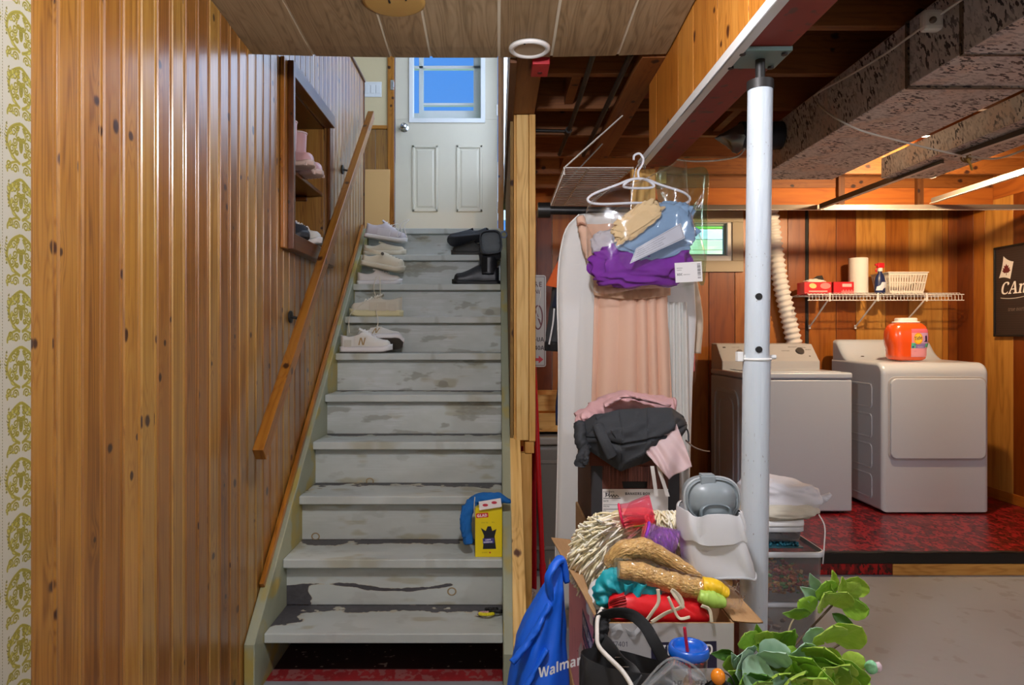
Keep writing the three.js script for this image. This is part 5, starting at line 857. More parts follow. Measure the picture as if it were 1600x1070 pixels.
{ // sports jacket with orange shoulder
  const t = thing('jacket', 'dark jacket with orange and navy shoulder hanging left of the white garment bag', 'jacket', at(905, 345, 3.04)), L = loc(t.position), d = 3.02;
  mesh('body', foldTube([L(915, 352, d), L(912, 420, d), L(908, 540, d), L(905, 665, d)], (f) => [0.055 + 0.055 * f, 0.05], { amp: 0.12, s: 4 }), cloth(0x1d2c5a), t);
  mesh('sleeve', foldTube([L(898, 366, d - 0.03), L(882, 430, d - 0.04), L(876, 495, d - 0.05), L(872, 542, d - 0.05)], (f) => [0.042 + 0.014 * f, 0.045], { amp: 0.1, s: 9 }), cloth(0x3b3d40), t);
  mesh('shoulder_panel', sheet(8, 16, (u, v) => L(lerp(lerp(893, 853, v), lerp(904, 872, v) + 4 * Math.sin(v * 3), u), lerp(366, 446, v) + 4 * u, d - 0.085 - 0.02 * Math.sin(u * 2.6)), 0.004), cloth(0xd9622a), t);
  mesh('yoke', sheet(8, 14, (u, v) => L(lerp(lerp(884, 862, v), lerp(898, 886, v), u), lerp(392, 480, v), d - 0.096 - 0.018 * Math.sin(u * 3)), 0.004), cloth(0x1a2238), t);
  mesh('piping', tube([L(866, 482, d - 0.11), L(864, 505, d - 0.115), L(858, 538, d - 0.11)], 0.004, 6), matte(0xd8d8d8), t);
  mesh('cuff', foldTube([L(872, 534, d - 0.05), L(871, 549, d - 0.05)], () => [0.058, 0.05], { seg: 6, amp: 0.04 }), cloth(0x17181a), t);
  mesh('hanger', tube([L(897, 356, d), L(905, 346, d), L(906, 336, d)], 0.004), W.chrome, t);
}
{ // long white garment bag and what hangs with it
  const d = 2.86, t = thing('garment_bag', 'long white garment bag hanging full length behind the peach dress', 'garment bag', at(980, 270, d)), L = loc(t.position);
  const lf = [[905, 335], [886, 355], [876, 390], [871, 450], [873, 560], [872, 700], [868, 870], [866, 950]], rt = [[1040, 335], [1068, 370], [1084, 420], [1088, 500], [1082, 600], [1078, 740], [1076, 870], [1074, 950]];
  const ed = (arr, v) => { const f = v * (arr.length - 1), i = Math.min(arr.length - 2, Math.floor(f)), k = f - i; return [lerp(arr[i][0], arr[i + 1][0], k), lerp(arr[i][1], arr[i + 1][1], k)]; };
  const rg = []; for (let j = 0; j <= 40; j++) { const v = j / 40, a = ed(lf, v), b = ed(rt, v), A = L(a[0], a[1], d), B = L(b[0], b[1], d), n = 48; rg.push(Array.from({ length: n }, (_, i) => { const th = i / n * 6.2832, u = (1 - Math.cos(th)) / 2, w = Math.sin(th), p = A.clone().lerp(B, u), fold = 0.012 * Math.sin(u * 24 + v * 2) * Math.min(1, v * 3) + 0.006 * Math.sin(u * 61); p.z += w * (0.045 + fold) ; return p; })); }
  mesh('shell', loft(rg), M({ phys: { color: 0xe3e3df, roughness: 0.6, sheen: 0.2 } }), t);
  mesh('side_seam', tube(lf.map(([a, b]) => L(a, b, d)), 0.0035, 6, 60), matte(0xf0f0ec), t);
  mesh('hook', tube([L(985, 330, d), L(990, 285, d), L(994, 262, d - 0.01), L(1003, 256, d - 0.01), L(1008, 264, d)], 0.003, 8, 24), W.chrome, t);
  // peach dress in front
  const d2 = 2.79, p = thing('dress', 'long pleated peach dress hanging in front of the white garment bag', 'dress', at(985, 330, d2)), P = loc(p.position), pc = M({ phys: { color: 0xe6bea4, roughness: 0.85, sheen: 0.3, side: THREE.DoubleSide } });
  const pl = (u, v) => 0.5 + 0.5 * Math.sin(u * 34 + 2.2 * Math.sin(u * 7 + 1) + 0.6 * v), skirt = sheet(150, 30, (u, v) => { const x0 = lerp(928, 919, v), x1 = lerp(1042, 1055, v), q = P(lerp(x0, x1, u), lerp(450, 760, v), d2); q.z += 0.024 * Math.pow(pl(u, v), 0.45) * (0.7 + 0.6 * v) + 0.02 * Math.sin(u * 3.14); return q; }, 0.003);
  mesh('skirt', skirt, pc, p);
  mesh('waistband', sheet(40, 6, (u, v) => { const q = P(lerp(926, 1044, u), lerp(446, 462, v) + 6 * Math.sin(u * 3.14), d2); q.z += 0.034 + 0.012 * Math.sin(u * 3.14) + 0.004 * Math.sin(u * 60); return q; }, 0.004), cloth(0xcfa888), p);  // browner than the skirt: shadow at the waist put into its colour
  mesh('bodice', sheet(40, 20, (u, v) => { const q = P(lerp(lerp(912, 928, v), lerp(1050, 1042, v), u), lerp(352, 450, v), d2); q.z += 0.02 + 0.025 * Math.sin(u * 3.14) + 0.006 * Math.sin(u * 30 + v * 4); return q; }, 0.003), pc, p);
  mesh('sleeve', foldTube([P(906, 340, d2), P(914, 365, d2 - 0.02), P(926, 402, d2 - 0.03)], (f) => [0.018 + 0.012 * f, 0.02], { amp: 0.12, s: 12 }), pc, p);
  mesh('neck_binding', tube([P(902, 352, d2 - 0.03), P(908, 348, d2 - 0.05), P(916, 352, d2 - 0.04)], 0.004), cloth(0xc08c74), p);
  mesh('hanger_hook', tube([P(985, 345, d2), P(988, 290, d2), P(996, 258, d2), P(1004, 252, d2), P(1009, 262, d2)], 0.0028, 8, 24), W.chrome, p);
  // other garments showing at the right edge
  const w = thing('pleated_skirt', 'white pleated garment showing right of the peach dress', 'skirt', at(1062, 470, 2.8)), Q = loc(w.position);
  mesh('skirt', sheet(40, 20, (u, v) => { const q = Q(lerp(1040, lerp(1072, 1078, v), u), lerp(472, 800, v), 2.8); q.z += 0.009 * Math.sin(u * 22) + 0.004; return q; }, 0.003), cloth(0xdcdcd6), w);
  const b = thing('blouse', 'pale cream and pink sleeve of a blouse at the right of the hanging clothes', 'blouse', at(1086, 440, 2.93)), B = loc(b.position);
  mesh('sleeve', foldTube([B(1070, 400, 2.93), B(1082, 450, 2.92), B(1090, 500, 2.92), B(1088, 552, 2.92)], (f) => [0.028 - 0.01 * f, 0.03], { amp: 0.1, s: 15 }), cloth(0xd8c6ae), b);
  mesh('lining', foldTube([B(1080, 490, 2.97), B(1081, 540, 2.97), B(1080, 580, 2.97)], () => [0.014, 0.02], { amp: 0.1, s: 16 }), cloth(0xd87880), b);
}
{ // white plastic hanger on the end of the edging, with two clear bags
  const d = 2.7, h = thing('clothes_hanger', 'white plastic clothes hanger on the end of the white edging strip', 'hanger', at(998, 262, d)), L = loc(h.position), pl = M({ color: 0xe6e8ee, roughness: 0.3 });
  mesh('bar', tube([[924, 317], [998, 317], [1072, 317], [1078, 311], [1072, 303], [1030, 288], [1012, 281], [998, 279], [984, 281], [966, 288], [924, 305], [918, 312]].map(([a, b]) => L(a, b, d)), 0.0052, 10, 160, true), pl, h);
  mesh('neck', tube([[974, 291], [984, 282], [998, 279], [1012, 282], [1022, 291], [998, 294]].map(([a, b]) => L(a, b, d + 0.001)), 0.005, 10, 60, true), pl, h);
  mesh('hook', tube([[998, 279], [997, 268], [1003, 258], [1005, 248], [999, 240], [991, 243], [990, 250]].map(([a, b]) => L(a, b, d)), 0.0045, 10, 40), pl, h);
  const film = (o = {}) => clear(0xffffff, 0.16, o);
  // a crinkled pouch of clear film: outline of pixels, depth, bulge
  const pouch = (t, out, d0, bulge, s, m, name = 'film') => {
    const L2 = loc(t.position), cx = out.reduce((a, q) => a + q[0], 0) / out.length, cy = out.reduce((a, q) => a + q[1], 0) / out.length, c = new THREE.CatmullRomCurve3(out.map(([a, b]) => V(a, b, 0)), true, 'centripetal', 0.2), n = 96, rg = [];
    for (let j = 0; j <= 24; j++) { const a = (j / 24 - 0.5) * Math.PI, k = Math.cos(a), w = Math.sin(a); rg.push(Array.from({ length: n }, (_, i) => { const q = c.getPointAt(i / n), kk = Math.pow(Math.max(k, 0.02), 0.45), x = cx + (q.x - cx) * kk, y = cy + (q.y - cy) * kk; const cr = 0.016 * (n3(x * 0.05 + 9, y * 0.05 + 9, s * 3.1 + w, s) - 0.5) + 0.007 * (Math.abs(n3(x * 0.13 + y * 0.06, y * 0.11 + 9, s + w * 2, s + 7) - 0.5) - 0.25); return L2(x, y, d0).add(V(0, 0, w * bulge + cr * (1 - Math.abs(k) * 0.6))); })); }
    return mesh(name, loft(rg), m, t);
  };
  const g2 = thing('plastic_bag', 'pale green clear plastic bag hanging behind the hanger, at its right', 'bag', at(1085, 265, 2.78)); pouch(g2, [[1030, 262], [1075, 263], [1103, 263], [1105, 330], [1104, 400], [1098, 447], [1080, 425], [1040, 400], [1030, 330]], 2.78, 0.02, 3, clear(0xdff4e8, 0.2));
  const G = thing('plastic_bag', 'large clear plastic bag of folded purple and blue clothes on the hanger', 'bag', at(1000, 300, 2.64));
  pouch(G, [[918, 322], [945, 300], [1000, 282], [1040, 262], [1068, 250], [1073, 290], [1082, 345], [1098, 385], [1100, 420], [1088, 442], [1000, 452], [930, 456], [921, 430], [916, 370]], 2.66, 0.085, 1, film());
  const bund = (name, label, cat, px, py, dd, [rx, ry, rz], rot, m, op) => { const t = thing(name, label, cat, at(px, py, dd)); t.rotation.z = rot; mesh('folded_cloth', blob(rx, ry, rz, op), m, t); return t; };
  bund('folded_garment', 'bright purple folded garment at the bottom of the clear bag', 'clothing', 1003, 413, 2.665, [0.19, 0.085, 0.05], 0.04, cloth(0x7a2a9e), { p: 0.7, amp: 0.22, freq: 3, s: 21, nu: 80, nv: 50 });
  bund('folded_garment', 'white folded garment showing left in the clear bag', 'clothing', 948, 380, 2.68, [0.06, 0.05, 0.03], 0.1, cloth(0xc9c6cc), { p: 0.8, amp: 0.2, s: 24 });
  bund('folded_garment', 'light blue folded garment inside the clear bag above the purple one', 'clothing', 1026, 362, 2.625, [0.15, 0.095, 0.028], 0.3, cloth(0x86a6c6), { p: 0.6, amp: 0.2, freq: 3, s: 22, nu: 70, nv: 44 });
  bund('folded_garment', 'beige folded underwear lying on the blue garment in the clear bag', 'clothing', 993, 346, 2.582, [0.1, 0.042, 0.014], 0.62, cloth(0xd8bd90), { p: 0.7, amp: 0.25, freq: 4, s: 23, nu: 60, nv: 40 });
  const lab = canv(512, 160, (g, w, h) => { g.fillStyle = '#b9bcc6'; g.fillRect(0, 0, w, h); g.strokeStyle = '#62646c'; g.lineWidth = 3; g.strokeRect(12, 12, w - 24, h - 24); g.fillStyle = '#4a4c54'; g.font = '15px sans-serif'; ['WARNING: To avoid danger of suffocation,', 'keep this bag away from babies and children.', 'AVERTISSEMENT: Pour éviter les risques', 'd\'étouffement, tenir ce sac hors de portée'].forEach((s, i) => g.fillText(s, 30, 44 + i * 26)); });
  const inner = thing('plastic_pouch', 'smaller clear pouch with printed warning panel inside the clear bag', 'pouch', at(1030, 375, 2.58)); pouch(inner, [[958, 330], [1000, 318], [1060, 322], [1082, 345], [1084, 375], [1040, 402], [980, 420], [966, 395]], 2.6, 0.036, 5, film());
  mesh('warning_print', sheet(16, 8, (u, v) => { const q = loc(inner.position)(lerp(lerp(984, 994, v), lerp(1070, 1064, v), u), lerp(412, 388, v) - lerp(0, 40, u), 2.556); q.z += 0.008 * Math.sin(u * 3.1) + 0.003 * Math.sin(u * 14 + v * 3); return q; }, 0.0006), M({ map: lab, roughness: 0.4 }), inner);
  const tg = canv(256, 200, (g, w, h) => { g.fillStyle = '#eceae8'; g.fillRect(0, 0, w, h); g.fillStyle = '#26262a'; g.font = 'bold 30px sans-serif'; g.fillText('XSC', 16, 130); g.font = '13px sans-serif'; g.fillText('WOMENS', 16, 60); g.fillText('PURPLE', 16, 80); g.fillText('100% POLY', 74, 128); for (let i = 0; i < 30; i++) if (hash(i, 3, 4) > 0.4) g.fillRect(212, 20 + i * 5, 30, 3); });
  const lb = thing('paper_label', 'white printed paper label with barcode on the lower right of the clear bag', 'label', at(1076, 425, 2.553)); mesh('label', new THREE.PlaneGeometry(0.101, 0.074).rotateZ(0.06), M({ map: tg, roughness: 0.6 }), lb);
  mesh('backing', new THREE.BoxGeometry(0.101, 0.074, 0.0008).rotateZ(0.06).translate(0, 0, -0.0008), W.white, lb);
}
{ // metal parking sign hung behind the studs
  const d = 3.3, A = at(818, 573, d), B = at(853, 430, d), t = thing('metal_sign', 'narrow white metal sign with red arrows leaning behind the doubled studs', 'sign', V(A.x, A.y, -d)), w = B.x - A.x, h = B.y - A.y;
  const pr = canv(128, 512, (g, W0, H0) => { g.fillStyle = '#a9a6a0'; g.fillRect(0, 0, W0, H0); g.strokeStyle = '#5a4038'; g.lineWidth = 3; g.strokeRect(5, 5, W0 - 10, H0 - 10); g.fillStyle = '#4a2c28'; g.font = 'bold 40px sans-serif'; g.fillText('FIRE', 24, 62); g.font = 'bold 30px sans-serif'; g.fillText('LANE', 26, 100); g.strokeStyle = '#5a2024'; g.lineWidth = 8; g.beginPath(); g.ellipse(84, 235, 26, 66, 0, 0, 7); g.stroke(); g.beginPath(); g.moveTo(66, 190); g.lineTo(102, 280); g.stroke(); g.fillStyle = '#2a2624'; g.font = 'bold 34px sans-serif'; g.fillText('7-UA', 44, 372); g.fillText('5-40A', 32, 420); g.fillStyle = '#b3202c'; g.beginPath(); g.moveTo(116, 474); g.lineTo(88, 452); g.lineTo(88, 466); g.lineTo(24, 466); g.lineTo(24, 482); g.lineTo(88, 482); g.lineTo(88, 496); g.fill(); });
  mesh('panel', roundRect(w, h, 0.012, 0.002, 0.0006).translate(w / 2, h / 2, -0.003), M({ color: 0xa9a6a0, roughness: 0.4, metalness: 0.3 }), t); mesh('sign_print', new THREE.PlaneGeometry(w - 0.006, h - 0.006).translate(w / 2, h / 2, 0.0006), M({ map: pr, roughness: 0.45 }), t);
  mesh('hanging_wire', tube([V(w * 0.55, h - 0.02, 0.004), V(w * 0.75, h * 0.8, 0.006), V(w * 0.6, h * 0.55, 0.004), V(w * 0.78, h * 0.52, 0.004)], 0.002, 6, 30), matte(0xd8d4cc), t);
  mesh('post_strip', box(0.0, 0.03, -(A.y - 0.0), 0.02, -0.02, -0.006, 0.002), W.studs[2], t);
}
{ // red handles and things stored under the stair
  const rc = M({ color: 0xb0101e, roughness: 0.35 });
  let t = thing('broom_handle', 'thin red pole leaning beside the doubled studs', 'pole', at(850, 936, 3.27)), L = loc(t.position); mesh('handle', rod(L(850, 936, 3.27), L(834, 560, 3.42), 0.0125, 14), rc, t); mesh('grip', rod(L(850.3, 938, 3.265), L(847.6, 880, 3.29), 0.016, 14), rc, t);
  t = thing('snow_pusher', 'wide red plastic scoop standing behind the thin red pole', 'shovel', at(828, 925, 3.4)); L = loc(t.position); mesh('scoop', sheet(8, 16, (u, v) => { const q = L(lerp(814, 838, u), lerp(925, 700, v), 3.4); q.z -= 0.03 * Math.sin(u * 3.14) + 0.05 * v; return q; }, 0.006), M({ color: 0x9c0f1c, roughness: 0.45 }), t); mesh('handle', rod(L(826, 702, 3.45), L(828, 560, 3.5), 0.013, 12), rc, t);
  const tt = thing('storage_tote', 'grey translucent storage tote standing in the dark under the landing', 'tote', V(0.42, 0, -3.85));
  mesh('body', box(-0.22, 0.24, 0, 0.68, -0.2, 0.2, 0.03), M({ color: 0x77766e, roughness: 0.45 }), tt); mesh('lid', box(-0.235, 0.255, 0.68, 0.725, -0.215, 0.215, 0.012), M({ color: 0x9a988e, roughness: 0.4 }), tt); for (const y of [0.12, 0.58]) mesh('rib', box(-0.225, 0.245, y, y + 0.02, 0.198, 0.207, 0.003), M({ color: 0x83827a, roughness: 0.4 }), tt); mesh('handle', box(-0.06, 0.08, 0.63, 0.67, 0.198, 0.216, 0.005), M({ color: 0x8a887e, roughness: 0.4 }), tt);
  const cr = thing('wooden_crate', 'low wooden crate with a black cloth resting on the grey tote', 'crate', V(0.4, 0.7265, -3.85));
  reseed(131); for (const [y0, y1] of [[0, 0.09], [0.1, 0.19]]) for (const z of [-0.16, 0.148]) mesh('slat', box(-0.2, 0.22, 0.03 + y0, 0.03 + y1, z, z + 0.012, 0.002, 'x'), W.studs[1], cr); for (const x of [-0.2, 0.205]) mesh('end_board', box(x, x + 0.015, 0.03, 0.22, -0.148, 0.148, 0.002, 'y'), W.studs[2], cr); mesh('base', box(-0.2, 0.22, 0.018, 0.03, -0.16, 0.16, 0.002, 'x'), W.studs[2], cr);
  mesh('skid', box(-0.2, 0.22, 0, 0.018, -0.1, 0.1, 0.003, 'x'), W.dark, cr);
  t = thing('paper_scrap', 'crumpled grey plastic scrap on the floor beside the stair stringer', 'scrap', V(0.135, 0.03, -3.27)); mesh('scrap', blob(0.034, 0.03, 0.03, { amp: 0.35, freq: 3, s: 41 }), frost(0xd8d8d4, 0.3, 0.4), t);
  t = thing('torn_carton', 'torn strip of tan cardboard sticking up behind the blue bag', 'cardboard', at(860, 950, 2.3)); L = loc(t.position); const tc = new THREE.Shape([[0, -0.9], [0.05, -0.9], [0.052, 0.08], [0.04, 0.06], [0.036, 0.13], [0.026, 0.12], [0.02, 0.17], [0.006, 0.06]].map(([a, b]) => new THREE.Vector2(a, b * 1.0))); mesh('strip', new THREE.ExtrudeGeometry(tc, { depth: 0.004, bevelEnabled: false }).translate(-0.022, 0, 0), matte(0xb08a58, 0.9), t); t.position.y = Math.max(t.position.y, 0.9 + 0.002) - 0.0; t.position.y = at(860, 950, 2.3).y; mesh('base_fold', box(-0.022, 0.03, -t.position.y, -t.position.y + 0.004, -0.1, 0.004, 0.001), matte(0xb08a58, 0.9), t);
}
// ---------------------------------------------------------------- the pile of boxes and bags in front
const kraft = M({ roughness: 0.9, bumpMap: grit, bumpScale: 0.0004, map: rep(tex(256, 256, (u, v) => { const n = fbm(u, v, 6, 3, 4, 201), s = fbm(u, v, 90, 8, 2, 202); return mix3([188, 150, 106], [164, 126, 84], 0.5 * n + 0.5 * s); }), 0.4, 0.4) });
const carton = (t, w, h, dd, m, th = 0.004) => { // open box, base centre at the origin
  for (const s of [-1, 1]) { mesh('end_wall', box(-w / 2, w / 2, 0, h, s * dd / 2 - th / 2, s * dd / 2 + th / 2, 0.001, 'y'), m, t); mesh('side_wall', box(s * w / 2 - th / 2, s * w / 2 + th / 2, 0, h, -dd / 2, dd / 2, 0.001, 'y'), m, t); }
  mesh('base', box(-w / 2, w / 2, 0, th, -dd / 2, dd / 2, 0, 'x'), m, t);
};
{ // support boxes, mostly hidden under the pile
  let t = thing('cardboard_box', 'plain brown cardboard box hidden under the bulk store box', 'box', V(0.385, 0, -1.78)); mesh('body', box(-0.17, 0.2, 0, 0.268, -0.32, 0.28, 0.004, 'y'), kraft, t); mesh('tape', box(-0.03, 0.03, 0.2675, 0.2695, -0.32, 0.28, 0), matte(0xc8a878, 0.3), t);
  t = thing('cardboard_box', 'low brown cardboard box at the very front under the black bag', 'box', V(0.4, 0, -1.29)); mesh('body', box(-0.3, 0.27, 0, 0.45, -0.165, 0.15, 0.004, 'y'), kraft, t); mesh('tape', box(-0.3, 0.27, 0.4495, 0.4515, -0.03, 0.03, 0), matte(0xc8a878, 0.3), t);
  t = thing('cardboard_box', 'dark brown wood printed carton between the bulk store box and the column', 'box', V(0.655, 0, -2.12)); mesh('body', box(-0.06, 0.07, 0, 0.605, -0.2, 0.2, 0.004, 'y'), M({ map: T.panel, color: 0x7a4a34, roughness: 0.8 }), t); mesh('lid', box(-0.065, 0.075, 0.56, 0.612, -0.206, 0.206, 0.004, 'x'), M({ map: T.panel, color: 0x6a4030, roughness: 0.8 }), t);
  t = thing('cardboard_box', 'brown cardboard box under the filing box, mostly hidden by the fringe', 'box', V(0.475, 0, -2.55)); mesh('body', box(-0.16, 0.155, 0, 0.595, -0.2, 0.2, 0.004, 'y'), kraft, t); mesh('tape', box(-0.03, 0.03, 0.5945, 0.5965, -0.2, 0.2, 0), matte(0xc8a878, 0.3), t);
}
{ // filing box with wood print
  const d = 2.35, A = at(924, 830, d), w = 0.302, h = 0.262, t = thing('filing_box', 'wood printed cardboard filing box with white label panel and hand hole under the clothes', 'box', V(A.x + w / 2, 0.597, -d - 0.19));
  const pr = canv(512, 448, (g, W0, H0) => {
    g.fillStyle = '#38383a'; g.fillRect(0, 0, W0, H0); g.fillStyle = '#6e3f32'; g.fillRect(64, 0, 384, 250);
    for (let i = 0; i < 230; i++) { const x = 64 + hash(i, 1, 9) * 384; g.fillStyle = hash(i, 2, 9) > 0.5 ? 'rgba(40,18,14,0.5)' : 'rgba(150,96,80,0.4)'; g.fillRect(x, hash(i, 3, 9) * 90, 1.5 + hash(i, 5, 9) * 2, 60 + hash(i, 4, 9) * 160); } g.fillStyle = '#38383a'; g.fillRect(0, 250, W0, 198); g.fillRect(448, 0, 64, 448);
    g.fillStyle = '#f0eee9'; g.fillRect(64, 215, 384, 233); g.fillStyle = '#2c2c2e'; g.font = 'bold 22px sans-serif'; g.fillText('BANKERS BOX', 196, 250); g.font = '13px sans-serif'; g.fillText('CONTENTS', 70, 236); g.fillText('DATE', 70, 290); g.fillText('FROM', 70, 322); g.fillText('TO', 70, 350); g.fillText('DEPT', 70, 376);
    g.fillRect(70, 268, 100, 3); g.fillRect(70, 306, 100, 2); g.fillRect(70, 332, 100, 3); g.fillRect(70, 384, 100, 2); g.strokeStyle = '#3a3a40'; g.lineWidth = 4; g.beginPath(); [[82, 262], [92, 240], [84, 238], [86, 256], [100, 252], [104, 236], [104, 262], [116, 250], [122, 262], [130, 248], [138, 262], [146, 250], [160, 260]].forEach(([a, b], i) => (i ? g.lineTo(a, b) : g.moveTo(a, b))); g.stroke();
  });
  const m = M({ map: T.panel, color: 0x5c3a2e, roughness: 0.75 }), sh = new THREE.Shape([[-w / 2, 0], [w / 2, 0], [w / 2, h], [-w / 2, h]].map(([a, b]) => new THREE.Vector2(a, b))), hx0 = at(972, 762, d).x - t.position.x, hx1 = at(1012, 762, d).x - t.position.x, hy = at(972, 763, d).y - 0.597;
  const hole = new THREE.Path([[hx0 + 0.004, hy], [hx1 - 0.004, hy], [hx1, hy + 0.024], [hx0, hy + 0.024]].map(([a, b]) => new THREE.Vector2(a, b))); sh.holes.push(hole);
  const fg = new THREE.ExtrudeGeometry(sh, { depth: 0.004, bevelEnabled: false }); const uv = fg.attributes.uv, ps = fg.attributes.position; for (let i = 0; i < uv.count; i++) uv.setXY(i, (ps.getX(i) + w / 2) / w, ps.getY(i) / h);
  mesh('front_wall', fg.translate(0, 0, 0.186), M({ map: pr, roughness: 0.75 }), t); mesh('back_wall', box(-w / 2, w / 2, 0, h, -0.19, -0.186, 0.001), m, t); for (const s of [-1, 1]) mesh('side_wall', box(s * w / 2 - 0.002, s * w / 2 + 0.002, 0, h, -0.19, 0.189, 0.001), m, t); mesh('base', box(-w / 2, w / 2, 0, 0.004, -0.19, 0.188, 0), m, t);
  mesh('lid', [box(-w / 2 - 0.006, w / 2 + 0.006, h, h + 0.004, -0.196, 0.196, 0.002), box(-w / 2 - 0.006, w / 2 + 0.006, h - 0.045, h + 0.002, 0.191, 0.196, 0.001), box(-w / 2 - 0.006, w / 2 + 0.006, h - 0.045, h + 0.002, -0.196, -0.191, 0.001), box(-w / 2 - 0.007, -w / 2 - 0.003, h - 0.045, h + 0.002, -0.196, 0.196, 0.001), box(w / 2 + 0.003, w / 2 + 0.007, h - 0.045, h + 0.002, -0.196, 0.196, 0.001)], M({ map: T.panel, color: 0x7a4e40, roughness: 0.7 }), t);
  mesh('handle_insert', box(hx0 - 0.004, hx1 + 0.004, hy - 0.004, hy + 0.03, 0.174, 0.182, 0.001), W.black, t);
}
{ // clothes heaped on the filing box
  const d = 2.4;
  let t = thing('shirt', 'dusty pink shirt crumpled under the black trousers on the filing box', 'clothing', at(980, 650, d)), L = loc(t.position), m = M({ phys: { color: 0xd3a7a8, roughness: 0.8, sheen: 0.4 } });
  mesh('folds', [foldTube([L(905, 660, d), L(940, 640, d), L(985, 632, d), L(1050, 640, d)], () => [0.035, 0.04], { amp: 0.22, freq: 7, s: 31, seg: 60, n: 26 }), foldTube([L(925, 640, d + 0.06), L(965, 622, d + 0.06), L(1010, 626, d + 0.06), L(1052, 632, d + 0.06)], () => [0.024, 0.05], { amp: 0.25, freq: 9, s: 33, seg: 60, n: 26 }), foldTube([L(904, 656, d - 0.05), L(918, 650, d - 0.07), L(936, 655, d - 0.07)], () => [0.016, 0.03], { amp: 0.25, s: 35, n: 24 })], m, t);
  mesh('collar', foldTube([L(944, 633, d - 0.08), L(976, 618, d - 0.09), L(1000, 622, d - 0.09), L(1046, 632, d - 0.08)], (f) => [0.008, 0.03 - 0.01 * f], { amp: 0.3, freq: 9, s: 37, n: 18, seg: 50 }), m, t);
  t = thing('trousers', 'black trousers folded in a heap on top of the filing box', 'clothing', at(980, 680, 2.3)); L = loc(t.position); m = M({ color: 0x33363a, roughness: 0.85, bumpMap: weave, bumpScale: 0.0004 });
  { // a folded pair lying in a flattened heap: outline of the heap, ridges running down across it
    const pw = (a, u) => { const f = u * (a.length - 1), k = Math.min(a.length - 2, Math.floor(f)); return lerp(a[k], a[k + 1], sstep(0, 1, f - k)); };
    const tx = [903, 925, 960, 1000, 1040, 1064], ty = [664, 644, 636, 633, 634, 650], bx = [902, 930, 960, 992, 1040, 1069], by = [690, 706, 726, 716, 694, 668];
    const f = (u, v) => { const q = L(lerp(pw(tx, u), pw(bx, u), v), lerp(pw(ty, u), pw(by, u), v), 2.34), e = Math.sin(Math.PI * clamp(u, 0.02, 0.98)) ** 0.5, w = u * 9 + v * 5 + 2.2 * n3(u * 4 + 3, v * 3 + 3, 4, 6), rg = 1 - Math.abs(Math.sin(w)); q.z += e * (0.02 + 0.13 * Math.sin(Math.PI * (0.16 + 0.66 * v)) ** 0.8) + 0.016 * rg * rg * e + 0.01 * (n3(u * 12 + 9, v * 9 + 9, 2, 8) - 0.5) + (v > 0.52 && v < 0.56 ? -0.012 : 0) * e; return q; };
    mesh('legs', sheet(110, 60, f, 0.006), m, t);
    mesh('inner_fold', foldTube([L(916, 672, 2.35), L(960, 672, 2.34), L(1010, 668, 2.34), L(1056, 660, 2.36)], (g) => [0.04 + 0.012 * Math.sin(g * 3), 0.05], { amp: 0.08, s: 41, seg: 50, n: 26 }), m, t);
    mesh('pocket_seam', tube([0, 0.25, 0.5, 0.75, 1].map((k) => { const q = f(0.3 + 0.1 * k, 0.3 + 0.5 * k); q.z += 0.004; return q; }), 0.0016, 6, 30), matte(0x1c1e22), t);
  }
  mesh('waistband', foldTube([L(934, 664, 2.23), L(944, 688, 2.19), L(956, 714, 2.2)], () => [0.018, 0.01], { amp: 0.05, s: 45, n: 18 }), m, t);
  mesh('cuff', foldTube([L(906, 664, 2.3), L(908, 690, 2.26), L(914, 702, 2.26)], () => [0.02, 0.03], { amp: 0.15, s: 47, n: 20 }), m, t);
  mesh('tie', [foldTube([L(916, 696, 2.24), L(908, 712, 2.235), L(905, 728, 2.24)], (f) => [0.012 + 0.006 * f, 0.012], { amp: 0.2, s: 48, n: 16 }), foldTube([L(916, 696, 2.24), L(916, 712, 2.23), L(914, 724, 2.235)], () => [0.01, 0.012], { amp: 0.2, s: 49, n: 16 })], m, t);
  mesh('drawstring', tube([L(1062, 660, 2.32), L(1074, 672, 2.3), L(1076, 690, 2.28)], 0.003, 6), matte(0x26282c), t);
  t = thing('camisole', 'pale pink satin top hanging over the right front of the filing box', 'clothing', at(1040, 700, 2.2)); L = loc(t.position);
  mesh('front', sheet(44, 34, (u, v) => { const bx = u < 0.5 ? lerp(1010, 1043, u * 2) : lerp(1043, 1080, u * 2 - 1), by = u < 0.5 ? lerp(708, 747, u * 2) : lerp(747, 728, u * 2 - 1), q = L(lerp(lerp(1000, 1062, u), bx, v), lerp(lerp(690, 662, u), by, v), 2.19); q.z += 0.016 * Math.sin(u * 3.1) + 0.01 * Math.sin(u * 9 + v * 5) * v + 0.005 * Math.sin(u * 19 - v * 7) - 0.05 * (1 - v) * (1 - v); return q; }, 0.003), M({ phys: { color: 0xd9bfbf, roughness: 0.6, sheen: 0.4, side: THREE.DoubleSide } }), t);
  for (const [a, b, c2] of [[1016, 1020, 1019], [1026, 1034, 1037]]) mesh('ribbon', sheet(2, 16, (u, v) => { const q = L(lerp(lerp(a, b, v), c2 + 4, v * v) + u * 6, lerp(728, 776, v), 2.195); q.z += 0.004 * Math.sin(v * 5); return q; }, 0.0012), matte(0xdedbd6, 0.6), t);
  const wr = thing('thin_cable', 'thin grey cable drooping from the clothes heap towards the washer', 'cable', at(1072, 690, 2.4)); const LW = loc(wr.position); mesh('cable', tube([LW(1072, 688, 2.4), LW(1082, 697, 2.6), LW(1096, 703, 3.0), LW(1108, 705, 3.8), LW(1107, 704, 5.2)], 0.003, 6, 30), matte(0x9a948c), wr);
}
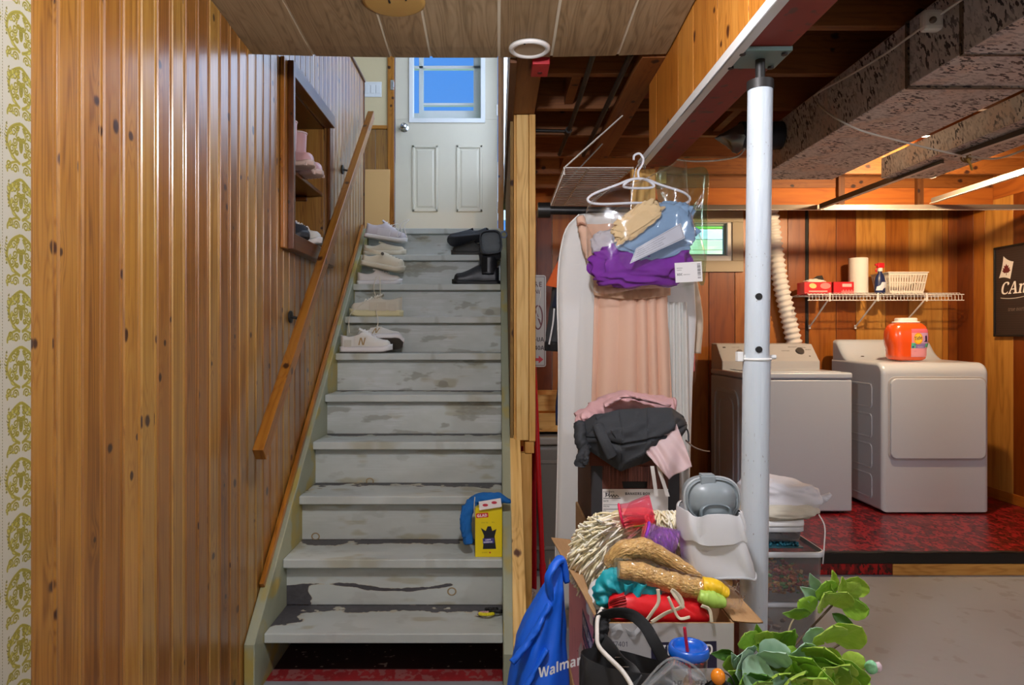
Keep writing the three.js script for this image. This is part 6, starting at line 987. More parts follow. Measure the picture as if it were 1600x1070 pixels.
{ // bulk store box, open at the top, with its print
  const X0 = 0.222, X1 = 0.513, top = EYE - 0.62, y0 = 0.27, d0 = 1.485, d1 = 2.08, t = thing('bulk_box', 'open bulk store cardboard box with pink printed side holding the foreground heap', 'box', V((X0 + X1) / 2, y0, -(d0 + d1) / 2)), w = X1 - X0, h = top - y0, dd = d1 - d0;
  carton(t, w, h, dd, kraft, 0.005);
  const fr = canv(512, 576, (g, W0, H0) => { g.fillStyle = '#b9b6b4'; g.fillRect(0, 0, W0, H0); g.fillStyle = '#201d3a'; g.save(); g.translate(196, 66); g.rotate(-0.02); g.fillRect(0, 0, 250, 92); g.fillStyle = '#f2f0ee'; g.font = 'bold 50px sans-serif'; g.fillText('KIRKLAND', 12, 46, 226); g.fillStyle = '#c02430'; g.font = 'italic bold 38px serif'; g.fillText('Signature', 24, 80, 180); g.restore(); g.fillStyle = '#4a4650'; g.font = '24px sans-serif'; g.fillText('6377401', 18, 80); g.fillStyle = '#38343c'; g.font = 'bold 40px sans-serif'; g.fillText('Long Sleeves', 224, 218); g.font = '26px sans-serif'; g.fillText('Women\'s', 300, 262); g.fillStyle = '#9c9896'; g.fillRect(0, 300, W0, 3); });
  mesh('front_print', new THREE.PlaneGeometry(w, h).translate(0, h / 2, dd / 2 + 0.0035), M({ map: fr, roughness: 0.7 }), t);
  const sd = canv(1024, 640, (g, W0, H0) => { g.fillStyle = '#d98aa0'; g.fillRect(0, 0, W0, H0); g.fillStyle = '#e8a890'; g.fillRect(0, 0, W0, 26); g.fillStyle = '#7a4a86'; g.fillRect(0, 26, W0, 10); g.fillStyle = '#2a2466'; g.save(); g.translate(560, 130); g.fillRect(0, 0, 330, 130); g.fillStyle = '#e8e4ee'; g.font = 'bold 62px sans-serif'; g.fillText('KIRKLAND', 14, 66, 300); g.font = 'italic bold 44px serif'; g.fillStyle = '#d06080'; g.fillText('Signature', 40, 112); g.restore(); g.fillStyle = '#c8c4cc'; g.beginPath(); g.moveTo(420, 380); g.lineTo(520, 300); g.lineTo(640, 330); g.lineTo(760, 480); g.lineTo(700, 640); g.lineTo(460, 640); g.fill(); g.strokeStyle = '#8a5068'; g.lineWidth = 5; for (let i = 0; i < 7; i++) { g.beginPath(); g.moveTo(100 + i * 130, 300 + (i % 3) * 60); g.quadraticCurveTo(180 + i * 130, 360, 150 + i * 130, 520); g.stroke(); } g.fillStyle = '#3a2a34'; g.beginPath(); g.ellipse(640, 300, 50, 24, 0.2, 0, 7); g.fill(); });
  mesh('side_print', new THREE.PlaneGeometry(dd, h).rotateY(-Math.PI / 2).translate(-w / 2 - 0.0035, h / 2, 0), M({ map: sd, roughness: 0.6 }), t);
  mesh('flap', sheet(10, 10, (u, v) => V(w / 2 + 0.065 * u, h - 0.004 * Math.sin(u * 2) + 0.004, lerp(dd / 2, -dd * 0.1, v)), 0.004), kraft, t);
  mesh('flap', warp(box(-w / 2 + 0.004, w / 2 - 0.004, 0, 0.012, -0.002, 0.002, 0.001, 'x'), (v) => { v.z -= v.y * 0.35; }).translate(0, h - 0.0, -dd / 2), kraft, t);
  mesh('flap', sheet(6, 24, (u, v) => V(-w / 2 - 0.05 * u * (0.15 + v), h + 0.003 + 0.006 * u, lerp(dd / 2 - 0.02, -dd / 2, v)), 0.004), kraft, t);
  mesh('torn_tape', sheet(14, 3, (u, v) => V(lerp(-0.12, -0.04, u), h - 0.02 + 0.008 * Math.sin(u * 9) + 0.012 * v, dd / 2 + 0.006 + 0.004 * Math.sin(u * 12 + v)), 0.0008), frost(0xe4e4e4, 0.4, 0.3), t);
}
{ // cream fringe bundle: strands combed over a padded core
  const t = thing('fringe_bundle', 'large bundle of cream string fringe spilling over the open box', 'fringe', at(955, 860, 1.9)), L = loc(t.position);
  mesh('core', foldTube([L(1056, 836, 1.97), L(1005, 842, 1.96), L(945, 868, 1.94), L(918, 925, 1.91)], (f) => [0.055 + 0.04 * Math.sin(f * 3.1), 0.05], { amp: 0.08, s: 51, n: 26 }), matte(0xded29e, 0.95), t);
  reseed(77); const ml = [[], [], []];
  for (let i = 0; i < 1150; i++) {
    // combed down from a ridge over the top of the bundle
    const f = rnd(), right = f < 0.26, sx = right ? rr(1015, 1058) : rr(930, 1010), sy = right ? rr(798, 815) : lerp(838, 806, (sx - 930) / 80) + rr(-8, 34);
    let ex, ey; if (right) { ex = sx + rr(-16, 26); ey = sy + rr(18, 60); } else { const a = lerp(2.0, 4.3, rnd()), R = lerp(44, 96, Math.sqrt(rnd())); ex = 962 + Math.cos(a) * R * 0.8; ey = 872 - Math.sin(a) * R * 0.84; }
    const lift = rr(0.0, 0.025), d0 = 1.87 + rr(-0.02, 0.02), d1 = 1.83 + rr(-0.03, 0.04);
    const p = [L(sx, sy, d0), L(lerp(sx, ex, 0.35) + rr(-6, 6), lerp(sy, ey, 0.3) - 5, d0 - 0.03 - lift), L(lerp(sx, ex, 0.7) + rr(-7, 7), lerp(sy, ey, 0.68) + rr(-5, 5), d1 - 0.025 - lift), L(ex, ey + rr(0, 10), d1)];
    ml[i % 3].push(tube(p, rr(0.0022, 0.0034), 5, 9));
  }
  ml.forEach((l, i) => { mesh('strands', l, matte([0xfaf4d8, 0xf2e8c0, 0xfdfaea][i], 0.85), t).userData.kind = 'stuff'; });
}
{ // packs of wadding beside the fringe
  const t = thing('white_padding', 'white quilted padding tucked in the left corner of the open box', 'padding', at(925, 950, 1.6)), L = loc(t.position); mesh('padding', foldTube([L(936, 915, 1.68), L(929, 940, 1.63), L(936, 966, 1.56)], () => [0.02, 0.024], { amp: 0.16, freq: 7, s: 61, n: 24 }), cloth(0xd6d6d4), t);
}
{ // two wrapped tan packages
  const wrap = (label, pts, d, r, s, tip) => {
    const t = thing('wrapped_package', label, 'package', at(pts[2][0], pts[2][1], d)), L = loc(t.position), P = pts.map(([a, b, dz = 0]) => L(a, b, d + dz));
    mesh('contents', foldTube(P, r, { amp: 0.12, freq: 12, s, n: 28, seg: 70 }), M({ map: rep(tex(128, 128, (u, v) => mix3([240, 202, 130], [182, 134, 72], fbm(u, v, 10, 24, 4, s + 300))), 0.3, 0.3), roughness: 0.5, bumpMap: grit, bumpScale: 0.006, phys: { clearcoat: 1, clearcoatRoughness: 0.06 } }), t);
    mesh('film', foldTube([P[0].clone().lerp(P[1], -0.15), ...P.slice(1, -1), P[P.length - 1].clone().lerp(P[P.length - 2], tip ? -1.1 : -0.15)], (f) => { const q = r(Math.min(1, f * 1.0)); return [q[0] * 1.12 + 0.003, q[1] * 1.12 + 0.003]; }, { amp: 0.16, freq: 22, s: s + 50, n: 30, seg: 90 }), clear(0xffffff, 0.12), t);
    return [t, L];
  };
  wrap('upper tan wrapped package in crackly film lying on the fringe', [[955, 880, 0.02], [972, 862], [1000, 856], [1022, 862], [1060, 884], [1105, 902], [1142, 911]], 1.62, (f) => [0.024 - 0.014 * sstep(0.35, 1, f), 0.024 - 0.012 * f], 71, false);
  const [t, L] = wrap('lower tan wrapped package with a yellow and green end', [[966, 890], [1000, 894], [1030, 904], [1065, 914], [1095, 921], [1122, 928]], 1.53, (f) => [0.02 + 0.005 * f - 0.012 * sstep(0.9, 1.0, f), 0.02 + 0.004 * f], 73, true);
  mesh('yellow_end', foldTube([L(1098, 914, 1.525), L(1118, 916, 1.52), L(1134, 926, 1.52)], (f) => [0.018 - 0.006 * f, 0.02], { amp: 0.08, s: 75, n: 22 }), matte(0xf2c522, 0.45), t);
  mesh('green_end', foldTube([L(1092, 930, 1.505), L(1110, 936, 1.5), L(1130, 940, 1.505)], (f) => [0.012 + 0.006 * Math.sin(f * 3), 0.016], { amp: 0.1, s: 77, n: 22 }), matte(0xa8cc5a, 0.5), t);
  mesh('film_end', sheet(14, 14, (u, v) => { const q = L(lerp(1136, 1164, u), lerp(914, 950, v) + 8 * u * (v - 0.5), 1.52); q.z += 0.012 * Math.sin(u * 5 + v * 9) + 0.004 * Math.sin(u * 17 - v * 13); return q; }, 0.0006), clear(0xffffff, 0.1), t);
}
{ // teal cloth, red pouch, straps
  let t = thing('teal_cloth', 'crumpled teal nylon cloth under the wrapped packages', 'cloth', at(985, 920, 1.55)), L = loc(t.position);
  mesh('folds', [foldTube([L(938, 940, 1.56), L(950, 915, 1.555), L(985, 912, 1.55), L(1040, 934, 1.56)], (f) => [0.016 + 0.012 * Math.sin(f * 3), 0.03], { amp: 0.3, freq: 8, s: 81, n: 26, seg: 60 }), sheet(16, 10, (u, v) => { const q = L(lerp(975, 1010, u), lerp(912, 938 - 18 * Math.abs(u - 0.4), v), 1.515); q.z += 0.008 * Math.sin(u * 9 + v * 3); return q; }, 0.002)], M({ color: 0x139aa6, roughness: 0.5, side: THREE.DoubleSide }), t);
  t = thing('red_pouch', 'bright red gathered nylon pouch lying along the front of the open box', 'pouch', at(1020, 950, 1.53)); L = loc(t.position);
  mesh('pouch', (() => { const g = foldTube([L(952, 952, 1.535), L(975, 946, 1.53), L(1020, 948, 1.53), L(1070, 954, 1.535), L(1100, 958, 1.54)], (f) => [0.034 * Math.sqrt(Math.max(0.04, 1 - (2 * f - 1) ** 6)), 0.035], { amp: 0.06, freq: 5, s: 83, n: 36, seg: 70 }); return g; })(), M({ phys: { color: 0xd8141e, roughness: 0.42, sheen: 0.3 } }), t);
  reseed(9); mesh('gathers', Array.from({ length: 9 }, (_, i) => { const a = -1.1 + i * 0.3; return tube([L(951 + 3 * Math.cos(a), 953 - 12 * Math.sin(a), 1.51), L(962 + 4 * Math.cos(a), 951 - 17 * Math.sin(a), 1.497), L(976 + 3 * Math.cos(a), 949 - 19 * Math.sin(a), 1.497)], 0.0026, 6, 10); }), M({ color: 0xb01018, roughness: 0.5 }), t);
  const strap = (name, label, pts, d, w, m) => { const s = thing(name, label, 'strap', at(pts[0][0], pts[0][1], d)), Q = loc(s.position), c = new THREE.CatmullRomCurve3(pts.map(([a, b, dz = 0]) => Q(a, b, d + dz)), false, 'centripetal'); mesh('strap', sheet(3, 48, (u, v) => { const p = c.getPoint(v), tg = c.getTangent(v), n = V(0, 0, 1).cross(tg).normalize(); return p.addScaledVector(n, (u - 0.5) * w).add(V(0, 0, 0.3 * w * (u - 0.5) * Math.sin(v * 6))); }, 0.0018), m, s); };
  const tape = matte(0xe2d6bc, 0.8);
  strap('cotton_tie', 'cream flat tie curving over the left of the red pouch', [[1028, 920], [1029, 940], [1018, 958], [1008, 972]], 1.475, 0.007, tape);
  strap('cotton_tie', 'cream flat tie crossing the middle of the red pouch', [[1018, 972], [1040, 958], [1066, 946], [1062, 932], [1050, 922], [1068, 950]], 1.47, 0.008, tape);
  strap('cotton_tie', 'cream flat tie at the right end of the red pouch', [[1096, 946], [1108, 952], [1112, 972]], 1.472, 0.007, tape);
  strap('cotton_tie', 'cream flat tie looping between the two middle ties', [[1044, 932], [1052, 950], [1062, 966], [1078, 964]], 1.465, 0.006, tape);
}
{ // toddler cups
  const cup = (label, a, b, d, r0, r1, c, rim) => {
    const A = at(a[0], a[1], d), B = at(b[0], b[1], d - 0.015), t = thing('plastic_cup', label, 'cup', A), L = A.distanceTo(B);
    const g = lathe([[0, 0.004], [r0 * 0.9, 0.002], [r0, 0.008], [r0 * 0.96, 0.03], [lerp(r0, r1, 0.5) * 0.95, L * 0.5], [r1 * 0.98, L * 0.8], [r1 * 1.04, L * 0.9], [r1, L], [r1 - 0.0025, L], [lerp(r0, r1, 0.5) * 0.95 - 0.003, L * 0.5], [r0 * 0.93 - 0.003, 0.03], [0, 0.01]], 40);
    t.quaternion.setFromUnitVectors(V(0, 1, 0), B.clone().sub(A).normalize());
    mesh('body', g, M({ phys: { color: c, roughness: 0.06, transmission: 0.88, thickness: 0, ior: 1.4, side: THREE.DoubleSide } }), t);
    mesh('base_rim', new THREE.TorusGeometry(r0 * 0.98, 0.0035, 8, 40).rotateX(Math.PI / 2).translate(0, 0.005, 0), M({ color: rim, roughness: 0.2 }), t);
    return t;
  };
  const c1 = cup('pink tinted plastic cup lying on the fringe with a printed flower', [968, 806], [1020, 796], 1.8, 0.03, 0.038, 0xffb4c6, 0xe02a58);
  const fl = []; for (let i = 0; i < 7; i++) { const a = i / 7 * 6.28; fl.push([Math.cos(a), Math.sin(a)]); }
  mesh('printed_flower', sheet(14, 14, (u, v) => { const th = Math.PI * (0.5) + (u - 0.5) * 1.0 - 1.2, rr2 = 0.0352, y = 0.03 + v * 0.034; return V(Math.cos(th) * rr2, y, Math.sin(th) * rr2 + 0.0); }, 0.0006), M({ color: 0xcbd86a, roughness: 0.4 }), c1);
  const c2 = cup('purple tinted plastic cup with a pink base lying below the pink one', [1006, 832], [1056, 850], 1.68, 0.028, 0.034, 0xe2bcf6, 0x8a34c0);
  mesh('base_disc', new THREE.CylinderGeometry(0.025, 0.025, 0.002, 36).translate(0, -0.0005, 0), M({ color: 0xe05a6a, roughness: 0.3 }), c2);
}
{ // white fabric bin and a grey plastic bucket in it
  const d = 1.67, t = thing('fabric_bin', 'white fabric storage bin with folded cuff leaning against the column', 'fabric bin', at(1117, 893, d)), L = loc(t.position), m = M({ color: 0xdcdddf, roughness: 0.8, bumpMap: weave, bumpScale: 0.0005 });
  const lf = [[1066, 800], [1064, 830], [1066, 850], [1068, 872], [1076, 890]], rt = [[1150, 794], [1153, 822], [1160, 846], [1168, 872], [1171, 891]], ed = (arr, v) => { const f = v * 4, i = Math.min(3, Math.floor(f)), k = f - i; return [lerp(arr[i][0], arr[i + 1][0], k), lerp(arr[i][1], arr[i + 1][1], k)]; };
  const ring = (v, k, dz = 0, dy = 0) => { const a = ed(lf, v), b = ed(rt, v), A = L(a[0], a[1], d), B = L(b[0], b[1], d), n = 48, hw = A.distanceTo(B) / 2, c = A.clone().lerp(B, 0.5), g = (x) => Math.sign(x) * Math.pow(Math.abs(x), 0.45); return Array.from({ length: n }, (_, i) => { const th = i / n * 6.2832, q = V(g(Math.cos(th)) * hw * k * (1 + 0.03 * (n3(th * 2 + 5, v * 7, 3, 3) - 0.5)), dy + 0.004 * Math.sin(th * 5 + v * 7), g(Math.sin(th)) * 0.07 * k + dz + 0.016 * (n3(th * 2.4 + 5, v * 6 + th, 2, 9) - 0.5)); return q.add(c); }); };
  mesh('body', loft([ring(1, 0.96), ring(1, 1), ring(0.75, 1), ring(0.5, 0.99), ring(0.3, 0.99), ring(0, 1), ring(0, 0.95), ring(0.4, 0.93), ring(0.6, 0.93)]), m, t);
  mesh('cuff', loft([ring(0.37, 0.99), ring(0.35, 1.045), ring(0.16, 1.05), ring(0.0, 1.04, 0, 0.004), ring(0, 0.96, 0, 0.004)], false), m, t);
  mesh('binding', [new THREE.TubeGeometry(new THREE.CatmullRomCurve3(ring(0.985, 1.01), true), 90, 0.003, 6, true)], matte(0xb4b6b8, 0.8), t);
  mesh('handle_loop', sheet(2, 20, (u, v) => { const q = L(1154 + 7 * Math.sin(v * 3.14) + u * 5, lerp(800, 846, v), d - 0.06); return q; }, 0.002), m, t);
  const db = 1.665, bk = thing('plastic_bucket', 'grey plastic bucket on its side with a clip handle inside the white fabric bin', 'bucket', at(1109, 790, db)), Q = loc(bk.position), gm = M({ color: 0x8d979b, roughness: 0.35 });
  const arc = (k, dz, yk = 1) => { const n = 44, r = []; for (let i = 0; i < n; i++) { const th = i / n * 6.2832, c = Math.cos(th), s = Math.sin(th), px = 1109 + 41 * k * Math.sign(c) * Math.pow(Math.abs(c), 0.8), py = s > 0 ? 776 - 32 * k * yk * Math.pow(s, 0.8) : 776 + 34 * k * Math.pow(-s, 0.8); r.push(Q(px, py, db).add(V(0, 0, dz))); } return r; };
  mesh('shell', loft([arc(0.8, -0.05), arc(0.95, -0.03), arc(1.0, 0.0), arc(1.02, 0.012), arc(0.97, 0.024), arc(0.93, 0.026), arc(0.9, 0.02), arc(0.84, 0.026), arc(0.7, 0.038), arc(0.45, 0.046), arc(0.2, 0.048)]), gm, bk);
  mesh('inner_panel', loft([arc(0.6, 0.03, 0.75), arc(0.59, 0.052, 0.75), arc(0.5, 0.05, 0.75), arc(0.46, 0.044, 0.75), arc(0.2, 0.05, 0.75)].map((r) => r.map((p) => p.add(V(0, -0.028, 0))))), M({ color: 0x79858a, roughness: 0.3 }), bk);
  mesh('rim_band', new THREE.TubeGeometry(new THREE.CatmullRomCurve3(arc(1.03, 0.016), true), 90, 0.0035, 8, true), M({ color: 0xaeb4b6, roughness: 0.35 }), bk);
  const c = Q(1106, 750, db - 0.024); mesh('clip', [box(c.x - 0.018, c.x + 0.018, c.y - 0.011, c.y + 0.011, c.z - 0.012, c.z + 0.006, 0.003), box(c.x - 0.016, c.x + 0.016, c.y + 0.008, c.y + 0.014, c.z - 0.02, c.z + 0.004, 0.002)], gm, bk);
}
{ // stacked clear bins right of the column with small bright bits inside
  const tub = (label, x0, x1, y0, y1, d0, d1, lidded, fill, s) => {
    const t = thing('plastic_bin', label, 'bin', V((x0 + x1) / 2, y0, -(d0 + d1) / 2)), w = (x1 - x0) / 2, h = y1 - y0, dd = (d1 - d0) / 2, m = M({ phys: { color: 0xe6e8ea, roughness: 0.16, transmission: 0.95, thickness: 0, ior: 1.3, side: THREE.DoubleSide } });
    const rg = (k, y, q = 0.03) => { const p = []; for (const [sx, sz, a0] of [[1, 1, 0], [-1, 1, Math.PI / 2], [-1, -1, Math.PI], [1, -1, Math.PI * 1.5]]) for (let i = 0; i <= 5; i++) { const a = a0 + i / 5 * Math.PI / 2; p.push(V(sx * (w * k - q) + Math.cos(a) * q, y, sz * (dd * k - q) + Math.sin(a) * q)); } return p; };
    mesh('tub', loft([rg(0.94, 0), rg(0.95, 0.003), rg(0.98, h * 0.85), rg(0.985, h), rg(0.965, h), rg(0.94, 0.006)]), m, t);
    mesh('rim', loft([rg(0.985, h - 0.016), rg(1.02, h - 0.014), rg(1.02, h), rg(0.985, h + 0.001)], false), M({ color: 0xc4c8ca, roughness: 0.35 }), t);
    if (lidded) mesh('lid', loft([rg(1.02, h + 0.001), rg(1.03, h + 0.006), rg(1.02, h + 0.02), rg(0.9, h + 0.022), rg(0.88, h + 0.016), rg(0.3, h + 0.016)]), M({ color: 0xe6e6e4, roughness: 0.35 }), t);
    reseed(s); const [cols, n, r, top] = fill, L = cols.map(() => []);
    for (let i = 0; i < n; i++) { const q = rr(0.6, 1.2) * r, a = rnd() * 6.28, g = new THREE.BoxGeometry(q * 1.6, q * 0.7, q).rotateY(a).rotateX(rr(-1, 1)).translate(rr(-0.86, 0.86) * w, 0.012 + rnd() * rnd() * top + r, rr(-0.5, 0.88) * dd); L[i % cols.length].push(g); }
    L.forEach((l, i) => { mesh('toy_bits', l, matte(cols[i], 0.5), t).userData.kind = 'stuff'; }); return t;
  };
  const x0 = 0.735;
  tub('tall clear storage bin at the bottom of the stack behind the column', x0, 1.005, 0.001, EYE - 0.822, 2.12, 2.5, false, [[0xc86a5a, 0xb09a88, 0xa85c50], 260, 0.016, 0.3], 5);
  tub('clear storage bin of orange and green toy pieces, middle of the stack', x0, 1.012, EYE - 0.82, EYE - 0.662, 2.1, 2.5, false, [[0xd0653a, 0xc98a3a, 0x5c9a4a, 0xb8504a, 0xd8a860], 620, 0.0085, 0.07], 6);
  const lidp = thing('bead_tray', 'flat tray of dark teal beads lying on the middle clear bin', 'beads', V(0.86, EYE - 0.661, -2.25)); mesh('tray', box(-0.11, 0.1, 0, 0.004, -0.11, 0.11, 0.001), M({ color: 0x2a5a66, roughness: 0.5 }), lidp); reseed(8); mesh('beads', Array.from({ length: 240 }, () => new THREE.SphereGeometry(0.0045, 6, 5).translate(rr(-0.105, 0.095), 0.0085, rr(-0.1, 0.105))), M({ color: 0x1c6478, roughness: 0.3 }), lidp).userData.kind = 'stuff';
  tub('small clear tub with white lid at the top of the stack', x0 + 0.0, 0.972, EYE - 0.645, EYE - 0.598, 2.15, 2.42, true, [[0xe08050, 0xd89060], 30, 0.014, 0.015], 9);
  const b = thing('pillow_bag', 'white wrapped pillow shaped bundle lying on the stacked bins', 'bundle', at(1215, 771, 2.24)); b.rotation.z = -0.12; mesh('body', blob(0.125, 0.052, 0.085, { p: 0.75, amp: 0.14, freq: 2.4, s: 91, nu: 70, nv: 44 }), cloth(0xd9d9de, 0.7), b); mesh('corner', foldTube([V(0.1, -0.01, 0.03), V(0.135, 0.01, 0.04), V(0.15, 0.028, 0.045)], (f) => [0.022 - 0.018 * f, 0.012], { s: 92, n: 18 }), cloth(0xd2d2d8, 0.7), b);
  const b2 = thing('pillow_bag', 'flat cream bundle underneath the white one on the stacked bins', 'bundle', at(1212, 793, 2.22)); mesh('body', blob(0.12, 0.026, 0.085, { p: 0.7, amp: 0.14, freq: 2.6, s: 93, nu: 60, nv: 36 }), cloth(0xd2ccba, 0.8), b2); mesh('drawstring', tube([V(0.1, 0.0, 0.085), V(0.112, -0.03, 0.096), V(0.11, -0.09, 0.1), V(0.106, -0.15, 0.098)], 0.0022, 6, 30), matte(0xe8e6e2), b2);
}
{ // blue store bag
  const d = 1.66, t = thing('shopping_bag', 'blue reusable shopping bag with white lettering left of the open box', 'bag', V(0.095, 0, -d)), o = t.position;
  const lt = canv(512, 256, (g, w, h) => { g.fillStyle = '#000000'; g.fillRect(0, 0, w, h); g.fillStyle = '#ffffff'; g.font = 'bold 118px sans-serif'; g.fillText('Walmart', 20, 160, 470); }); lt.colorSpace = THREE.NoColorSpace;
  const m = M({ color: 0x0b5fd8, roughness: 0.5 });
  const prof = [[0.0, 0.05, 0.1, 0.09], [0.12, 0.09, 0.09, 0.1], [0.3, 0.097, 0.082, 0.1], [0.44, 0.102, 0.07, 0.09], [0.52, 0.106, 0.058, 0.07], [0.58, 0.118, 0.045, 0.05], [0.63, 0.13, 0.032, 0.035], [0.67, 0.14, 0.02, 0.02], [0.7, 0.145, 0.012, 0.015]];
  const rg = []; for (let j = 0; j <= 48; j++) { const f = j / 48 * (prof.length - 1), i = Math.min(prof.length - 2, Math.floor(f)), k = f - i, q = prof[i].map((v, z) => lerp(v, prof[i + 1][z], k)); rg.push(Array.from({ length: 64 }, (_, n) => { const th = n / 64 * 6.2832, w = 1 + 0.12 * (n3(Math.cos(th) * 2 + 9, q[0] * 9, Math.sin(th) * 2 + 9, 5) - 0.5) * 2 + 0.05 * Math.sin(th * 7 + q[0] * 26) * sstep(0.3, 0.6, q[0]) + 0.04 * (Math.abs(n3(th * 2 + 3, q[0] * 16, 2, 8) - 0.5) - 0.25); return V(q[1] - 0.095 + Math.cos(th) * q[2] * w, q[0], Math.sin(th) * q[3] * w); })); }
  mesh('body', loft(rg), m, t);
  mesh('handle', [foldTube([V(0.035, 0.62, 0.02), V(0.03, 0.69, 0.03), V(0.06, 0.715, 0.0), V(0.075, 0.66, -0.01)], () => [0.009, 0.014], { amp: 0.2, s: 96, n: 14 })], m, t);
  mesh('crease', [foldTube([V(-0.06, 0.5, 0.075), V(-0.01, 0.56, 0.06), V(0.03, 0.62, 0.035)], (f) => [0.008, 0.012], { amp: 0.3, s: 97, n: 14 }), foldTube([V(-0.09, 0.36, 0.07), V(-0.03, 0.45, 0.088), V(0.02, 0.53, 0.07)], (f) => [0.006, 0.01], { amp: 0.3, s: 98, n: 14 })], m, t);
  mesh('lettering', sheet(24, 10, (u, v) => { const q = loc(o)(lerp(838, 918, u), lerp(1074, 1028, v) - 26 * u, 1.55); q.z += 0.012 * Math.sin(u * 2.5 + 0.4) + 0.004 * Math.sin(u * 9); return q; }, 0.0012), M({ color: 0xf2f4f6, alphaMap: lt, transparent: true, alphaTest: 0.5, roughness: 0.5 }), t);
}
{ // black bag with its straps, clear tray, lidded tumbler, orange ball
  const t = thing('black_tote', 'black fabric tote bag slumped in front of the open box', 'bag', at(965, 1080, 1.4)), L = loc(t.position), m = M({ color: 0x1d1e20, roughness: 0.7, bumpMap: weave, bumpScale: 0.0006 });
  const rim = [[908, 1018, 1.36], [925, 1012, 1.42], [970, 1016, 1.455], [1015, 1028, 1.46], [1046, 1036, 1.44], [1040, 1050, 1.37], [1000, 1052, 1.3], [945, 1042, 1.3], [915, 1028, 1.31]], rc = new THREE.CatmullRomCurve3(rim.map(([a, b, c]) => L(a, b, c)), true);
  const R = (k, dy, w = 0) => Array.from({ length: 60 }, (_, i) => { const p = rc.getPointAt(i / 60), c = V(0.005, 0.03, 0.02); return p.clone().sub(c).multiplyScalar(k).add(c).add(V(0.005 * Math.sin(i * 0.7 + dy * 30) * w, dy, 0.004 * Math.sin(i * 0.5) * w)); });
  mesh('body', loft([R(0.86, -0.165), R(0.97, -0.15, 1), R(1.02, -0.09, 1), R(1.0, -0.03, 1), R(1, 0), R(0.97, 0.002), R(0.94, -0.03), R(0.88, -0.13), R(0.5, -0.135)]), m, t);
  const strap = (pts, w, mm, name) => { const c = new THREE.CatmullRomCurve3(pts.map(([a, b, dd]) => L(a, b, dd)), false, 'centripetal'); mesh(name, sheet(3, 70, (u, v) => { const p = c.getPoint(v), tg = c.getTangent(v), n = V(0, 0, 1).cross(tg).normalize(); return p.addScaledVector(n, (u - 0.5) * w).add(V(0, 0, (u - 0.5) * w * 0.5 * Math.sin(v * 5))); }, 0.003), mm, t); };
  strap([[930, 1022, 1.45], [938, 996, 1.45], [936, 968, 1.46], [956, 958, 1.45], [985, 960, 1.44], [1006, 976, 1.43], [1022, 1002, 1.42], [1040, 1036, 1.43]], 0.024, m, 'strap');
  mesh('strap_end', foldTube([L(940, 952, 1.475), L(942, 972, 1.465), L(936, 1000, 1.455)], () => [0.014, 0.012], { amp: 0.25, s: 99, n: 16 }), m, t);
  strap([[942, 1000, 1.45], [962, 1022, 1.40], [985, 1048, 1.33], [996, 1068, 1.29]], 0.03, M({ color: 0x2a2c2e, roughness: 0.6 }), 'strap');
  for (const [a, b, dd] of [[966, 1026, 1.375], [977, 1041, 1.333]]) { const q = L(a, b, dd); mesh('buckle', box(q.x - 0.007, q.x + 0.007, q.y - 0.0012, q.y + 0.0012, q.z + 0.002, q.z + 0.004, 0.0005), W.chrome, t); }
  const cd = thing('drawstring', 'long white drawcord falling across the black tote bag', 'cord', at(935, 960, 1.45)), C = loc(cd.position); mesh('cord', tube([[941, 950, 1.47], [934, 966, 1.45], [933, 990, 1.42], [936, 1010, 1.34], [950, 1026, 1.29], [972, 1048, 1.275], [984, 1066, 1.26], [990, 1080, 1.25]].map(([a, b, dd]) => C(a, b, dd)), 0.0044, 8, 70), matte(0xd9d5cc, 0.7), cd);
  // clear tray
  const tr = thing('clear_tray', 'clear plastic clamshell tray leaning beside the tumbler', 'tray', at(1045, 1062, 1.26)), Q = loc(tr.position), cl = clear(0xeef2f4, 0.06, { transmission: 0.85 });
  const tp = (u, v, h) => { const a = Q(lerp(lerp(990, 1052, u), lerp(1020, 1105, u), v), lerp(lerp(1084, 1026, u), lerp(1110, 1062, u), v), 1.26 + 0.0); return a.add(V(0, h * 0.6, h)); };
  mesh('tray', sheet(30, 30, (u, v) => { const e = Math.min(u, 1 - u, v, 1 - v), k = sstep(0.06, 0.14, e), r = (sstep(0.3, 0.34, u) - sstep(0.4, 0.44, u) + sstep(0.56, 0.6, u) - sstep(0.68, 0.72, u)) * sstep(0.2, 0.26, v) * (1 - sstep(0.74, 0.8, v)); return tp(u, v, 0.022 * k - 0.008 * r); }, 0.0012), cl, tr);
  mesh('rim', tube([tp(0.02, 0.02, 0), tp(0.98, 0.02, 0), tp(0.98, 0.98, 0), tp(0.02, 0.98, 0), tp(0.02, 0.02, 0)], 0.0022, 6, 60), cl, tr);
  // tumbler
  const lidc = at(1076, 1012, 1.33), tm = thing('tumbler', 'clear plastic tumbler with a blue lid and thin red straw', 'tumbler', V(lidc.x, 0.4525, lidc.z)), hh = lidc.y - 0.4525; tm.rotation.z = 0.0;
  mesh('cup', lathe([[0, 0.003], [0.027, 0], [0.029, 0.006], [0.036, hh - 0.01], [0.0345, hh - 0.01], [0.0275, 0.008], [0, 0.006]], 40), clear(0xffffff, 0.05), tm);
  const lid = mesh('lid', lathe([[0, hh - 0.006], [0.026, hh - 0.006], [0.03, hh + 0.004], [0.035, hh + 0.006], [0.0385, hh + 0.001], [0.0395, hh - 0.008], [0.038, hh - 0.013], [0.036, hh - 0.012]], 48), M({ phys: { color: 0x0a5ac4, roughness: 0.25, clearcoat: 0.5 } }), tm);
  mesh('lid_print', box(0.0, 0.012, hh - 0.0055, hh - 0.0048, 0.012, 0.016, 0), W.white, lid);
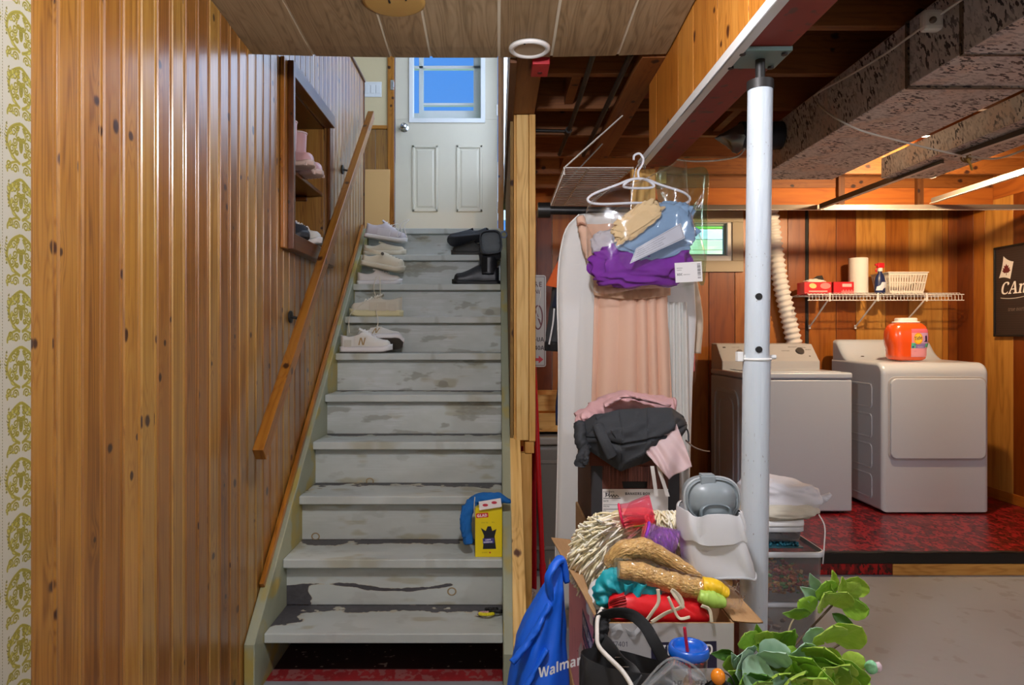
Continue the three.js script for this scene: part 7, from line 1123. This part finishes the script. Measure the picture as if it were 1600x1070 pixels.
  mesh('straw', rod(V(0.006, hh - 0.09, 0.006), V(-0.008, hh + 0.04, 0.0), 0.0032, 12), M({ color: 0xb01430, roughness: 0.3 }), tm);
  reseed(19); for (const [c, y, k] of [[0x7a4a58, 0.05, 1.0], [0xb07a6a, 0.085, 0.8], [0x3a78a8, 0.02, 1], [0xd89a4a, 0.11, 0.5]]) mesh('cup_contents', blob(0.022 * k, 0.02, 0.02 * k, { amp: 0.3, freq: 3, s: 100 + Math.floor(y * 100) }).translate(rr(-0.004, 0.006), y + 0.012, rr(-0.004, 0.004)), matte(c, 0.5), tm);
  const pc = thing('black_pouch', 'small black pouch under the orange ball', 'pouch', at(1128, 1092, 1.3)); mesh('body', blob(0.036, 0.03, 0.034, { p: 0.8, amp: 0.1, s: 111 }), cloth(0x16181a), pc); mesh('zip', tube([V(-0.02, 0.026, 0.014), V(0.0, 0.029, 0.014), V(0.02, 0.026, 0.014)], 0.002, 6), W.iron, pc);
  const bl = thing('orange_ball', 'small shiny orange ball next to the blue lidded tumbler', 'ball', at(1122, 1057, 1.29)); mesh('ball', new THREE.SphereGeometry(0.0135, 28, 20).scale(1, 1.12, 1), M({ phys: { color: 0xf08c1c, roughness: 0.25, clearcoat: 0.5 } }), bl); mesh('loop', tube([V(0.01, 0.008, 0), V(0.02, 0.004, 0.004), V(0.028, -0.008, 0.006), V(0.03, -0.02, 0.004)], 0.0014, 6, 16), W.black, bl);
}
{ // yellow bin-bag box, blue cloth over it, beads on the steps
  const t = thing('bin_bag_box', 'bright yellow box of bin bags standing on the second stair tread', 'box', V((763.5 - CX) / F * 2.72, stepY(1), -2.745)), w = 0.108, h = 0.197;
  const pr = canv(256, 480, (g, W0, H0) => { g.fillStyle = '#f0d816'; g.fillRect(0, 0, W0, H0); g.save(); g.translate(8, 88); g.rotate(-0.08); g.fillStyle = '#d0202c'; g.beginPath(); g.roundRect ? g.roundRect(0, -34, 118, 46, 8) : g.rect(0, -34, 118, 46); g.fill(); g.fillStyle = '#ffffff'; g.font = 'bold 38px sans-serif'; g.fillText('GLAD', 8, 4); g.restore(); g.fillStyle = '#a89a20'; g.font = '17px sans-serif'; g.fillText('EASY TIE', 58, 150); g.fillText('60 L', 158, 146);
    g.fillStyle = '#23242a'; g.beginPath(); g.moveTo(72, 404); g.lineTo(84, 272); g.lineTo(52, 196); g.lineTo(100, 226); g.lineTo(118, 180); g.lineTo(150, 180); g.lineTo(164, 226); g.lineTo(204, 206); g.lineTo(186, 280); g.lineTo(200, 402); g.closePath(); g.fill(); g.fillStyle = '#4a4690'; g.save(); g.translate(70, 300); g.rotate(-0.06); g.fillRect(0, 0, 110, 52); g.fillStyle = '#ffffff'; g.font = 'bold 19px sans-serif'; g.fillText('LAWN', 24, 22); g.fillText('GARBAGE', 6, 44); g.restore(); g.fillStyle = '#b8a01a'; g.font = '14px sans-serif'; g.fillText('20 BAGS', 62, 444); g.fillStyle = '#c83a2a'; g.fillRect(134, 432, 14, 14); });
  mesh('carton', box(-w / 2, w / 2, 0, h, -0.025, 0.025, 0.002), matte(0xd8c012, 0.45), t); mesh('front_print', new THREE.PlaneGeometry(w - 0.003, h - 0.003).translate(0, h / 2, 0.0256), M({ map: pr, roughness: 0.4 }), t);
  const fp = canv(128, 64, (g, W0, H0) => { g.fillStyle = '#e8e4de'; g.fillRect(0, 0, W0, H0); g.fillStyle = '#c03044'; g.beginPath(); g.ellipse(36, 34, 16, 10, 0.3, 0, 7); g.ellipse(88, 26, 16, 10, 0.3, 0, 7); g.fill(); });
  mesh('flap', new THREE.BoxGeometry(0.09, 0.0012, 0.05).rotateX(0.5).rotateZ(0.16).translate(0.006, h + 0.012, 0.018), M({ map: fp, roughness: 0.6 }), t);
  const c = thing('blue_cloth', 'bright blue fleece cloth draped over the yellow box', 'cloth', at(750, 790, 2.8)), L = loc(c.position), m = M({ color: 0x1566b0, roughness: 0.9, bumpMap: grit, bumpScale: 0.0006 });
  mesh('folds', [foldTube([L(732, 790, 2.78), L(748, 779, 2.78), L(775, 778, 2.78), L(797, 783, 2.79)], (f) => [0.022 - 0.014 * sstep(0.7, 1, f), 0.034 - 0.014 * f], { amp: 0.16, freq: 5, s: 121, n: 26 }), foldTube([L(738, 786, 2.77), L(730, 800, 2.745), L(729, 824, 2.735), L(733, 848, 2.735)], (f) => [0.026 - 0.006 * f, 0.024], { amp: 0.16, freq: 5, s: 123, n: 26 }), foldTube([L(726, 790, 2.75), L(724, 815, 2.725), L(727, 838, 2.725)], () => [0.013, 0.014], { amp: 0.2, s: 125, n: 20 })], m, c);
  mesh('piping', tube([L(742, 776, 2.735), L(741, 790, 2.728), L(741, 806, 2.728)], 0.002, 6), matte(0xc8c4b4), c);
  const B = (name, label, px, py, d, r, br, cols, n, tilt) => { const b = thing(name, label, 'bracelet', at(px, py, d)); b.position.y = stepY(0) + br + 0.0005; for (let i = 0; i < n; i++) { const a = i / n * 6.2832; mesh('bead', new THREE.SphereGeometry(br, 12, 8).translate(Math.cos(a) * r, Math.abs(tilt) * (1 + Math.sin(a)) * r, Math.sin(a) * r * (1 - Math.abs(tilt) * 0.3)), cols[Math.floor(i * cols.length / n)], b); } return b; };
  const yl = M({ color: 0xe8dc20, roughness: 0.35 }), pk = M({ color: 0xd8a8a8, roughness: 0.35 }), bk = M({ color: 0x121214, roughness: 0.3 });
  B('bead_bracelet', 'bead bracelet of yellow and pink beads on the lowest tread', 760, 964, 2.62, 0.026, 0.0068, [yl, yl, pk, pk], 18, 0.25); B('bead_bracelet', 'black bead bracelet lying beside the yellow and pink one', 775, 960, 2.635, 0.022, 0.0066, [bk], 18, 0.4); B('bead_bracelet', 'black bead bracelet at the back of the bracelet heap', 768, 955, 2.665, 0.021, 0.0064, [bk], 17, 0.35);
}
// ---------------------------------------------------------------- artificial foliage at the lower right
{
  // leaf geometries: round eucalyptus-like leaf and pointed leaf, stalk at the origin, along +y
  const leafG = (wd, ln, cup, point, fold) => sheet(8, 10, (u, v) => { const prof = point ? Math.pow(Math.sin(Math.PI * Math.pow(v, 0.8)), 0.9) : Math.pow(Math.max(0, Math.sin(Math.PI * (0.06 + 0.94 * v) * 1.0)), 0.55); const w = wd * 0.5 * Math.max(0.03, v > 0.985 ? 0.06 : prof) * (v < 0.02 ? 0.2 : 1), s = u * 2 - 1; return V(s * w, v * ln, cup * (v * v * 0.5 + s * s * 0.25) + fold * Math.abs(s) * w + 0.0015 * Math.sin(v * 18) * Math.abs(s)); }, 0.0012);
  const veins = (wd, ln, cup) => { const g = [tube([V(0, 0.002, 0.001), V(0, ln * 0.5, cup * 0.12 + 0.001), V(0, ln * 0.95, cup * 0.45 + 0.001)], 0.0008, 5, 8)]; return g; };
  const geos = [leafG(0.062, 0.06, 0.016, false, 0.12), leafG(0.052, 0.05, -0.012, false, 0.1), leafG(0.045, 0.048, 0.02, false, -0.2), leafG(0.026, 0.06, 0.012, true, 0.25)];
  const leafTex = tex(64, 64, (u, v) => { const a = Math.abs(u - 0.5), vein = Math.max(sstep(0.03, 0.0, a), 0.7 * sstep(0.12, 0.0, Math.abs(((v * 7 - a * 5) % 1 + 1) % 1 - 0.5) * 0.9)); return mix3(mix3([206, 230, 112], [174, 208, 90], fbm(u, v, 6, 6, 3, 4)), [222, 234, 150], vein * 0.5); });
  const lm = (c, tr = 0.3) => M({ phys: { map: leafTex, color: c, roughness: 0.6, transmission: tr, thickness: 0, side: THREE.DoubleSide } });
  const mats = { lime: lm(0xfaffc8), green: lm(0xe2fab4), mid: lm(0xb8dc90), deep: lm(0x6ea05a), sage: M({ phys: { color: 0xa9ccb2, roughness: 0.7, transmission: 0.1, thickness: 0, side: THREE.DoubleSide } }) };
  const twig = matte(0x5a4a36, 0.8), pale = matte(0xa89a7c, 0.8);
  reseed(404);
  const branch = (label, pts, leaves, stemM = twig, r = 0.0024) => {
    const t = thing('leafy_branch', label, 'artificial plant', at(pts[0][0], pts[0][1], pts[0][2])), L = loc(t.position);
    mesh('stem', tube(pts.map(([a, b, d]) => L(a, b, d)), r, 8, pts.length * 8), stemM, t);
    for (const [px, py, d, g, m, ang, tilt, sc] of leaves) { const o = new THREE.Mesh(geos[g], mats[m]); shade(o); o.name = 'leaf'; t.add(o); o.position.copy(L(px, py, d)); o.rotation.set(tilt, rr(-0.5, 0.5), ang, 'ZYX'); o.scale.setScalar(sc * 1.18); }
    return t;
  };
  const R = Math.PI / 180;
  // ang: 0 points up, positive turns to the left (counter-clockwise), tilt leans the tip towards the viewer
  branch('leafy branch reaching up right to a loose tuft of lime leaves', [[1195, 1075, 1.42], [1232, 1020, 1.44], [1262, 986, 1.46], [1285, 962, 1.47], [1310, 935, 1.47]], [
    [1274, 952, 1.46, 1, 'green', 60 * R, 0.4, 0.8], [1285, 950, 1.45, 0, 'lime', 30 * R, 0.5, 0.75], [1300, 944, 1.45, 0, 'lime', -20 * R, 0.6, 0.8], [1294, 938, 1.47, 2, 'green', 20 * R, 0.2, 1.0], [1316, 950, 1.455, 0, 'green', -70 * R, 0.5, 0.7], [1314, 938, 1.46, 3, 'lime', 10 * R, 0.2, 0.85], [1322, 932, 1.465, 1, 'lime', -30 * R, 0.5, 0.75],
    [1276, 940, 1.47, 3, 'sage', 55 * R, 0.3, 0.95], [1282, 925, 1.475, 3, 'sage', 25 * R, 0.2, 0.8], [1304, 925, 1.47, 3, 'lime', 15 * R, 0.1, 0.75], [1334, 930, 1.465, 0, 'lime', -8 * R, 0.3, 0.72], [1330, 918, 1.47, 3, 'green', 195 * R, 0.2, 0.5], [1265, 956, 1.455, 3, 'mid', 85 * R, 0.1, 0.9], [1300, 958, 1.45, 3, 'deep', -125 * R, 0.3, 0.75], [1328, 952, 1.46, 2, 'mid', -80 * R, 0.6, 0.7]]);
  branch('bare grey twig standing up between the leaves in front of the bins', [[1210, 1040, 1.45], [1226, 1004, 1.46], [1236, 975, 1.47], [1246, 958, 1.475]], [[1214, 1030, 1.45, 2, 'mid', 20 * R, 0.3, 0.6]], pale, 0.0018);
  branch('leafy branch with broad veined lime leaves at the right of the foliage', [[1200, 1072, 1.4], [1240, 1046, 1.39], [1275, 1030, 1.38], [1312, 1006, 1.38]], [
    [1288, 1002, 1.37, 0, 'lime', 10 * R, 0.6, 1.0], [1304, 1000, 1.37, 0, 'lime', -40 * R, 0.5, 0.95], [1284, 1030, 1.36, 0, 'lime', -10 * R, 0.8, 1.05], [1296, 1036, 1.365, 0, 'green', -70 * R, 0.7, 1.05], [1284, 1058, 1.35, 0, 'lime', -20 * R, 0.6, 1.1], [1296, 1054, 1.36, 0, 'green', -100 * R, 0.6, 1.0], [1312, 1050, 1.37, 1, 'mid', -150 * R, 0.4, 1.1], [1318, 1042, 1.38, 1, 'lime', -60 * R, 0.4, 0.75], [1278, 1006, 1.385, 2, 'sage', 30 * R, 0.2, 0.9], [1262, 1056, 1.35, 0, 'green', 150 * R, 0.3, 0.9]]);
  branch('leafy branch with grey green round leaves at the left of the foliage', [[1185, 1078, 1.38], [1200, 1058, 1.37], [1196, 1035, 1.37], [1188, 1012, 1.38]], [
    [1176, 1018, 1.36, 0, 'sage', 75 * R, 0.5, 0.85], [1176, 1032, 1.35, 0, 'sage', 95 * R, 0.6, 0.95], [1192, 1030, 1.35, 0, 'sage', -30 * R, 0.7, 0.9], [1186, 1020, 1.36, 1, 'sage', -75 * R, 0.6, 1.0], [1196, 1036, 1.34, 0, 'sage', 130 * R, 0.5, 1.05], [1208, 1048, 1.34, 0, 'sage', 170 * R, 0.6, 1.0], [1176, 1010, 1.37, 2, 'green', 35 * R, 0.3, 0.9], [1186, 1008, 1.375, 3, 'mid', 10 * R, 0.2, 0.75], [1190, 1006, 1.37, 2, 'lime', -5 * R, 0.3, 0.7]]);
  branch('leafy branch with crisp bright leaves between the column and the twigs', [[1215, 1068, 1.41], [1210, 1040, 1.42], [1212, 1015, 1.43]], [
    [1206, 1010, 1.42, 2, 'lime', 25 * R, 0.3, 0.9], [1216, 1012, 1.42, 2, 'green', -15 * R, 0.3, 1.0], [1222, 1016, 1.42, 3, 'mid', -20 * R, 0.4, 0.95], [1204, 1022, 1.41, 3, 'green', 70 * R, 0.4, 0.9], [1212, 1024, 1.41, 2, 'mid', -60 * R, 0.5, 0.9], [1200, 1016, 1.42, 3, 'deep', 40 * R, 0.3, 0.8]]);
  branch('leafy branch of pale leaves lying along the thick middle twig', [[1190, 1080, 1.37], [1225, 1050, 1.365], [1255, 1036, 1.37], [1275, 1022, 1.38]], [
    [1232, 1042, 1.36, 0, 'green', -30 * R, 0.7, 1.0], [1248, 1028, 1.365, 0, 'sage', 10 * R, 0.5, 0.8], [1246, 1052, 1.35, 0, 'green', -80 * R, 0.7, 1.05], [1222, 1056, 1.35, 1, 'lime', 160 * R, 0.5, 1.0], [1268, 1040, 1.36, 1, 'green', -110 * R, 0.6, 0.9], [1236, 1064, 1.335, 0, 'lime', 40 * R, 0.8, 1.0], [1228, 1036, 1.37, 2, 'sage', 40 * R, 0.4, 1.0], [1256, 1066, 1.335, 0, 'green', -20 * R, 0.8, 0.95], [1206, 1062, 1.345, 0, 'lime', 20 * R, 0.8, 0.9], [1280, 1072, 1.33, 1, 'lime', 10 * R, 0.7, 0.9]], twig, 0.003);
  branch('low leafy sprig of deep green leaves beside the orange ball', [[1172, 1085, 1.33], [1164, 1062, 1.34], [1152, 1040, 1.36], [1142, 1020, 1.38]], [
    [1146, 1022, 1.375, 3, 'deep', 80 * R, 0.2, 0.75], [1152, 1030, 1.37, 1, 'mid', 100 * R, 0.5, 0.6], [1164, 1052, 1.33, 3, 'green', 60 * R, 0.4, 0.7], [1160, 1062, 1.325, 1, 'deep', 110 * R, 0.5, 0.8], [1168, 1070, 1.32, 2, 'mid', 70 * R, 0.6, 0.8], [1160, 1046, 1.345, 3, 'sage', 30 * R, 0.3, 0.8], [1176, 1066, 1.325, 2, 'deep', -20 * R, 0.6, 0.9], [1182, 1076, 1.31, 0, 'mid', 20 * R, 0.7, 0.8]]);
  const fill = []; reseed(808); for (let i = 0; i < 26; i++) { const f = rnd(), px = lerp(1168, 1318, f), py = rr(1030, 1078) - 10 * Math.sin(f * 3); fill.push([px, py, rr(1.36, 1.4), [0, 0, 1, 2, 3][Math.floor(rnd() * 5)], ['lime', 'green', 'lime', 'mid', 'green'][Math.floor(rnd() * 5)], rr(-2.6, 2.6), rr(0.4, 1.0), rr(0.8, 1.1)]); }
  branch('dense low leafy branch filling the bottom of the foliage', [[1200, 1090, 1.38], [1230, 1066, 1.385], [1262, 1056, 1.39], [1300, 1050, 1.39]], fill);
  // drooping bud on its own stem
  const t = branch('single stem ending in a pale green and pink flower bud at the far right', [[1270, 1078, 1.33], [1300, 1060, 1.34], [1322, 1056, 1.35], [1350, 1046, 1.36], [1358, 1040, 1.36]], [[1322, 1060, 1.35, 3, 'lime', -105 * R, 0.3, 0.9], [1352, 1058, 1.35, 3, 'green', 175 * R, 0.4, 0.55], [1322, 1048, 1.355, 3, 'mid', 100 * R, 0.4, 0.5]], matte(0xb0a478, 0.8), 0.0018), L = loc(t.position);
  const c = L(1362, 1042, 1.36); mesh('bud', blob(0.0105, 0.012, 0.01, { amp: 0.1, s: 7 }).translate(c.x, c.y, c.z), M({ color: 0x7cc08a, roughness: 0.6 }), t);
  for (let i = 0; i < 4; i++) { const g = sheet(6, 6, (u, v) => { const a = (u - 0.5) * 1.6 + i * 1.5, b = lerp(-1.2, 0.9, v); return V(Math.cos(a) * Math.cos(b) * 0.012, Math.sin(b) * 0.0135, Math.sin(a) * Math.cos(b) * 0.012); }, 0.0012).rotateZ(-0.8).translate(c.x, c.y, c.z); mesh('petal', g, M({ color: i === 0 ? 0xe2c4cc : 0x8fd0a0, roughness: 0.6 }), t); }
  const e = L(1372, 1042, 1.355); mesh('pink_tip', blob(0.007, 0.01, 0.008, { amp: 0.1, s: 9 }).translate(e.x, e.y, e.z), M({ color: 0xe4ccd4, roughness: 0.6 }), t);
}
renderer.render(scene, camera);
